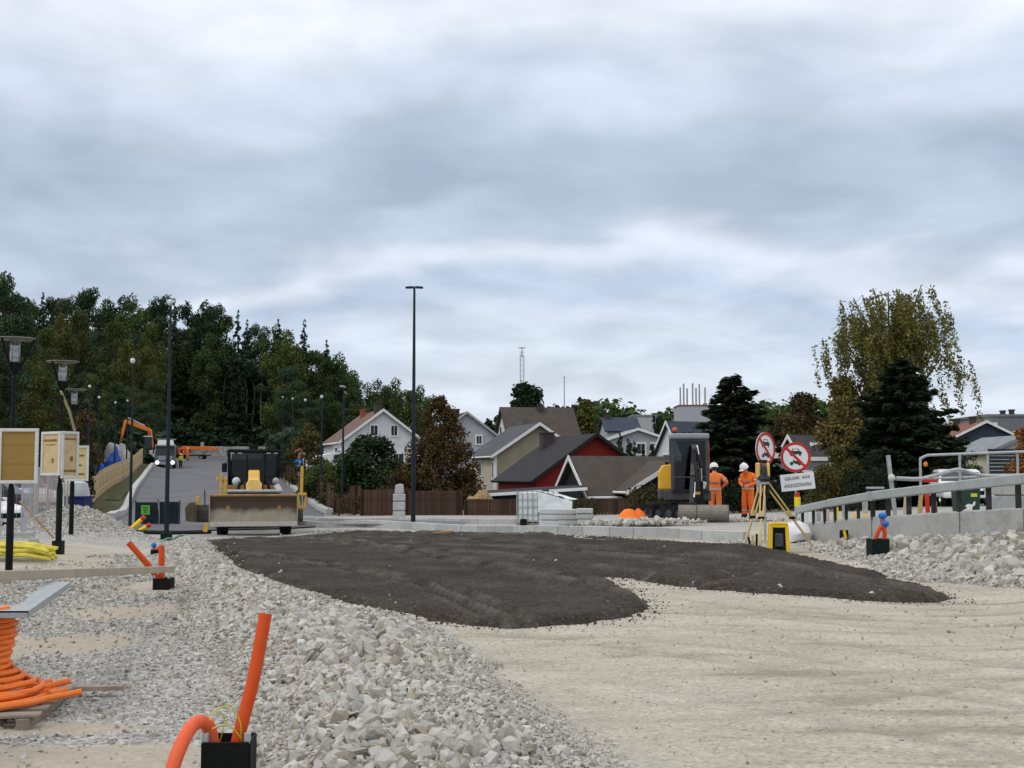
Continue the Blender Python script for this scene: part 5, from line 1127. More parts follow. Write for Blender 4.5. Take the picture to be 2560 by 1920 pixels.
def blade_mat():
    m = mat('dusty blade with painted top shade', (.25,.22,.165), .8, col2=(.33,.295,.23), vs=3, bump=.15, bs=30); t = m.node_tree; b = [n for n in t.nodes if n.type == 'BSDF_PRINCIPLED'][0]
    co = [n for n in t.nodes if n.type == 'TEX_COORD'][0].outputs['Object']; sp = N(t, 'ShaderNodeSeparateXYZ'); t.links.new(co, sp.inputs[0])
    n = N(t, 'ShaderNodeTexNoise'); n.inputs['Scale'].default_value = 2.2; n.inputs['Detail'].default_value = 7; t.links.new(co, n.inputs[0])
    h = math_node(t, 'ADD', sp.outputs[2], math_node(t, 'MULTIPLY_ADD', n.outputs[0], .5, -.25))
    f = ramp(t, h, [(.78, (0,0,0)), (1.18, (.95,.95,.95))]); mx = N(t, 'ShaderNodeMixRGB'); t.links.new(f, mx.inputs[0]); src = b.inputs['Base Color'].links[0].from_socket; t.links.new(src, mx.inputs[1]); mx.inputs[2].default_value = (.075,.052,.034,1)  # dark upper part by height: dirt plus the curvature shade painted in
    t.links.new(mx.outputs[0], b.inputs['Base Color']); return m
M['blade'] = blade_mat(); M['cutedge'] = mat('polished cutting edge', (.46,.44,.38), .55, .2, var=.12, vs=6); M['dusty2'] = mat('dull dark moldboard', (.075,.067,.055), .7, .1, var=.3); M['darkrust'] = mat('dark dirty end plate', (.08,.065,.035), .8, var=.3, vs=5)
def tinted(name, col, alpha):
    m = bpy.data.materials.new(name); m.use_nodes = True; t = m.node_tree; t.nodes.clear(); out = N(t, 'ShaderNodeOutputMaterial')
    g = N(t, 'ShaderNodeBsdfGlossy'); g.inputs['Roughness'].default_value = .05; tr = N(t, 'ShaderNodeBsdfTransparent'); tr.inputs[0].default_value = (*col, 1)
    ms = N(t, 'ShaderNodeMixShader'); ms.inputs[0].default_value = alpha; t.links.new(tr.outputs[0], ms.inputs[1]); t.links.new(g.outputs[0], ms.inputs[2]); t.links.new(ms.outputs[0], out.inputs[0]); return m
M['cabglass'] = tinted('tinted cab glass', (.28,.33,.33), .03); M['clearglass'] = tinted('clear glass', (.50,.56,.58), .025)
grader()
# ------------------------------------------------------------------ mini excavator
def mini():
    p = on(1722, 39.5); e = thing('mini_excavator', 'grey and yellow mini excavator with its bucket resting on the ground', 'excavator', p, R(-5))
    ang = R(62); c_, s_ = math.cos(ang), math.sin(ang)
    for sx in (-1,1):
        # tracks run along a direction turned away from the cab
        off = Vector((-.38,.35,0)) + Vector((c_*0, 0, 0)) + Vector((s_*.52*sx*.0 + math.sin(ang)*.0, 0, 0)); d = Vector((-math.sin(ang), math.cos(ang), 0)); n = Vector((math.cos(ang), math.sin(ang), 0)); ctr = Vector((-.35,.5,0)) + n*sx*.48
        loop = []; Lh, r = .72, .235
        for k in range(9): a = -math.pi/2 - math.pi*k/8; loop.append((-Lh+math.cos(a)*r, .25+math.sin(a)*r))
        for k in range(9): a = math.pi/2 - math.pi*k/8; loop.append((Lh+math.cos(a)*r, .25+math.sin(a)*r))
        b = B(); hw = .15
        b.prism([ctr + d*u + Vector((0,0,z)) - n*hw for u, z in loop], n*2*hw)
        m_ = len(loop)
        for i in range(m_):
            u, z = loop[i]; u2, z2 = loop[(i+1) % m_]
            ns = max(1, int(math.hypot(u2-u, z2-z)/.12))
            for j in range(ns): t_ = (j+.5)/ns; q = ctr + d*(u+(u2-u)*t_) + Vector((0,0,z+(z2-z)*t_)); b.box(q, (.31,.05,.05), ang)
        tk = b.build('track', M['tyre'], e)
        b = B()
        for u in (-.72,-.36,0,.36,.72): b.cyl(ctr+d*u+Vector((0,0,.23))-n*.16, ctr+d*u+Vector((0,0,.23))+n*.16, .15 if abs(u) > .5 else .11, n=12)
        b.build('rollers', M['greymetal'], tk)
    B().box((-.3,.5,.38), (.8,.8,.22)).cyl((-.1,.5,.45),(-.1,.5,.58), .36, n=20).build('undercarriage', M['darkmetal'], e, bevel=.02)
    B().bar((-1.28,.05,.52),(-.55,.2,.52),.09).bar((-1.28,.05,.2),(-1.28,.05,.54),.08).bar((-1.15,-.15,.18),(-1.15,.95,.2),.06,.34).build('dozer_plate', M['darkmetal'], e, bevel=.01)
    b = B().box((-.05,.9,.78), (1.45,1.5,.36)); b.build('revolving_frame', M['greymetal'], e, bevel=.05)
    b = B(); b.prism([(-.92,.3,.95),(-.92,.3,1.5),(-.80,.3,1.72),(-.5,.3,1.74),(-.5,.3,.95)], (0,1.25,0)); b.build('engine_cover', M['yellowcover'], e, bevel=.05, seg=2)
    B().box((-.70,.85,.80), (.46,1.2,.30)).build('side_panel', M['greymetal'], e, bevel=.03); B().tube([(-.66,.7,1.72),(-.66,.7,1.82)], .06, 8).build('filler_cap', M['black'], e)
    # cab
    x0, x1, y0, y1, zb, zt = -.50, .56, .12, 1.5, .92, 2.55
    cab = B().box(((x0+x1)/2,(y0+y1)/2,zb), (x1-x0,y1-y0,.1)).box(((x0+x1)/2,y1,1.35), (x1-x0,.05,.85)).box((x0,.95,1.2), (.05,1.1,.55)).build('cab', M['darkmetal'], e)
    b = B()
    for x_ in (x0,x1):
        b.bar((x_,y0,zb),(x_,y0,zt),.11).bar((x_,y1,zb),(x_,y1,zt),.11).bar((x_,.75,zb),(x_,.75,zt),.06).bar((x_,y0,zb+.02),(x_,y1,zb+.02),.07).bar((x_,y0,zt-.03),(x_,y1,zt-.03),.07)
    b.bar((x0,y0,zb+.42),(x1,y0,zb+.42),.04).bar((x0,y0,zt-.05),(x1,y0,zt-.05),.1); b.build('cab_frame', M['greymetal'], cab, bevel=.012)
    rf = B().box(((x0+x1)/2,(y0+y1)/2-.03,zt+.06), (x1-x0+.14,y1-y0+.16,.17)).build('cab_roof', M['roofgrey'], cab, bevel=.05, seg=2)
    B().cyl((-.42,.4,zt+.12),(-.42,.4,zt+.22), .05).build('beacon_base', M['black'], rf); B().ball((-.42,.4,zt+.27), (.085,.085,.075)).build('beacon', M['redorange'], rf)
    B().box(((x0+x1)/2,y0+.01,zb+.98), (x1-x0-.1,.012,1.15)).box(((x0+x1)/2,y0+.01,zb+.22), (x1-x0-.1,.012,.34)).build('windscreen', M['clearglass'], cab)
    B().box((x0-.005,.75,1.95), (.012,1.3,1.1)).box((x1+.005,.75,1.75), (.012,1.3,1.5)).box(((x0+x1)/2,y1+.03,2.1), (1,.012,.8)).build('side_glass', M['clearglass'], cab)
    B().box((.05,1.1,1.3), (.5,.5,.16)).box((.05,1.32,1.68), (.46,.14,.75)).build('seat', M['black'], cab, bevel=.04)
    B().tube([(-.2,.6,1.0),(-.2,.55,1.5)], .02, 6).tube([(.3,.6,1.0),(.3,.55,1.5)], .02, 6).box((.05,.45,1.15), (.7,.1,.3)).build('levers', M['black'], cab)
    B().box((.60,.10,1.78), (.055,.04,1.25)).build('door_strip', M['redstrip'], cab)
    # arm: swing bracket, boom up in front of the cab, stick hanging down to the bucket
    sw = B().box((.28,-.15,.62), (.34,.5,.36)).cyl((.28,-.32,.45),(.28,-.32,.82),.1).build('swing_bracket', M['darkmetal'], e, bevel=.02)
    bo = B().bar((.28,-.30,.72),(.18,-.95,1.55),.15,.24).bar((.18,-.95,1.55),(.12,-.75,2.22),.15,.24).build('boom', M['arm'], e, bevel=.015)
    st = B().bar((.12,-.72,2.28),(.02,-1.5,1.35),.13,.18).bar((.02,-1.5,1.35),(-.02,-1.55,.55),.13,.17).build('stick', M['arm'], e, bevel=.012)
    for nm, a, c2, par in (('boom_cylinder',(.36,-.42,.72),(.30,-1.0,1.62),bo),('stick_cylinder',(.30,-1.0,1.66),(.2,-.78,2.3),st),('bucket_cylinder',(.12,-1.35,1.75),(.05,-1.62,.75),st)):
        a, c2 = Vector(a), Vector(c2); B().cyl(a, a.lerp(c2,.55), .05, n=10).build(nm, M['darkmetal'], par); B().cyl(a.lerp(c2,.5), c2, .028, n=8).build('rod', M['chrome'], par)
    for k in range(3):
        o = k*.05; B().tube([(.22+o,-.3,.9),(.16+o,-.75,1.3+o),(.1+o,-1.02,1.85),(.05+o,-.95,2.2),(.0+o,-1.35,1.8)], .016, 6).build('hose', M['black'], bo)
    B().box((.40,-.6,1.1), (.13,.05,.22), ry=.3).build('lamp', M['signwhite'], bo, bevel=.02)
    B().box((.14,-.62,.86), (.30,.12,.08)).build('valve_block', M['cat'], bo)
    B().box((-.02,-1.55,.50), (.26,.22,.20)).build('quick_coupler', M['darkmetal'], st, bevel=.02)
    # wide grading bucket: open shell seen from behind
    prof = []; 
    for k in range(11): a = R(60) + R(205)*k/10; prof.append((-1.62+math.cos(a)*-.27*-1, .285+math.sin(a)*.25))
    b = B(); inner = [(y+( -1.62-y)*.1, .285+(z-.285)*.9) for y,z in prof]
    for xa, xb in ((-.40,.10),(.14,1.02)): b.prism([(xa,y,z) for y,z in prof] + [(xa,y,z) for y,z in reversed(inner)], (xb-xa,0,0))
    for x_ in (-.41,.115,1.03): b.prism([(x_,y,z) for y,z in prof], (.022,0,0))
    b.build('bucket', M['bucket'], e, bevel=.004); return e
M['yellowcover'] = mat('yellow engine cover', (.72,.40,.03), .35, var=.12, vs=2); M['roofgrey'] = mat('pale grey cab roof', (.27,.28,.30), .4, var=.1); M['redstrip'] = mat('red reflector strip', (.75,.08,.05), .4)
M['arm'] = mat('dirty dark arm', (.055,.052,.052), .55, .1, var=.5, vs=5, dirt=(.16,.13,.11)); M['bucket'] = mat('dusty bucket', (.20,.18,.15), .7, .15, var=.2, vs=4, dirt=(.32,.29,.24))
mini()
# ------------------------------------------------------------------ truck, excavator and crane up the road
def truck():
    p = on(414, 160); t = thing('truck', 'white and grey truck with lit headlights coming down the road', 'truck', p+Vector((0,0,.05)), R(13))
    cab = B().prism([(-1.25,.1,.75),(-1.25,-.05,1.6),(-1.25,.15,2.75),(-1.25,.5,2.95),(-1.25,2.2,2.95),(-1.25,2.2,.75)], (2.5,0,0)).build('cab', M['cabgrey'], t, bevel=.06)
    B().prism([(-1.15,-.07,1.65),(1.15,-.07,1.65),(1.08,.11,2.55),(-1.08,.11,2.55)], (0,-.02,0)).build('windscreen', M['glass'], cab); B().box((0,-.05,1.25), (1.7,.1,.55)).build('grille', M['cabgrey2'], cab, bevel=.02)
    B().box((0,.15,2.72), (2.3,.5,.18)).build('sun_visor', M['roof_dark'], cab); B().box((0,.05,.62), (2.5,.35,.4)).build('bumper', M['cabgrey2'], t, bevel=.05)
    B().prism([(-1.0,.9,2.9),(1.0,.9,2.9),(.95,1.0,3.5),(-.95,1.0,3.5)], (0,.5,0)).build('wind_deflector', M['carwhite'], cab, bevel=.05)
    b = B().lathe([(.1,2.3),(1.0,2.6),(1.2,4.2),(1.15,6),(.6,7.6)], 20, (0,0,2.45), 'Y'); b.build('drum', M['carwhite'], t); B().prism([(-1.2,2.4,3.75),(1.2,2.4,3.75),(1.1,2.4,3.6),(-1.1,2.4,3.6)], (0,1.4,0)).build('hopper', M['dusty'], t)
    B().box((0,5,.95), (1.0,7.5,.3)).build('chassis', M['darkmetal'], t)
    for sx in (-1,1):
        h = B().lathe([(.01,-.01),(.14,-.03),(.19,-.02),(.2,.05)], 16, (sx*.92,-.16,.72), 'Y').build('headlight', M['lamp_on'], t)
        B().lathe([(.2,-.0),(.25,-.03),(.26,.08),(.2,.08)], 16, (sx*.92,-.15,.72), 'Y').build('bezel', M['chrome'], h); B().box((sx*1.42,.1,2.2), (.16,.2,.75)).build('mirror', M['black'], cab)
        for yy in (.95,4.6,5.9): wheel(t, (sx*1.05,yy,.5), .5, .32, M['zinc'], False)
    return t
M['cabgrey'] = mat('grey green cab paint', (.16,.18,.18), .35, var=.1); M['cabgrey2'] = mat('grey grille', (.30,.31,.33), .4, var=.15, vs=8)
truck()
p = on(384, 166); t = thing('orange_excavator', 'orange and white wheeled excavator behind the pale fence beside the truck', 'excavator', p, R(20))
B().box((0,0,.75), (2.4,2.6,.5)).build('chassis', M['darkmetal'], t, bevel=.04)
for sx in (-1,1):
    for yy in (-1,1): wheel(t, (sx*1.1,yy,.5), .5, .4, M['zinc'], False)
bd = B().box((-.1,.2,1.55), (2.4,2.8,1.0)).build('body', M['carwhite'], t, bevel=.1); B().box((-.9,-1.22,1.5), (.5,.02,.6)).build('vent', M['glass'], bd)
cb = B().box((-.75,-.5,2.9), (1.0,1.5,1.7)).build('cab', M['glass'], t, bevel=.08); B().box((-.75,-.5,3.8), (1.1,1.6,.14)).build('cab_roof', M['lampglass'], cb)
bm_ = B().bar((-.2,-.3,2.2),(-.6,-1.2,4.6),.45,.5).bar((-.6,-1.2,4.6),(-3.6,-1.6,5.7),.42,.5).build('boom', M['orange_machine'], t, bevel=.04)
B().bar((-3.6,-1.6,5.8),(-4.3,-1.6,2.4),.34,.42).build('stick', M['orange_machine'], bm_, bevel=.04); B().cyl((-1.2,-1.3,5.15),(-3.4,-1.6,6.15),.1).build('cylinder', M['zinc'], bm_)
B().box((-4.3,-1.6,2.0), (.9,.7,.8), ry=.3).build('bucket', M['darkmetal'], t, bevel=.05)
p = on(476, 205); t = thing('truck_crane', 'orange lorry crane with its arm folded flat at the top of the road', 'crane', p, R(86))
B().box((0,0,1.0), (2.4,7.5,.3)).build('chassis', M['darkmetal'], t)
for yy in (-2.6,1.6,2.8):
    for sx in (-1,1): wheel(t, (sx*1.0,yy,.5), .5, .35, M['zinc'], False)
B().box((0,2.6,2.0), (2.4,2.0,1.6)).build('cab', M['redorange'], t, bevel=.12); B().box((0,.6,2.2), (1.8,1.2,1.3)).build('crane_house', M['redorange'], t, bevel=.08)
t.scale = (.8,.8,.62); bm_ = B().bar((0,1.6,2.9),(0,-4.6,2.75),.8,.9).build('telescopic_arm', M['orange_machine'], t, bevel=.05); B().bar((0,-4.4,2.7),(0,-5.6,2.6),.6,.6).build('arm_tip', M['orange_machine'], bm_, bevel=.04)
for sx in (-1,1): B().bar((sx*1.0,.9,2.2),(sx*2.0,.9,.1),.2).build('outrigger', M['redorange'], t)
B().prism([(-.3,-2.8,3.2),(.3,-2.8,3.2),(.05,-2.8,4.4),(-.05,-2.8,4.4)], (0,.6,0)).build('tarp_hood', M['dusty'], t)
# ------------------------------------------------------------------ people
def person(label, loc, rz, pose, orange, sc=1.0, helmet=True, bands=True, hair=None, far=False, vest=None):
    """joints in metres for a 1.80 m figure facing local -y"""
    t = thing('person', label, 'person', loc, rz); t.scale = (sc,)*3; J = {k: Vector(v) for k, v in pose.items()}
    bones = [('pelvis','waist'),('waist','chest'),('chest','neck'),('neck','head0'),('head0','head1'),('pelvis','hipL'),('hipL','kneeL'),('kneeL','ankL'),('ankL','toeL'),('pelvis','hipR'),('hipR','kneeR'),('kneeR','ankR'),('ankR','toeR'),
             ('chest','shL'),('shL','elL'),('elL','wrL'),('wrL','palmL'),('chest','shR'),('shR','elR'),('elR','wrR'),('wrR','palmR'),('ankL','heelL'),('ankR','heelR')]
    RAD = {'pelvis':(.185,.15),'waist':(.18,.145),'chest':(.185,.145),'neck':(.06,.065),'head0':(.075,.09),'head1':(.083,.098),'hip':(.125,.125),'knee':(.095,.10),'ank':(.078,.085),'toe':(.05,.04),'heel':(.05,.045),'sh':(.085,.09),'el':(.075,.075),'wr':(.042,.036),'palm':(.043,.025)}
    for s_ in 'LR':
        d = (J['wr'+s_]-J['el'+s_]).normalized(); J['palm'+s_] = J['wr'+s_] + d*.085; J['heel'+s_] = J['ank'+s_] + Vector((0,.075,-.055)); 
    names = list(dict.fromkeys([n for b_ in bones for n in b_])); me = bpy.data.meshes.new('body'); idx = {n: i for i, n in enumerate(names)}
    ed = [(idx[a], idx[b_]) for a, b_ in bones]; V = [tuple(J[n]) for n in names]; rad = [RAD.get(n, RAD.get(n[:-1], (.05,.05))) for n in names]
    for s_, sx in (('L',-1),('R',1)):                     # five fingers rooted in the palm
        d = (J['palm'+s_]-J['wr'+s_]).normalized(); side = d.cross(Vector((0,1,0))); side = side.normalized() if side.length > .1 else Vector((1,0,0)); cur = d.cross(side).normalized()
        for k in range(5):
            if k < 4: root = J['palm'+s_] + side*(.03-.02*k); dirv = d; L_ = (.062,.072,.068,.052)[k]
            else: root = J['wr'+s_] + d*.035 + side*.035; dirv = (d*.6+side*.8).normalized(); L_ = .05
            a = len(V); V += [tuple(root), tuple(root+dirv*L_*.55+cur*.008), tuple(root+dirv*L_*.95+cur*.03)]; rad += [(.0095,)*2,(.009,)*2,(.0075,)*2]; ed += [(idx['palm'+s_] if k < 4 else idx['wr'+s_], a),(a,a+1),(a+1,a+2)]
    me.from_pydata(V, ed, []); ob = bpy.data.objects.new('tmp', me); COL.objects.link(ob); md = ob.modifiers.new('s','SKIN'); md.use_smooth_shade = True
    for i, r_ in enumerate(rad): me.skin_vertices[0].data[i].radius = r_; me.skin_vertices[0].data[i].use_root = (i == 0)
    ob.modifiers.new('u','SUBSURF').levels = 1 if far else 2
    ev = ob.evaluated_get(bpy.context.evaluated_depsgraph_get()); m2 = bpy.data.meshes.new_from_object(ev); bpy.data.objects.remove(ob); m2.name = 'body'
    for m_ in (orange, M['skin'], M['boot'], vest or orange): m2.materials.append(m_)
    hd = (J['head0']+J['head1'])/2; 
    for f in m2.polygons:
        c = f.center; mi = 0
        if c.z > J['neck'].z+.015 and (c-hd).length < .24: mi = 1
        if min((c-J['palmL']).length, (c-J['palmR']).length) < .085 or min((c-J['palmL']-(J['palmL']-J['wrL'])*.6).length, (c-J['palmR']-(J['palmR']-J['wrR'])*.6).length) < .09: mi = 1
        if c.z < J['ankL'].z+.07 and min((c-J['ankL']).length, (c-J['ankR']).length) < .25: mi = 2
        if vest and mi == 0 and c.z > J['pelvis'].z: mi = 3
        f.material_index = mi
    body = link('body', m2, t)
    up = (J['head1']-J['head0']).normalized(); fw = J['face']-hd; fw = (fw-up*fw.dot(up)).normalized(); rt = up.cross(fw).normalized()
    if not far:
        B().tube([hd+fw*.085+up*.02, hd+fw*.118-up*.015], [.011,.016], 6).build('nose', M['skin'], t); B().tube([hd+fw*.088-up*.052-rt*.022, hd+fw*.094-up*.052, hd+fw*.088-up*.052+rt*.022], .006, 5).build('mouth', M['tail'], t)
        for sx in (-1,1): B().ball(hd+fw*.082+rt*sx*.031+up*.022, .011, 8, 6).build('eye', M['boot'], t); B().ball(hd+rt*sx*.085, (.014,.02,.03), 8, 6).build('ear', M['skin'], t)
    if hair: 
        b = B(); b.ball((0,0,0), (.090,.100,.085), 14, 8); o_ = b.build('hair', hair, t); o_.location = hd - fw*.02 - up*.012 if helmet else hd - fw*.02 + up*.03
    if helmet:
        b = B(); prof = [(.150,-.012),(.146,.03),(.132,.085),(.098,.135),(.05,.16),(.005,.166)]
        b.lathe(prof, 18); b.box((0,-.15,-.002), (.18,.09,.014)); b.box((0,0,.14), (.03,.17,.05)); h = b.build('helmet', M['helmet'], t, bevel=0)
        h.location = hd + up*.035 - fw*.005; h.rotation_mode = 'QUATERNION'; h.rotation_quaternion = Matrix((rt, -fw, up)).transposed().to_quaternion()
    if bands:
        def band(c, rx, ry, z_, tilt=0, nm='reflective_band', mt=M['reflect'], n=20, dxy=(0,0)):
            b = B(); b.lathe([(1,-.022),(1,.022)], n); b.v = [(x*rx, y*ry, z) for x,y,z in b.v]; o_ = b.build(nm, mt, t); o_.location = c; o_.rotation_euler = (tilt,0,0); return o_
        J2 = J['pelvis']; w_ = J['waist']; ch = J['chest']; tl = math.atan2(-(ch.y-w_.y), ch.z-w_.z)*-1
        band(w_+(ch-w_)*.35, .205, .172, 0, tl*.6, mt=M['reflectdark']); band(J2+Vector((0,0,.02)), .21, .165, 0, 0)
        for s_ in 'LR':
            k_, a_ = J['knee'+s_], J['ank'+s_]; q = k_.lerp(a_, .55); o_ = band(q, .092, .098, 0)
            e_, s2 = J['el'+s_], J['sh'+s_]; q = s2.lerp(e_, .55); o_ = band(q, .086, .086, 0); o_.rotation_mode = 'QUATERNION'; o_.rotation_quaternion = (e_-s2).to_track_quat('Z','Y')
    return t
ST = dict(pelvis=(0,0,.96),waist=(0,0,1.10),chest=(0,.0,1.36),neck=(0,-.01,1.53),head0=(0,-.02,1.62),head1=(0,-.025,1.72),hipL=(-.10,0,.90),kneeL=(-.12,-.03,.50),ankL=(-.13,0,.09),toeL=(-.16,-.17,.04),hipR=(.10,0,.90),kneeR=(.12,-.03,.50),ankR=(.13,0,.09),toeR=(.16,-.17,.04),
          shL=(-.205,.0,1.405),elL=(-.27,.03,1.16),wrL=(-.27,-.07,.92),shR=(.205,.0,1.405),elR=(.27,.03,1.16),wrR=(.27,-.07,.92),face=(0,-.3,1.66))
pA = dict(ST, elL=(-.40,.06,1.20), wrL=(-.21,-.12,1.03), elR=(.30,-.06,1.18), wrR=(.16,-.28,1.12), head0=(.02,-.05,1.61), head1=(.03,-.07,1.71), face=(.1,-.34,1.60), chest=(.02,-.03,1.36), neck=(.02,-.045,1.52))
p = on(1786, 42.5); person('worker in faded orange, white helmet, back turned, arm on hip beside the mini excavator', p, R(172), pA, M['orangecloth2'], 1.0, hair=M['hairbrown'])
pB = dict(ST, chest=(-.01,-.02,1.36), neck=(-.02,-.06,1.51), head0=(-.03,-.11,1.58), head1=(-.05,-.16,1.665), face=(-.12,-.40,1.46), elR=(.28,.02,1.17), wrR=(.12,-.22,1.08), elL=(-.27,-.02,1.17), wrL=(-.10,-.24,1.10))
p = on(1868, 42.0); person('worker in bright orange and white helmet looking down at the hands near the tripod', p, R(-38), pB, M['orangecloth'], 1.0, hair=M['hairbrown'])
p = on(453, 163); person('distant worker in a yellow hi vis jacket walking on the road beside the truck', p+Vector((0,0,.04)), R(10), dict(ST, kneeL=(-.1,-.14,.52), ankL=(-.1,-.02,.12), toeL=(-.1,-.18,.06), kneeR=(.1,.02,.50), ankR=(.1,.16,.1), toeR=(.1,.02,.04)), M['boot'], 1.0, far=True, vest=M['hivis'], bands=False)
p = on(470, 190); person('far worker in pale orange clothes beside the orange crane', p+Vector((0,0,.04)), R(60), ST, M['orangecloth2'], 1.0, far=True, bands=False)
# ------------------------------------------------------------------ park lamps with boards
def park_lamp(label, px, Y, pt, lean=0):
    p = on(px, Y); H = P(px, pt, Y).z - p.z; t = thing('park_lamp', label, 'lamp', p); hd = H-.62
    B().tube([(0,0,-.2),(0,0,1.35),(0,0,1.42),(0,0,1.5)], [.062,.062,.055,.038], 14).tube([(0,0,1.5),(0,0,hd)], .034, 12).build('post', M['black'], t)
    B().lathe([(.035,hd-.02),(.045,hd),(.085,hd+.08),(.095,hd+.2),(.01,hd+.2)], 18).build('cup', M['black'], t)
    B().lathe([(.078,hd+.2),(.085,hd+.22),(.085,hd+.57),(.078,hd+.58)], 18).build('glass_cylinder', M['lampglass2'], t)
    B().lathe([(.01,H-.03),(.31,H-.03),(.335,H-.018),(.32,H-.0),(.01,H+.02)], 28).build('canopy', M['canopy'], t)
    for k in range(3):
        a = R(8) + k*2.094; B().tube([(math.cos(a)*.07, math.sin(a)*.07, hd+.05),(math.cos(a)*.32, math.sin(a)*.32, H-.02)], .024, 8).build('arm', M['black'], t)
    return t, p, H
M['lampglass2'] = tinted('clear lamp cylinder', (.86,.9,.92), .22); M['canopy'] = mat('pale underside canopy', (.11,.105,.095), .5, var=.2, vs=4)
park_lamp('nearest park lamp with three arms, cut by the left edge', 32, 22, 845); park_lamp('middle park lamp with a pale strap hanging from its post', 153, 26.7, 903); park_lamp('farthest park lamp with three arms, rising from the gravel mound', 184, 35, 973)
p = on(153, 26.7); B().box((-.0,-.0,.0), (.2,.2,.3)).build('tmp', M['greenplastic']).name = 'post_sleeve'
o = bpy.data.objects['post_sleeve']; o.location = p+Vector((0,0,.13)); 
tag(o, 'dark green plastic sleeve round the foot of the middle lamp post', 'sleeve')
def board(label, px0, px1, y0, y1, Y, skew, m, prints=()):
    """a framed board fixed to a lamp post; skew = metres the right edge lies further off than the left"""
    a = P(px0, y0, Y-skew/2); b_ = P(px1, y1, Y+skew/2); x = (a.x+b_.x)/2; wd = math.hypot(b_.x-a.x, skew); h = a.z-P(px0, y1, Y-skew/2).z; t = thing('notice_board', label, 'board', (x, Y, a.z-h), math.atan2(skew, b_.x-a.x))
    B().box((0,0,h/2), (wd-.06,.02,h-.06)).build('panel', m, t)
    fr = .055
    for nm, c, s in (('frame_top',(0,-.01,h-fr/2),(wd,.05,fr)),('frame_bottom',(0,-.01,fr/2),(wd,.05,fr)),('frame_side',(-wd/2+fr/2,-.01,h/2),(fr,.05,h-2*fr)),('frame_side',(wd/2-fr/2,-.01,h/2),(fr,.05,h-2*fr))): B().box(c, s).build(nm, M['frame'], t, bevel=.006)
    for (u, z, ww, hh) in prints: B().box((u*wd, -.0125, z*h), (ww*wd,.004,hh*h)).build('print', M['print'], t)
    B().box((0,.035,h*.85), (.3,.04,.04)).box((0,.035,h*.15), (.3,.04,.04)).build('clamps', M['galv'], t)
    return t
M['frame'] = mat('white board frame', (.60,.60,.58), .5, var=.06, dirt=(.46,.45,.42))
board('large chipboard panel in a white frame on the nearest lamp post', -2, 94, 1071, 1209, 21.88, .06, M['board'])
board('left of the two narrow printed boards on the middle lamp post', 107, 151, 1080, 1189, 26.5, -.42, M['board2'], [(-.05,.80,.7,.05),(-.05,.70,.5,.02),(.1,.34,.12,.1)])
board('right of the two narrow printed boards on the middle lamp post', 154, 193, 1078, 1196, 26.5, .42, M['board2'], [(0,.84,.7,.04),(.1,.42,.16,.1),(0,.16,.8,.05)])
board('pale yellow printed board half hidden behind the narrow boards, on the farthest lamp post', 163, 221, 1114, 1203, 34.85, .15, M['board3'] if 'board3' in M else M['board2'], [(.2,.72,.22,.05),(.15,.45,.14,.04),(.2,.2,.26,.05)])
a = P(152, 978, 26.6); b_ = P(187, 1078, 27.5); t = B().bar(a, (a+b_)/2+Vector((.03,0,0)), .05, .02).bar((a+b_)/2+Vector((.03,0,0)), b_, .05, .02).build('strap', M['strap'] if 'strap' in M else M['wood']); tag(t, 'pale strap running from the middle lamp post down to the narrow board', 'strap')
# ------------------------------------------------------------------ street light poles
def street(label, px, pt, Y, r, mt, head='T', group=None, base=False, dz=0):
    p = on(px, Y)+Vector((0,0,dz)); H = P(px, pt, Y).z - p.z; t = thing('street_light', label, 'street light', p, 0, group)
    B().tube([(0,0,-.3),(0,0,H*.35),(0,0,H)], [r, r*.8, r*.45], 12).build('pole', mt, t)
    if head == 'T':
        for sx in (-1,1): B().prism([(sx*.05,-.1,H-.06),(sx*.30,-.12,H-.07),(sx*.30,-.12,H-.02),(sx*.05,-.1,H)], (0,.22,0)).build('lamp_head', mt, t)
    elif head == 'ball': B().ball((0,-.1,H+.04), (.10,.10,.11), 12, 8).build('lamp_head', M['lampglass'], t)
    else: B().box((0,-.35,H), (.24,.7,.1)).build('lamp_head', M['zinc'], t, bevel=.03)
    if base: B().box((0,0,.12), (.32,.32,.42)).build('socket', M['greenplastic'], t, bevel=.02)
    return t
M['pole2'] = mat('two tone pole', (.012,.022,.028), .5, var=.35, vs=1.2, spec=.2)
street('tall dark street light with a short cross head standing behind the kerb in the middle', 1034, 716, 43.8, .085, M['polemix'] if 'polemix' in M else M['pole2'])
street('tall dark blue street pole in a square socket left of the grader', 421, 760, 42.4, .085, M['pole2'], 'ball', base=True)
street('slimmer street pole left of the tall dark blue one', 330, 905, 50, .07, M['pole2'], 'ball')
for px_, pt_, Y_, lb in [(858,968,68,'nearest slim street pole along the brown fence right of the road'),(804,994,80,'second slim street pole along the brown fence right of the road'),(763,1002,97,'third slim street pole along the brown fence beside the blue road sign'),(731,998,125,'slim street pole by the far end of the brown fence'),(706,994,150,'farthest slim street pole right of the road'),
                        (223,968,84,'nearest slim street pole on the pale board fence'),(247,995,97,'second slim street pole on the pale board fence'),(288,1008,112,'slim street pole on the grass verge left of the road'),(318,1003,128,'far slim street pole on the verge behind the white excavator')]:
    street(lb, px_, pt_, Y_, .085, M['pole2'], 'ball' if px_ < 400 or px_ in (804,763,731,706) else 'x')
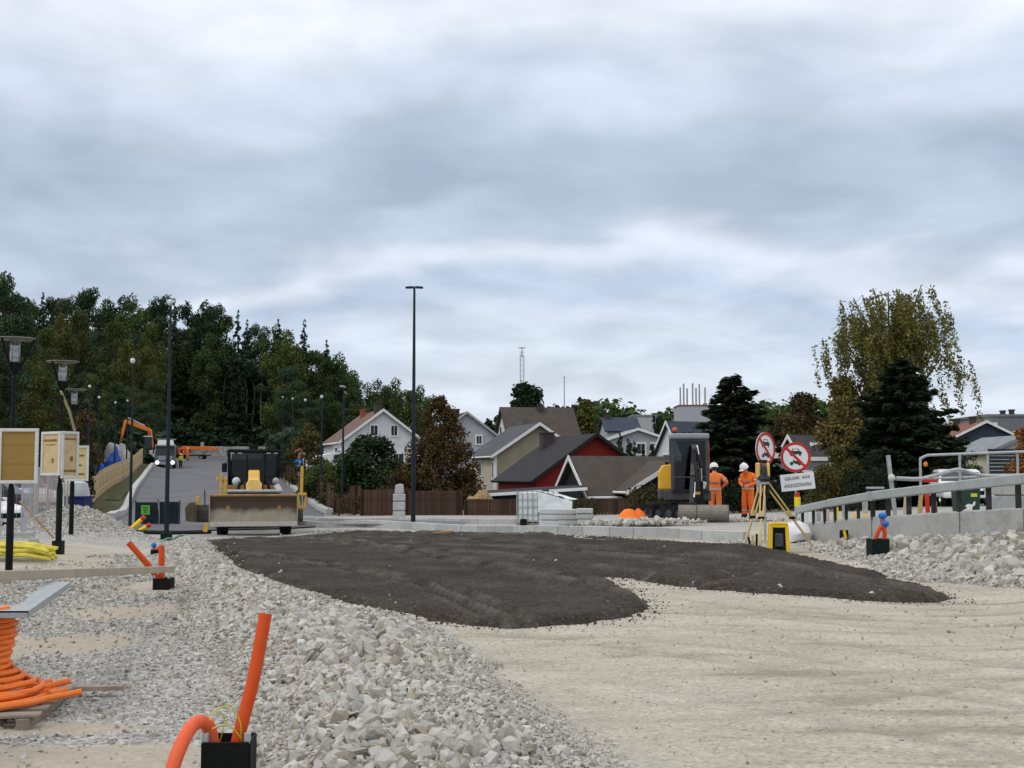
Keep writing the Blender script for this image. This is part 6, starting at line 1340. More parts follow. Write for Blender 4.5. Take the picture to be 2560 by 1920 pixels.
# ------------------------------------------------------------------ conduits
def arc(pts, n=24):
    """smooth curve through points"""
    P_ = [Vector(p) for p in pts]; P_ = [P_[0]*2-P_[1]] + P_ + [P_[-1]*2-P_[-2]]; out = []
    for i in range(1, len(P_)-2):
        a, b_, c, d = P_[i-1:i+3]
        for k in range(n):
            t = k/n; out.append(.5*((2*b_)+(c-a)*t+(2*a-5*b_+4*c-d)*t*t+(3*b_-3*c+d-a)*t**3))
    return out + [P_[-2]]
def pit(label, loc, wd, h, rz, m, notch=False):
    t = thing('cable_pit', label, 'cable pit', loc, rz); w2 = wd/2; th = .014
    for nm, c, s in (('side',(0,-w2,h/2),(wd,th,h)),('side',(0,w2,h/2),(wd,th,h)),('side',(-w2,0,h/2),(th,wd-th,h)),('side',(w2,0,h/2),(th,wd-th,h))):
        if notch and c[1] == -w2: B().prism([(-w2,-w2,0),(-w2*.45,-w2,0),(-w2*.2,-w2,h*.34),(w2*.2,-w2,h*.34),(w2*.45,-w2,0),(w2,-w2,0),(w2,-w2,h),(-w2,-w2,h)], (0,th,0)).build(nm, m, t)
        else: B().box(c, s).build(nm, m, t, bevel=.004)
    B().box((0,0,h*.55), (wd-.03,wd-.03,.01)).build('inner_shade', m, t)
    for sx in (-1,1): B().box((sx*(w2-.012),-w2+.03,h+.015), (.03,.05,.05)).build('lug', M['zinc'], t)
    return t
def hollow_pipe(b, pts, r, n=14):
    b.tube(pts, r, n, cap=False); b.tube([pts[-1], pts[-1]-(pts[-1]-pts[-2]).normalized()*.12], r*.86, n, cap=False); d = (pts[-1]-pts[-2]).normalized()
    o = len(b.v); q = B().tube([pts[-1]-d*.002, pts[-1]], [r*.86, r], n, cap=False); b.add(q.v, q.f, 0, True); return b
Yb = 6.85; p = P(560, 1856, Yb); zb = zs(p.x, Yb+.1); hb = p.z - zb
pit('black square cable pit at the bottom edge with two orange conduits', (p.x, Yb+.13, zb), .245, hb, R(3), M['blackplastic'])
a = P(592, 1862, Yb+.16); b_ = P(664, 1534, Yb+.24); ar = arc([a+Vector((-.03,0,-.22)), a, a.lerp(b_,.5)+Vector((.012,0,0)), b_], 10); t = hollow_pipe(B(), ar, .036).build('conduit', M['orange_pipe']); tag(t, 'straight orange red conduit sticking up out of the black cable pit in front', 'conduit')
pts = [P(534,1900,Yb+.12), P(530,1850,Yb+.12), P(520,1815,Yb+.10), P(500,1804,Yb+.06), P(478,1818,Yb+.0), P(455,1858,Yb-.08), P(432,1920,Yb-.16), P(415,2010,Yb-.2)]; t = B().tube(arc(pts, 8), .037, 14).build('conduit', M['orange_pipe2']); tag(t, 'orange conduit bending out of the front cable pit down to the lower left', 'conduit')
for pts_, lb in [([(525,1800),(532,1780),(545,1777),(556,1785),(562,1800),(556,1830),(548,1862)],'yellow green earth wire in the left loop above the black cable pit'),([(540,1774),(560,1766),(580,1770),(592,1785),(602,1812),(602,1838),(597,1860)],'yellow earth wire in the tall loop in front of the straight orange conduit'),([(530,1822),(556,1812),(576,1815),(590,1830),(603,1848),(603,1862)],'yellow earth wire in the low flat loop above the black cable pit')]:
    w_ = [P(x_, y_, Yb+.03+.02*k) for k, (x_, y_) in enumerate(pts_)]; t = B().tube(arc(w_, 6), .0032, 6).build('wire', M['yellow_wire']); tag(t, lb, 'wire')
Y2 = 19.2; p = P(404, 1446, Y2); z2 = zs(p.x, Y2); pit('small black notched cable pit at the foot of the two conduits behind the plank', (p.x, Y2+.12, z2-.02), .245, p.z-z2+.02, R(-4), M['blackplastic'], True)
a, b_ = P(392,1446,Y2+.12), P(322,1357,Y2-.1); t = hollow_pipe(B(), arc([a+Vector((.07,0,-.15)), a, a.lerp(b_,.4)+Vector((.05,0,-.03)), b_], 8), .045).build('conduit', M['orange_pipe']); tag(t, 'leaning orange conduit behind the long grey plank', 'conduit')
a, b_ = P(404,1446,Y2+.16), P(404,1364,Y2+.16); t = hollow_pipe(B(), [a+Vector((0,0,-.15)), a, b_], .045).build('conduit', M['orange_pipe']); tag(t, 'upright orange conduit behind the end of the long grey plank', 'conduit')
Y3 = 29; p = P(391,1374,Y3); z3 = zs(p.x,Y3); pit('far black cable pit with a blue capped pipe on the left gravel', (p.x,Y3,z3-.03), .2, max(.12, p.z-z3+.03), 0, M['blackplastic'])
t = thing('capped_pipe', 'short orange pipe with a blue cap in the far cable pit', 'pipe', (p.x-.03, Y3, p.z)); B().tube([(0,0,-.1),(-.02,0,.06)], .03, 8).tube([(.06,0,-.1),(.05,0,.05)], .022, 8).build('pipe', M['orange_pipe'], t); B().ball((-.03,0,.10), (.065,.065,.06)).build('cap', M['blue'], t)
Y4 = 24.5; p = P(2198,1347,Y4); z4 = zs(p.x,Y4); pit('dark green cable pit with a notch on the rubble slope below the guard rail', (p.x,Y4+.1,z4-.05), .33, p.z-z4+.05, R(6), M['greenplastic'], True)
for pts_, cap, lb in [([(2188,1352),(2195,1330),(2206,1312)],(2212,1309),'orange pipe with a blue cap leaning right in the green cable pit'),([(2207,1352),(2212,1334),(2206,1306),(2207,1288)],(2206,1289),'taller orange pipe with a blue cap in the green cable pit')]:
    q = [P(x_,y_,Y4+.05) for x_,y_ in pts_]; t = thing('capped_pipe', lb, 'pipe', q[0]); B().tube([v-q[0] for v in arc(q, 6)], .042, 10).build('pipe', M['orange_pipe'], t); c = P(cap[0],cap[1],Y4+.05)-q[0]; B().ball(c, (.085,.085,.065)).lathe([(.04,c.z-.08),(.06,c.z-.04),(.07,c.z)], 12, (c.x,c.y,0)).build('cap', M['blue'], t)
# ------------------------------------------------------------------ orange coil on its pallet, grey steel strip, long plank
Yc = 9.6; pc = P(-112, 1782, Yc); zc_ = zs(pc.x+.8, Yc); 
t = thing('pallet', 'low grey wooden pallet under the orange coil at the left edge', 'pallet', (pc.x+.15, Yc, zc_), R(8))
for k in range(5): B().box((-.3,-.55+k*.27,.10), (1.75,.15,.022)).build('board', M['darkwood'], t, bevel=.004)
for k in (-1,0,1): B().box((-.3+k*.78,0,.045), (.09,1.3,.085)).build('runner', M['darkwood'], t, bevel=.006)
t = thing('hose_coil', 'tall coil of orange ribbed hose spreading out over its pallet at the left edge', 'hose coil', (pc.x, Yc, zc_+.115))
b = B(); pts = []
for k in range(15*28):
    a = 2*math.pi*k/28; f = k/(15*28); rr = .385+.02*math.sin(a*3.1)+.012*math.sin(k*1.7) + (.30*max(0,(.35-f)/.35)**1.5); pts.append((math.cos(a)*rr, math.sin(a)*rr*.8, .05+f*.635+random.uniform(-.003,.003)))
b.tube(pts, .022, 7); b.build('hose', M['orange_hose'], t)
for k, (dr, zz, a0, a1) in enumerate([(.50,.03,-2.9,.15),(.66,.025,-2.7,.05),(.80,.03,-2.5,-.02),(.60,.07,-2.8,.3),(.74,.075,-2.6,.22),(.44,.08,-3.0,.5),(.88,.03,-2.2,-.15)]):
    arcp = [(math.cos(a0+(a1-a0)*i/20)*dr*.80, math.sin(a0+(a1-a0)*i/20)*dr*.72, zz) for i in range(21)]; e_ = arcp[-1]; arcp += [(e_[0]+.05+.012*k, e_[1]+.08, zz+.015), (e_[0]+.10+.02*k, e_[1]+.13, zz+.03)]
    B().tube(arcp, .024, 8).build('hose_end', M['orange_hose'], t)
zt = P(10, 1524, 9.5).z; b = B()
A = [P(-60,1526,9.35), P(70,1529,9.35), P(176,1445,11.9)]; A = [Vector((v.x, v.y, zt+.005)) for v in A]
Bq = [P(-60,1490,9.8), P(48,1498,9.75), P(118,1442,12.0)]; Bq = [Vector((v.x, v.y, zt+.005)) for v in Bq]
for i in range(2): b.prism([A[i], A[i+1], Bq[i+1], Bq[i]], (0,0,-.012)); b.prism([A[i], A[i+1], A[i+1]+Vector((0,0,-.05)), A[i]+Vector((0,0,-.05))], (0,.008,0))
t = b.build('steel_strip', M['galv']); tag(t, 'bent galvanised steel strip lying across the top of the orange coil', 'steel strip')
pe = on(424, 18.3); q0 = P(-420, 1456, 7.6); q1 = P(424, 1423, 18.2); dirv = (q1-q0).normalized()
t = B().bar(q0, q1, .13, .085).build('plank', M['wood'], bevel=.006); tag(t, 'long weathered plank reaching from the left edge to the rubble bank', 'plank')
t = thing('plank_trestle', 'trestle of grey timber holding up the long plank at the left edge', 'trestle', (q0.x+.05, 7.75, zs(q0.x+.05, 7.75))); hz = q0.z - t.location.z - .05
for sx in (-1,1):
    for sy in (-1,1): B().bar((sx*.12,sy*.12,hz),(sx*.3,sy*.35,-.02),.06).build('leg', M['darkwood'], t)
B().bar((-.4,0,hz-.02),(.4,0,hz-.02),.09,.07).build('beam', M['darkwood'], t)
# small boards lying about the pallet
t = B().box((0,0,.02), (.9,.09,.035), R(6)).build('loose_board', M['darkwood']); t.location = P(165, 1712, 10.4); t.location.z = zs(t.location.x, 10.4)+.05; tag(t, 'loose grey board behind the spread ends of the orange coil', 'board')
# ------------------------------------------------------------------ left background: hoses, mesh fence, containers, tarpaulins
hb_ = B(); t = thing('hose_bundle', 'bundle of yellow hoses lying between the first and second lamps', 'hose bundle', on(40, 24.6))
o = Vector(t.location)
for k in range(16):
    y0 = 24.2+.07*k; pts = [Vector((X(x_, y0), y0+.25*math.sin(x_/60+k), 0)) for x_ in (-90,-20,40,90,135 + (k%4)*3)]; pts = [Vector((v.x, v.y, zs(v.x,v.y)+.06+.075*(k%3)+(.07 if 0<i<4 else 0)+.05*math.sin(k)*0)) for i, v in enumerate(pts)]
    B().tube([v-o for v in arc(pts, 5)], .035, 7).build('hose', M['yellow_hose'], t)
def heras(label, a, b_, h=2.0, sheet=None):
    A, Bv = on(*a), on(*b_); t = thing('mesh_fence', label, 'fence', A); L_ = (Bv-A).length; rz = math.atan2(Bv.y-A.y, Bv.x-A.x); t.rotation_euler = (0,0,rz); dz = Bv.z-A.z
    b = B(); b.tube([(0,0,.08),(0,0,h)], .021, 8).tube([(L_,0,.08+dz),(L_,0,h+dz)], .021, 8).tube([(0,0,h),(L_,0,h+dz)], .021, 8).tube([(0,0,.14),(L_,0,.14+dz)], .021, 8).tube([(L_/2,0,.14),(L_/2,0,h)], .018, 8); b.build('frame', M['galv'], t)
    w_ = B(); n = int(L_/.1)
    for k in range(1, n): x_ = L_*k/n; w_.box((x_,0,(h+.14)/2+dz*k/n), (.005,.005,h-.14))
    for k in range(1, 9): w_.box((L_/2,.006,.14+(h-.14)*k/9+dz/2), (L_,.005,.005))
    w_.build('mesh_wires', M['galv'], t)['kind'] = 'stuff'
    for x_ in (0, L_): B().box((x_,0,.06+dz*x_/L_), (.24,.6,.13)).build('foot', M['concrete'], t, bevel=.02)
    return t
heras('mesh fence panel in front of the white parked car', (-80,31),(92,31.6), 1.9)
heras('mesh fence panel between the first and second lamps', (60,34.5),(98,40), 2.0); heras('mesh fence panel just left of the middle lamp', (100,41),(146,46), 2.0); heras('mesh fence panel in front of the blue container', (122,48),(180,49.5), 2.0); heras('far mesh fence panel behind the middle lamp', (92,50),(165,56), 2.0)
p = on(184, 56); t = thing('container', 'dark blue waste container beside the end of the pale board fence', 'container', p); B().prism([(-.5,0,.1),(.5,0,.1),(.52,0,.98),(-.52,0,.98)], (0,1.2,0)).build('body', M['bluebox'], t, bevel=.03); B().box((0,.6,1.0), (1.1,1.3,.06)).build('rim', M['bluebox'], t)
for sx in (-1,1): B().cyl((sx*.6,.1,.05),(sx*.6,.2,.05), .07, n=10).build('castor', M['black'], t)
p = on(190, 58); t = thing('material_bag', 'big pale sack standing behind the dark blue container', 'sack', p); b = B(); b.lathe([(.1,0),(.62,.05),(.7,.6),(.66,1.25),(.55,1.6),(.25,1.7),(.02,1.68)], 14); b.build('bag', M['sackwhite'] if 'sackwhite' in M else M['plasticwrap'], t)
for sx in (-1,1): B().tube([(sx*.4,0,1.55),(sx*.36,0,1.85),(sx*.2,0,1.65)], .03, 6).build('loop', M['plasticwrap'], t)
def heap(name, label, cat, px, Y, wd, h, m, seed=0, dz=0, dp=None):
    p = on(px, Y); n, mm = 22, 14; b = B(); V = []; r = np.random.default_rng(seed)
    for j in range(mm):
        for i in range(n): u, v = -1+2*i/(n-1), -1+2*j/(mm-1); f = max(0, 1-u*u)*max(0, 1-v*v); V.append((u*wd/2, v*(dp or wd*.3), -.1+h*(f**.6)*(.75+.5*float(vn(u*3+seed, v*3, seed)))))
    b.add(V, [(j*n+i, j*n+i+1, (j+1)*n+i+1, (j+1)*n+i) for j in range(mm-1) for i in range(n-1)], 0, True); o = b.build(name, m); o.location = p+Vector((0,0,dz)); return tag(o, label, cat)
heap('tarpaulin_heap', 'crumpled bright blue tarpaulin behind the pale board fence', 'tarpaulin', 285, 118, 1.9, 2.9, M['tarp'], 3, -.1); heap('tarpaulin_heap', 'lower blue tarpaulin behind the near end of the pale board fence', 'tarpaulin', 248, 100, 1.5, 2.1, M['tarp'], 5, -.1)
heap('rock_heap', 'pale heap of blasted rock behind the pale board fence', 'rock heap', 290, 140, 4.0, 2.6, M['concrete'], 7, -.1)
t = thing('round_sign', 'small pale round sign on a post above the blue tarpaulins', 'sign', on(306, 135)); hz = P(306, 1118, 135).z - t.location.z; B().tube([(0,0,0),(0,0,hz+.3)], .05, 6).build('post', M['zinc'], t); B().cyl((0,-.06,hz),(0,-.09,hz), .42, n=16).build('plate', M['frame'], t)
hedge('dark bushes at the foot of the wood behind the cars', [(-60,72),(60,74),(160,78),(215,82)], 4.2, 1.6, L['green'], 260, .22)
hedge('brown autumn bushes behind the dark blue container', [(208,93),(246,120)], 3.0, 1.0, L['brownleaf'], 420, .16)
hedge('dark bushes behind the pale board fence', [(215,125),(290,165)], 4.0, 1.8, L['green'], 200, .24)
solo('garden_tree', 'small rusty orange tree behind the middle lamp', 'tree', 213, 1020, 92, mk_round(140, 5, .22, .1, 500, .17, 22), L['orange2'] if 'orange2' in L else L['brownleaf'], 5)
# orange mesh and stakes by the mesh fence
t = thing('barrier_net', 'torn orange barrier net hanging on stakes behind the middle lamp', 'net', on(128, 38)); b = B()
for k in range(9): b.bar((-.5+.12*k,.02*k,.15),(-.5+.12*k+.05*math.sin(k),.0,1.1-.25*abs(math.sin(k*2))), .012)
for k in range(5): b.bar((-.5,0,.25+.2*k),(.5,.1,.2+.2*k+.05*math.sin(k)), .012)
b.build('net', M['netorange'] if 'netorange' in M else M['orangecloth2'], t)['kind'] = 'stuff'
for sx in (-.5,.5): B().bar((sx,0,-.1),(sx+.05,0,1.35), .045).build('stake', M['wood'], t)
t = B().bar((0,0,0),(-.95,.1,.95), .07, .03).build('leaning_board', M['rust']); t.location = on(112, 33.5)+Vector((.3,0,.02)); tag(t, 'orange brown board leaning on the mesh fence', 'board')
# ------------------------------------------------------------------ black site panels, warning posts, hoses by the pit
p = on(398, 55); t = thing('site_panel', 'black site panel with a bright green poster standing on the road edge', 'panel', p, R(-4))
B().box((-.45,0,.52), (1.0,.06,.92)).build('panel', M['panel'], t, bevel=.01); B().box((.5,.02,.53), (.84,.06,.94)).build('panel', M['panel'], t, bevel=.01)
for x_ in (-.98,-.0,.95): B().tube([(x_,.05,0),(x_,.05,1.08)], .025, 8).build('post', M['darkmetal'], t)
po = B().box((-.52,-.036,.65), (.38,.008,.40)).build('poster', M['greensign'], t)
for k in range(3): B().box((-.52,-.042,.74-.09*k), (.22-.04*k,.004,.035)).build('print', M['panel'], po)
for x_ in (-.7,.7): B().box((x_,0,.03), (.12,.55,.06)).build('foot', M['zinc'], t)
B().tube([(.02,-.05,1.0),(.1,-.1,.55),(.12,-.1,.45)], .015, 6).build('cord', M['zinc'], t)
for px_, py_, tilt, lb in [(346,1306,-.75,'yellow and red warning post lying on top of another left of the black site panel'),(358,1322,-.55,'lower of the two toppled yellow and red warning posts')]:
    Y_ = 49.0; t = thing('warning_post', lb, 'warning post', P(px_, py_, Y_)); t.rotation_euler = (0, tilt+math.pi/2, 0)
    for k in range(4): B().tube([(0,0,-.32+.16*k),(0,0,-.16+.16*k)], .085, 10).build('band', M['warnyellow'] if k % 2 == 0 or k == 1 else M['warnred'], t)
    B().lathe([(.01,-.36),(.14,-.34),(.14,-.32),(.01,-.32)], 12).build('base', M['warnred'], t)
pts = [P(430,1352,42.0), P(445,1341,41.6), P(462,1338,41.2), P(482,1345,40.8), P(500,1358,40.2)]; t = B().tube(arc([Vector((v.x,v.y,max(v.z, zs(v.x,v.y)+.02))) for v in pts], 8), .035, 8).build('green_hose', M['cable_green']); tag(t, 'pale green hose looping out of the pit beside the tall dark blue pole', 'hose')
pts = [P(402,1372,33), P(408,1352,37), P(420,1346,40), P(432,1348,41)]; t = B().tube(arc([Vector((v.x,v.y,max(v.z, zs(v.x,v.y)+.02))) for v in pts], 8), .03, 8).build('green_hose', M['cable_green']); tag(t, 'pale green hose on the ground in front of the tall dark blue pole', 'hose')
pts = [on(265,50)+Vector((0,0,.06)), on(330,49)+Vector((0,0,.06)), on(430,48)+Vector((0,0,.06)), on(530,47.5)+Vector((0,0,.06))]; t = B().tube(arc(pts, 6), .09, 10).build('black_pipe', M['black']); tag(t, 'thick black pipe lying along the near edge of the road left of the grader', 'pipe')
# ------------------------------------------------------------------ middle: pillar, tank, slabs, heaps
p = on(999, 50.5); t = thing('stone_stack', 'upright stack of cut grey stone against the brown fence', 'stone stack', p)
for k, (w_, h_, z_) in enumerate([(.46,.42,.2),(.48,.36,.6),(.47,.30,.94)]): B().box((0,0,z_), (w_,.4,h_-.01), R(4*k)).build('block', M['granite'], t, bevel=.03)
B().prism([(-.17,-.16,1.09),(.17,-.16,1.09),(.17,-.16,1.42),(.05,-.16,1.48),(-.14,-.16,1.43)], (0,.32,0)).build('block', M['granite'], t, bevel=.03)
Yt = 38.6; a = P(1292, 1225, Yt); z0 = zs(P(1340,1225,Yt).x, Yt); t = thing('wrapped_tank', 'milky plastic tank in a wire cage half draped with white plastic wrap', 'tank', (P(1338,1225,Yt).x, Yt, z0), R(-14)); hz = a.z-z0
B().box((0,.5,.10), (1.15,1.0,.10)).box((-.45,.5,.03), (.12,1,.08)).box((.45,.5,.03), (.12,1,.08)).build('pallet', M['darkwood'], t)
B().box((0,.5,.16+(hz-.2)/2), (1.06,.96,hz-.24)).build('tank', M['tank'], t, bevel=.07, seg=2); B().cyl((.2,.5,hz-.05),(.2,.5,hz+.05), .12, n=16).build('cap', M['greymetal'], t)
b = B()
for k in range(8): x_ = -.56+1.12*k/7; b.bar((x_,-.01,.15),(x_,-.01,hz-.03), .02)
for k in range(5): z_ = .2+(hz-.25)*k/4; b.bar((-.57,-.02,z_),(.57,-.02,z_), .02); b.bar((-.575,-.02,z_),(-.575,1.0,z_), .02)
for k in range(6): y_ = 1.0*k/5; b.bar((-.57,y_,.15),(-.57,y_,hz-.03), .02)
b.build('cage', M['zinc'], t)
dr = B(); n, m_ = 16, 10; V = []
for j in range(m_):
    for i in range(n): u, v = i/(n-1), j/(m_-1); V.append((.10+u*1.05, -.05-.05*float(vn(u*6, v*6, 3))-.12*v*u, hz*.96-u*.28-v*(.55+.1*float(vn(u*5,1,7)))))
dr.add(V, [(j*n+i, (j+1)*n+i, (j+1)*n+i+1, j*n+i+1) for j in range(m_-1) for i in range(n-1)], 0, True)
V = []
for j in range(m_):
    for i in range(n): u, v = i/(n-1), j/(m_-1); V.append((.10+u*1.05, -.05+v*.9, hz*.965-u*.28+.05*float(vn(u*6, v*6, 9))))
dr.add(V, [(j*n+i, j*n+i+1, (j+1)*n+i+1, (j+1)*n+i) for j in range(m_-1) for i in range(n-1)], 0, True); dr.build('plastic_wrap', M['plasticwrap'], t)
B().box((.75,.45,.45), (.45,.8,.55)).build('wrapped_bundle', M['plasticwrap'], t, bevel=.08, seg=2)
B().box((-.35,-.06,.18), (.2,.06,.2)).build('valve', M['black'], t, bevel=.02)
def slabs(label, px, Y, n, wd, dp, h, rz, m=None):
    t = thing('slab_stack', label, 'slab stack', on(px, Y), rz); B().box((0,0,.04), (wd*.95,dp*.9,.08)).build('pallet', M['darkwood'], t)
    for k in range(n): B().box((random.uniform(-.02,.02), random.uniform(-.02,.02), .09+h*(k+.5)), (wd, dp, h-.02), random.uniform(-.03,.03)).build('slab', m or M['granite'], t, bevel=.015)
    return t
slabs('wrapped stack of pale grey slabs in front of the tank', 1378, 37.6, 3, .62, .6, .17, R(-8), M['palewrap'] if 'palewrap' in M else M['granite']); slabs('left of the two low stacks of cut grey kerb stone', 1425, 37.2, 3, .62, .55, .155, R(5)); slabs('right of the two low stacks of cut grey kerb stone', 1462, 37.0, 3, .46, .55, .155, R(-6))
patch('stone_chips', X(1600,36.2), 36.2, 1.25, .55, 380, .07, 'pale stone rubble heaped in front of the mini excavator', 'rubble', dz=.10)
patch('stone_chips', X(1835,38.5), 38.5, 1.1, .5, 240, .05, 'pale stone rubble between the bucket and the tripod', 'rubble', dz=.03)
patch('stone_chips', X(1760,29), 28.4, 1.4, .7, 220, .035, 'small pale stones in front of the kerb end', 'rubble')
t = thing('orange_sack', 'bright orange sack slumped beside the rubble left of the mini excavator', 'sack', on(1567, 38)); b = B(); b.lathe([(.02,0),(.26,.02),(.30,.16),(.22,.30),(.12,.42),(.02,.44)], 12); b.v = [(x*1.1+.1*z, y, z) for x,y,z in b.v]; b.build('sack', M['sackorange'] if 'sackorange' in M else M['orangecloth'], t)
t = thing('orange_sack', 'smaller orange sack leaning right behind the bright orange one', 'sack', on(1602, 38.6)); b = B(); b.lathe([(.02,0),(.18,.02),(.22,.14),(.14,.32),(.02,.42)], 12); b.v = [(x-.25*z, y, z) for x,y,z in b.v]; b.build('sack', M['orangecloth'], t)
t = thing('orange_sack', 'low orange sack left of the bright orange one', 'sack', on(1550, 38.1)); b = B(); b.lathe([(.02,0),(.16,.02),(.18,.1),(.1,.2),(.02,.22)], 12); b.build('sack', M['orangecloth2'], t)
t = B().prism([(0,0,0),(.7,0,.12),(.72,0,.17),(.1,0,.10)], (0,.4,0)).build('loose_slab', M['rust']); t.location = on(1072, 37.5)+Vector((0,0,.0)); tag(t, 'rusty brown slab lying in front of the kerb below the tall street light', 'slab')
t = heap('cut_branches', 'heap of cut pale branches and brush on top of the low brown fence', 'brush heap', 1200, 62.5, 1.7, 1.15, M['brush'] if 'brush' in M else M['wood'], 11, .1, .5)
# grey roof edges of the shed in front of the red house
sh = P(1232, 1237, 63); t = thing('low_shed', 'low dark flat shed with white roof edges in front of the red house', 'shed', (sh.x, 63, zs(sh.x,63)-.05)); h_ = sh.z-t.location.z
B().box((1.5,1.0,h_/2), (3.4,1.8,h_)).build('wall', M['w_dark'], t); r_ = B().prism([(-.3,-.2,h_),(4.6,-.2,h_+.30),(4.6,2.0,h_+.42),(-.3,2.0,h_+.12)], (0,0,.08)).build('roof', M['roof_black'], t); B().bar((-.32,-.23,h_+.0),(4.62,-.23,h_+.30), .05, .15).build('roof_edge', M['trim'], r_)
# ------------------------------------------------------------------ survey tripod and its case
p0 = P(1905, 1355, 28.0); hd = P(1908, 1236, 28.0); gz = zs(hd.x, 28.0); t = thing('survey_tripod', 'survey instrument on yellow wooden tripod legs at the end of the kerb', 'tripod', (hd.x, 28.0, gz)); hh = P(1908,1205,28).z-gz
for (fx, fy) in ((1858,27.7),(1896,27.2),(2028,28.4)):
    f = Vector((X(fx,fy)-hd.x, fy-28.0, zs(X(fx,fy),fy)-gz)); tp = Vector((f.x*.06, f.y*.06, hh-.02)); d = (tp-f).normalized(); s_ = d.cross(Vector((0,1,0))).normalized()*.045; mid = f.lerp(tp,.45)
    lg = B().bar(tp+s_, mid+s_*.8, .03).bar(tp-s_, mid-s_*.8, .03).bar(f+d*.08, f.lerp(tp,.55), .04).build('leg', M['tripodwood'], t); B().box(mid, (.13,.06,.06)).build('clamp', M['black'], lg); B().cyl(f+d*.12, f-d*.04, .025, .004, 8).build('spike', M['zinc'], lg)
B().lathe([(.02,hh-.05),(.11,hh-.05),(.11,hh),(.02,hh)], 18).build('head_plate', M['zinc'], t); B().box((.08,.05,hh-.16), (.14,.1,.26)).build('pouch', M['darkmetal'], t, bevel=.03); B().box((-.10,-.02,hh-.10), (.09,.08,.30)).build('battery', M['zinc'], t, bevel=.02)
ins = B().lathe([(.02,hh),(.085,hh),(.085,hh+.05),(.07,hh+.07)], 16).build('tribrach', M['darkmetal'], t)
B().box((-.11,0,hh+.25), (.085,.17,.34)).build('yoke_arm', M['instrument'] if 'instrument' in M else M['catpale'], t, bevel=.025); B().box((.11,0,hh+.25), (.06,.17,.34)).build('yoke_arm', M['catpale'], t, bevel=.025)
B().box((0,0,hh+.24), (.15,.15,.26)).build('telescope', M['greymetal'], t, bevel=.03); B().cyl((0,-.12,hh+.25),(0,.1,hh+.25), .055, n=16).build('lens', M['glass'], t); B().box((0,0,hh+.10), (.26,.18,.10)).build('base_unit', M['greymetal'], t, bevel=.02); B().box((0,0,hh+.45), (.20,.08,.07)).build('carry_handle', M['darkmetal'], t, bevel=.02)
Yk = 26.6; p = P(1947, 1358, Yk); t = thing('instrument_case', 'yellow and black instrument case standing open beside the tripod', 'case', (p.x, Yk, zs(p.x,Yk)-.0), R(-4)); H_ = .56
for sx in (-1,1): B().prism([(sx*.215,-.09,0),(sx*.14,-.09,0),(sx*.125,-.09,H_-.06),(sx*.195,-.09,H_)], (0,.26,0)).build('side', M['yellow'], t, bevel=.015)
B().prism([(-.195,-.09,H_),(.195,-.09,H_),(.17,-.09,H_+.05),(-.17,-.09,H_+.05)], (0,.26,0)).prism([(-.13,-.085,H_-.055),(.13,-.085,H_-.055),(.19,-.085,H_),(-.19,-.085,H_)], (0,.25,0)).build('top', M['yellow'], t, bevel=.01)
B().box((0,.05,H_/2-.02), (.27,.2,H_-.06)).build('inner_shell', M['blackplastic'], t, bevel=.01); B().box((0,-.065,.25), (.17,.05,.28)).build('foam', M['greymetal'], t, bevel=.02)
for sx in (-1,1): B().box((sx*.085,-.07,.07), (.07,.06,.13)).build('foot', M['black'], t, bevel=.02)
p = on(1975, 29.6); t = thing('white_bag', 'white plastic bag slumped behind the yellow case', 'bag', p); b = B(); b.lathe([(.02,0),(.34,.03),(.38,.22),(.28,.42),(.15,.50),(.02,.5)], 14); b.v = [(x*1.25+.04*math.sin(z*20+y*9), y, z*.9+.04*math.sin(x*9)) for x,y,z in b.v]; b.build('bag', M['signwhite'], t)
t = thing('pale_bucket', 'small green and pale stake bundle at the foot of the tripod', 'stakes', on(1886, 27.4))
for k in range(4): B().bar((-.12+.07*k,.02*k,0),(-.16+.09*k,.0,.2+.03*k), .04).build('stake', M['tripodwood'] if k % 2 else M['greenplastic'], t)
t.name = 'stake_bundle'
# ------------------------------------------------------------------ round signs
def ring(b, r0, r1, y, n=40):
    o = len(b.v)
    for r_ in (r0, r1):
        for k in range(n): a = 2*math.pi*k/n; b.v.append((math.cos(a)*r_, y, math.sin(a)*r_))
    for k in range(n): f = (o+k, o+n+k, o+n+(k+1)%n, o+(k+1)%n); b.f.append(f); b.m.append(0); b.sm.append(False)
    return b
def text_mesh(s, m, parent, wd, h, loc, rx=R(90), name='lettering', ry=0):
    cu = bpy.data.curves.new('t','FONT'); cu.body = s; cu.align_x = 'CENTER'; cu.align_y = 'CENTER'; cu.extrude = .002; ob = bpy.data.objects.new('t', cu); COL.objects.link(ob)
    me = bpy.data.meshes.new_from_object(ob.evaluated_get(bpy.context.evaluated_depsgraph_get())); bpy.data.objects.remove(ob); me.name = name
    co = np.array([v.co[:] for v in me.vertices]); mn, mx = co.min(0), co.max(0); co[:,0] = (co[:,0]-(mn[0]+mx[0])/2)/(mx[0]-mn[0])*wd; co[:,1] = (co[:,1]-(mn[1]+mx[1])/2)/(mx[1]-mn[1])*h
    me.vertices.foreach_set('co', co.astype(np.float32).ravel()); me.materials.clear(); me.materials.append(m); me.update(); o = link(name, me, parent, loc); o.rotation_euler = (rx, ry, 0); return o
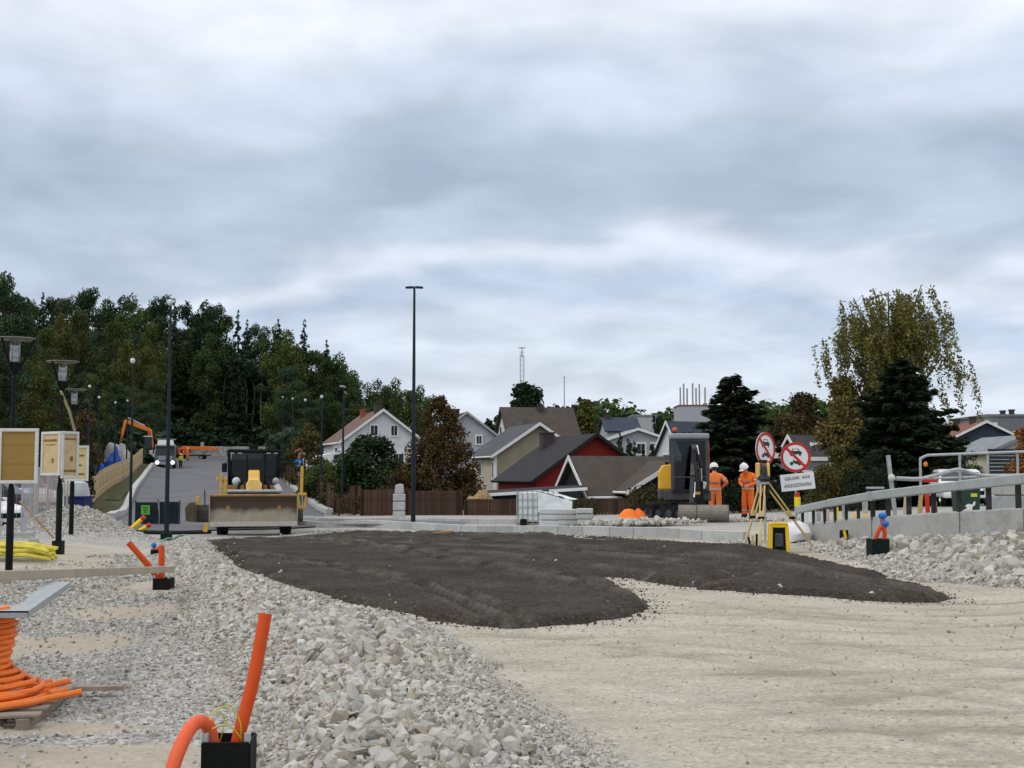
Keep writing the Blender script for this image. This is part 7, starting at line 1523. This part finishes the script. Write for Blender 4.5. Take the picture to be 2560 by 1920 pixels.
def round_sign(label, px, py, Y, dia, rz, pole_px=None, plate=False):
    c = P(px, py, Y); gz = zs(c.x, Y); t = thing('road_sign', label, 'road sign', (c.x, Y, gz), rz); h = c.z-gz; r = dia/2
    B().tube([(0,.05,-.2),(0,.05,h+r*.8)], .03, 10).build('post', M['galv'], t)
    pl = B().cyl((0,.0,0),(0,.015,0), r, n=40, sm=False).build('plate', M['signwhite'], t); pl.location = (0,0,h)
    rg = ring(B(), r*.82, r*.998, -.004).build('red_ring', M['red'], pl)
    # car above, motorcycle below, red bar across
    k = r/.37
    car_ = B().prism([(x*k,-.003,z*k) for x,z in [(-.13,.07),(-.155,.09),(-.15,.13),(-.105,.15),(-.07,.21),(.07,.21),(.105,.15),(.15,.13),(.155,.09),(.13,.07),(.125,.03),(.085,.03),(.085,.07),(-.085,.07),(-.085,.03),(-.125,.03)]], (0,.002,0)); car_.build('car_symbol', M['signblack'], pl)
    B().prism([(x*k,-.005,z*k) for x,z in [(-.075,.155),(-.055,.195),(.055,.195),(.075,.155)]], (0,.002,0)).build('car_window', M['signwhite'], pl)
    mo = B(); 
    for sx in (-.10,.09): mo.cyl((sx*k,-.001,-.155*k),(sx*k,-.004,-.155*k), .045*k, n=16, sm=False)
    mo.prism([(x*k,-.0035,z*k) for x,z in [(-.10,-.15),(-.06,-.10),(-.07,-.06),(-.05,-.055),(-.03,-.09),(.05,-.09),(.13,-.10),(.12,-.12),(.06,-.125),(.09,-.155),(.04,-.165),(-.02,-.165),(-.05,-.13)]], (0,.002,0)); mo.build('motorcycle_symbol', M['signblack'], pl)
    q = r*.84*.7071; w_ = .045*k; B().prism([(-q-w_*.5,-.008,q-w_*.5),(-q+w_*.5,-.008,q+w_*.5),(q+w_*.5,-.008,-q+w_*.5),(q-w_*.5,-.008,-q-w_*.5)], (0,.002,0)).build('red_bar', M['red'], pl)
    if plate:
        zc = P(px+2, 1205, Y).z-gz; sp = B().box((.04,.0,0), (.80,.015,.40)).build('text_plate', M['signwhite'], t, bevel=.006); sp.location = (0,0,zc); sp.rotation_euler = (0,-R(6),0)
        text_mesh('GJELDER  IKKE', M['signblack'], sp, .60, .085, (.04,-.011,.085)); text_mesh('ANLEGGSTRAFIKK', M['signblack'], sp, .66, .085, (.04,-.011,-.075))
        zw = P(px+8, 1252, Y).z-gz; w2 = B()
        for k2, mm in enumerate(('warnred','warnyellow','warnyellow','warnred')): B().tube([(.03,.03,zw+.20-.11*k2),(.03,.03,zw+.09-.11*k2)], .075 if k2 in (1,2) else .055, 10).build('marker_band', M[mm], t)
    return t
round_sign('round no motor vehicles sign turned half away behind the survey tripod', 1914, 1122, 30.2, .78, R(44)); round_sign('round no motor vehicles sign facing the camera with a white text plate below', 1989, 1143, 30.6, .72, R(-4), plate=True)
# small road signs up the road
t = thing('road_sign', 'small red and blue road signs on a post above the brown fence by the grader', 'road sign', on(748, 88)); hz = P(748,1158,88).z-t.location.z; B().tube([(0,.05,0),(0,.05,hz+.95)], .035, 8).build('post', M['galv'], t)
bp_ = B().cyl((0,0,hz),(0,.02,hz), .32, n=24, sm=False).build('blue_plate', M['blue'], t); B().prism([(-.05,-.01,hz-.18),(.05,-.01,hz-.18),(.05,-.01,hz+.02),(.13,-.01,hz+.02),(0,-.01,hz+.17),(-.13,-.01,hz+.02),(-.05,-.01,hz+.02)], (0,.005,0)).build('arrow', M['signwhite'], bp_)
B().cyl((0,0,hz+.68),(0,.02,hz+.68), .33, n=24, sm=False).build('red_plate', M['paleredsign'] if 'paleredsign' in M else M['red'], t); B().box((0,-.01,hz+.68), (.42,.01,.12)).build('white_bar', M['signwhite'], t); B().box((.38,.02,hz+.55), (.34,.02,.34)).build('grey_plate', M['zinc'], t)
# ------------------------------------------------------------------ concrete base and guard rail on the right
CB = [(1985,1356,1311,30.2),(2180,1342,1293,28.3),(2400,1331,1279,26.4),(2560,1322,1270,25.0),(2760,1306,1254,23.4),(3000,1288,1234,21.6)]   # px, y bottom, y top, distance
t = thing('concrete_base', 'long pale concrete edge beam under the guard rail on the right', 'concrete beam', (P(*CB[0][:2],CB[0][3])))
o = Vector(t.location)
for (p0,b0,t0,y0),(p1,b1,t1,y1) in zip(CB, CB[1:]):
    a0, a1, c0, c1 = P(p0,b0,y0)-o, P(p1,b1,y1)-o, P(p0,t0,y0)-o, P(p1,t1,y1)-o; d = (a1-a0).normalized()*.008; B().prism([a0+d+Vector((0,0,-.15)), a1-d+Vector((0,0,-.15)), c1-d, c0+d], (.06,.45,0)).build('beam', M['concrete'], t, bevel=.02)
    e0, e1 = P(p0,b0+4,y0-.06)-o, P(p1,b1+4,y1-.06)-o; B().bar(e0, e1, .07, .05).build('lip', M['concrete'], t)
RL_ = [(1990,1276,30.0,.16),(2070,1259,29.2,.17),(2178,1240,28.2,.19),(2400,1214,26.3,.20),(2560,1197,24.9,.21),(2760,1176,23.2,.21),(3000,1150,21.4,.21)]
t = thing('guard_rail', 'grey box beam guard rail ramping up to the right on short posts', 'guard rail', P(*RL_[0][:3])); o = Vector(t.location)
for (p0,y0,Y0,h0),(p1,y1,Y1,h1) in zip(RL_, RL_[1:]):
    a, b_ = P(p0,y0,Y0)-o, P(p1,y1,Y1)-o; d = (b_-a).normalized(); B().bar(a, b_, .12, (h0+h1)/2).build('beam', M['railgrey'], t, bevel=.02)
    B().bar(a+Vector((0,-.066,h0*.16)), b_+Vector((0,-.066,h1*.16)), .012, .03).build('rib', M['railgrey'], t)
B().box(P(2178,1240,28.2)-o, (.16,.15,.21)).build('joint', M['zinc'], t)
def lerp_tab(px, tab, i): return float(np.interp(px, [q[0] for q in tab], [q[i] for q in tab]))
for px_ in (2003,2030,2058,2084,2112,2142,2178,2216,2268,2330,2394,2467,2541,2620,2705,2800,2900):
    Y_ = lerp_tab(px_, RL_, 2)+.14; zt_ = P(px_, lerp_tab(px_, RL_, 1), Y_).z; zb_ = P(px_, lerp_tab(px_, CB, 2), Y_).z-.05; x_ = X(px_, Y_); B().box((x_-o.x, Y_-o.y, (zt_+zb_)/2-o.z), (.055 if px_ < 2170 else .09,.1,max(.1, zt_-zb_))).build('post', M['darkpost'], t, bevel=.006)
# things behind the rail
def marker(label, px, yt, yb, Y, cols, wd=.09, rz=0, tilt=0):
    p = P(px, yb, Y); z0 = zs(p.x, Y); h = P(px, yt, Y).z-z0; t = thing('marker_post', label, 'marker post', (p.x, Y, z0), rz); n = len(cols); t.rotation_euler = (0, tilt, 0); lo = max(0, p.z-z0-.1); B().box((0,.01,lo/2), (wd*.6,.04,lo+.04)).build('stem', M['darkmetal'], t)
    for k, c in enumerate(cols): hh = (h-lo)/n; B().box((0,0,lo+hh*(k+.5)), (wd,.05,hh)).build('band', M[c], t, bevel=.008)
    return t
M['pinkish'] = mat('pale dusty plaster', (.50,.42,.38), .8); 
marker('white marker post nearest the low end of the guard rail', 2011, 1283, 1330, 32, ['signwhite','signwhite'], .10); marker('second white marker post from the low end of the guard rail', 2028, 1281, 1325, 32.2, ['signwhite','signwhite'], .11); marker('grey marker post between the white and the yellow ones', 2047, 1280, 1322, 32.4, ['zinc','zinc'], .10)
marker('pale pink marker post beside the yellow and red one', 2068, 1273, 1318, 32, ['pinkish','pinkish'], .11); marker('yellow and red marker post under the low part of the guard rail', 2089, 1268, 1312, 32, ['warnred','warnyellow','warnyellow'], .11, 0, .03); marker('pale round topped marker post right of the yellow and red one', 2113, 1262, 1310, 32.3, ['pinkish','zinc'], .13)
marker('yellow marker block under the middle of the guard rail', 2140, 1283, 1302, 32, ['catpale'], .13); marker('second yellow marker block under the middle of the guard rail', 2163, 1285, 1300, 32, ['catpale'], .13); marker('tall pale marker post left of the dark rail post', 2163, 1252, 1284, 32.6, ['pinkish','zinc'], .14)
marker('red marker post beside the yellow and red one under the high rail', 2321, 1230, 1284, 28.6, ['warnred','warnred'], .09, 0, -.03); marker('yellow and red striped marker post under the high part of the guard rail', 2342, 1230, 1286, 28.4, ['catpale','warnred','warnyellow','warnyellow'], .10, 0, -.08)
for a, b_, m_, lb in [((2258,1292),(2266,1238),'palewood','pale fresh wooden stake leaning under the guard rail'),((2293,1290),(2303,1236),'tripodwood','brown wooden stake leaning right under the guard rail')]:
    v0, v1 = P(a[0],a[1]+14,28.7), P(b_[0],b_[1],28.6); v0.z = min(v0.z, zs(v0.x, v0.y)+.02); t = B().bar(v0, v1, .085, .045).build('wooden_stake', M[m_] if m_ in M else M['wood'], bevel=.006); tag(t, lb, 'stake')
p = P(2425, 1290, 29.5); z0 = zs(p.x, 29.5); t = thing('green_bin', 'dark green bin with a white emblem and a yellow label behind the guard rail', 'bin', (p.x, 29.5, z0)); h_ = P(2425,1215,29.5).z-z0; B().prism([(-.22,0,.05),(.22,0,.05),(.27,0,h_),(-.27,0,h_)], (0,.5,0)).build('body', M['bingreen'] if 'bingreen' in M else M['greenplastic'], t, bevel=.03); B().box((0,.25,h_+.03), (.6,.62,.07)).build('lid', M['greenplastic'], t, bevel=.02)
e0 = P(2428,1265,29.4).z-z0; em = B(); em.prism([(-.20,-.01,e0-.12),(.05,-.01,e0-.12),(.06,-.01,e0-.02),(.12,-.01,e0+.02),(.13,-.01,e0+.10),(.09,-.01,e0+.10),(.06,-.01,e0+.03),(-.04,-.01,e0+.05),(-.11,-.01,e0+.0),(-.06,-.01,e0-.05)], (0,.006,0)); em.build('emblem', M['signwhite'], t); B().box((.10,-.01,P(2435,1238,29.4).z-z0), (.15,.008,.08)).build('label', M['yellow_wire'], t, bevel=.003)
t = thing('pallet_stack', 'grey pallets and boxes behind the high part of the guard rail', 'boxes', (X(2520,31), 31, zs(X(2520,31),31)))
for k, (x_, w_, h_, z_) in enumerate([(0,.9,.5,.3),(-.05,.7,.35,.75),(.9,.8,.8,.4)]): B().box((x_,0,z_), (w_,.7,h_)).build('box', M['concrete'] if k else M['zinc'], t, bevel=.02)
t = thing('tube_railing', 'galvanised tube railing with a rounded end behind the guard rail', 'railing', P(2302,1212,34)); o = Vector(t.location); zr = P(2330,1138,34).z-o.z; gz = zs(P(2302,1212,34).x, 34)-o.z
B().tube(arc([(0,0,gz-.1),(0,0,zr-.25),(.04,0,zr-.08),(.2,0,zr)], 6) + [Vector((X(2600,33.5)-o.x,-.5,zr+.10))], .036, 10).build('top_tube', M['galv'], t)
for px_ in (2396, 2466, 2540): x_ = X(px_,33.8)-o.x; B().tube([(x_,-.2,gz-.1),(x_,-.25,zr+.03)], .035, 8).build('upright', M['galv'], t)
B().tube([(.05,0,zr-.62),(X(2600,33.5)-o.x,-.5,zr-.52)], .028, 8).build('mid_tube', M['galv'], t); B().ball((.12,-.06,zr-.24), (.06,.04,.07)).build('reflector', M['orange_machine'], t)
v0, v1 = P(2242,1262,30.5), P(2220,1138,30.5); v0.z = zs(v0.x, v0.y)-.1; t = thing('leaning_post', 'leaning grey post with a pale round cap behind the bend of the guard rail', 'post', v0); o = v0; B().bar((0,0,0), v1-o, .085).build('post', M['galv'], t); c = P(2229,1194,30.4)-o; B().ball(c, (.085,.07,.085)).build('cap', M['frame'], t)
cv = [P(2240,1196,30.5), P(2300,1197,31), P(2350,1185,31.5), P(2395,1174,32), P(2430,1183,32.2), P(2470,1190,32.4), P(2580,1188,32.6)]; B().tube([v-o for v in arc(cv, 6)], .05, 8).build('swept_rail', M['galv'], t)
t = B().box((0,0,0), (.28,.08,.06)).build('red_beam', M['red']); t.location = P(2326,1206,29.5); tag(t, 'short red bar lying on the top of the guard rail', 'bar'); t.location = P(2326,1202,27.0)
p = P(2112,1345,28.6); t = thing('tape_box', 'black and yellow measuring box fixed to the concrete beam', 'box', P(2110,1336,28.72)); B().box((0,0,0), (.18,.12,.2)).build('case', M['black'], t, bevel=.02); B().box((-.0,-.07,0), (.06,.03,.19), ry=-.2).build('strap', M['yellow'], t)
t = B().box((0,0,0), (.36,.18,.05)).build('cover_plate', M['zinc'], bevel=.01); t.location = P(2188,1220,28.3); tag(t, 'grey cover plate on top of the guard rail at its bend', 'plate')
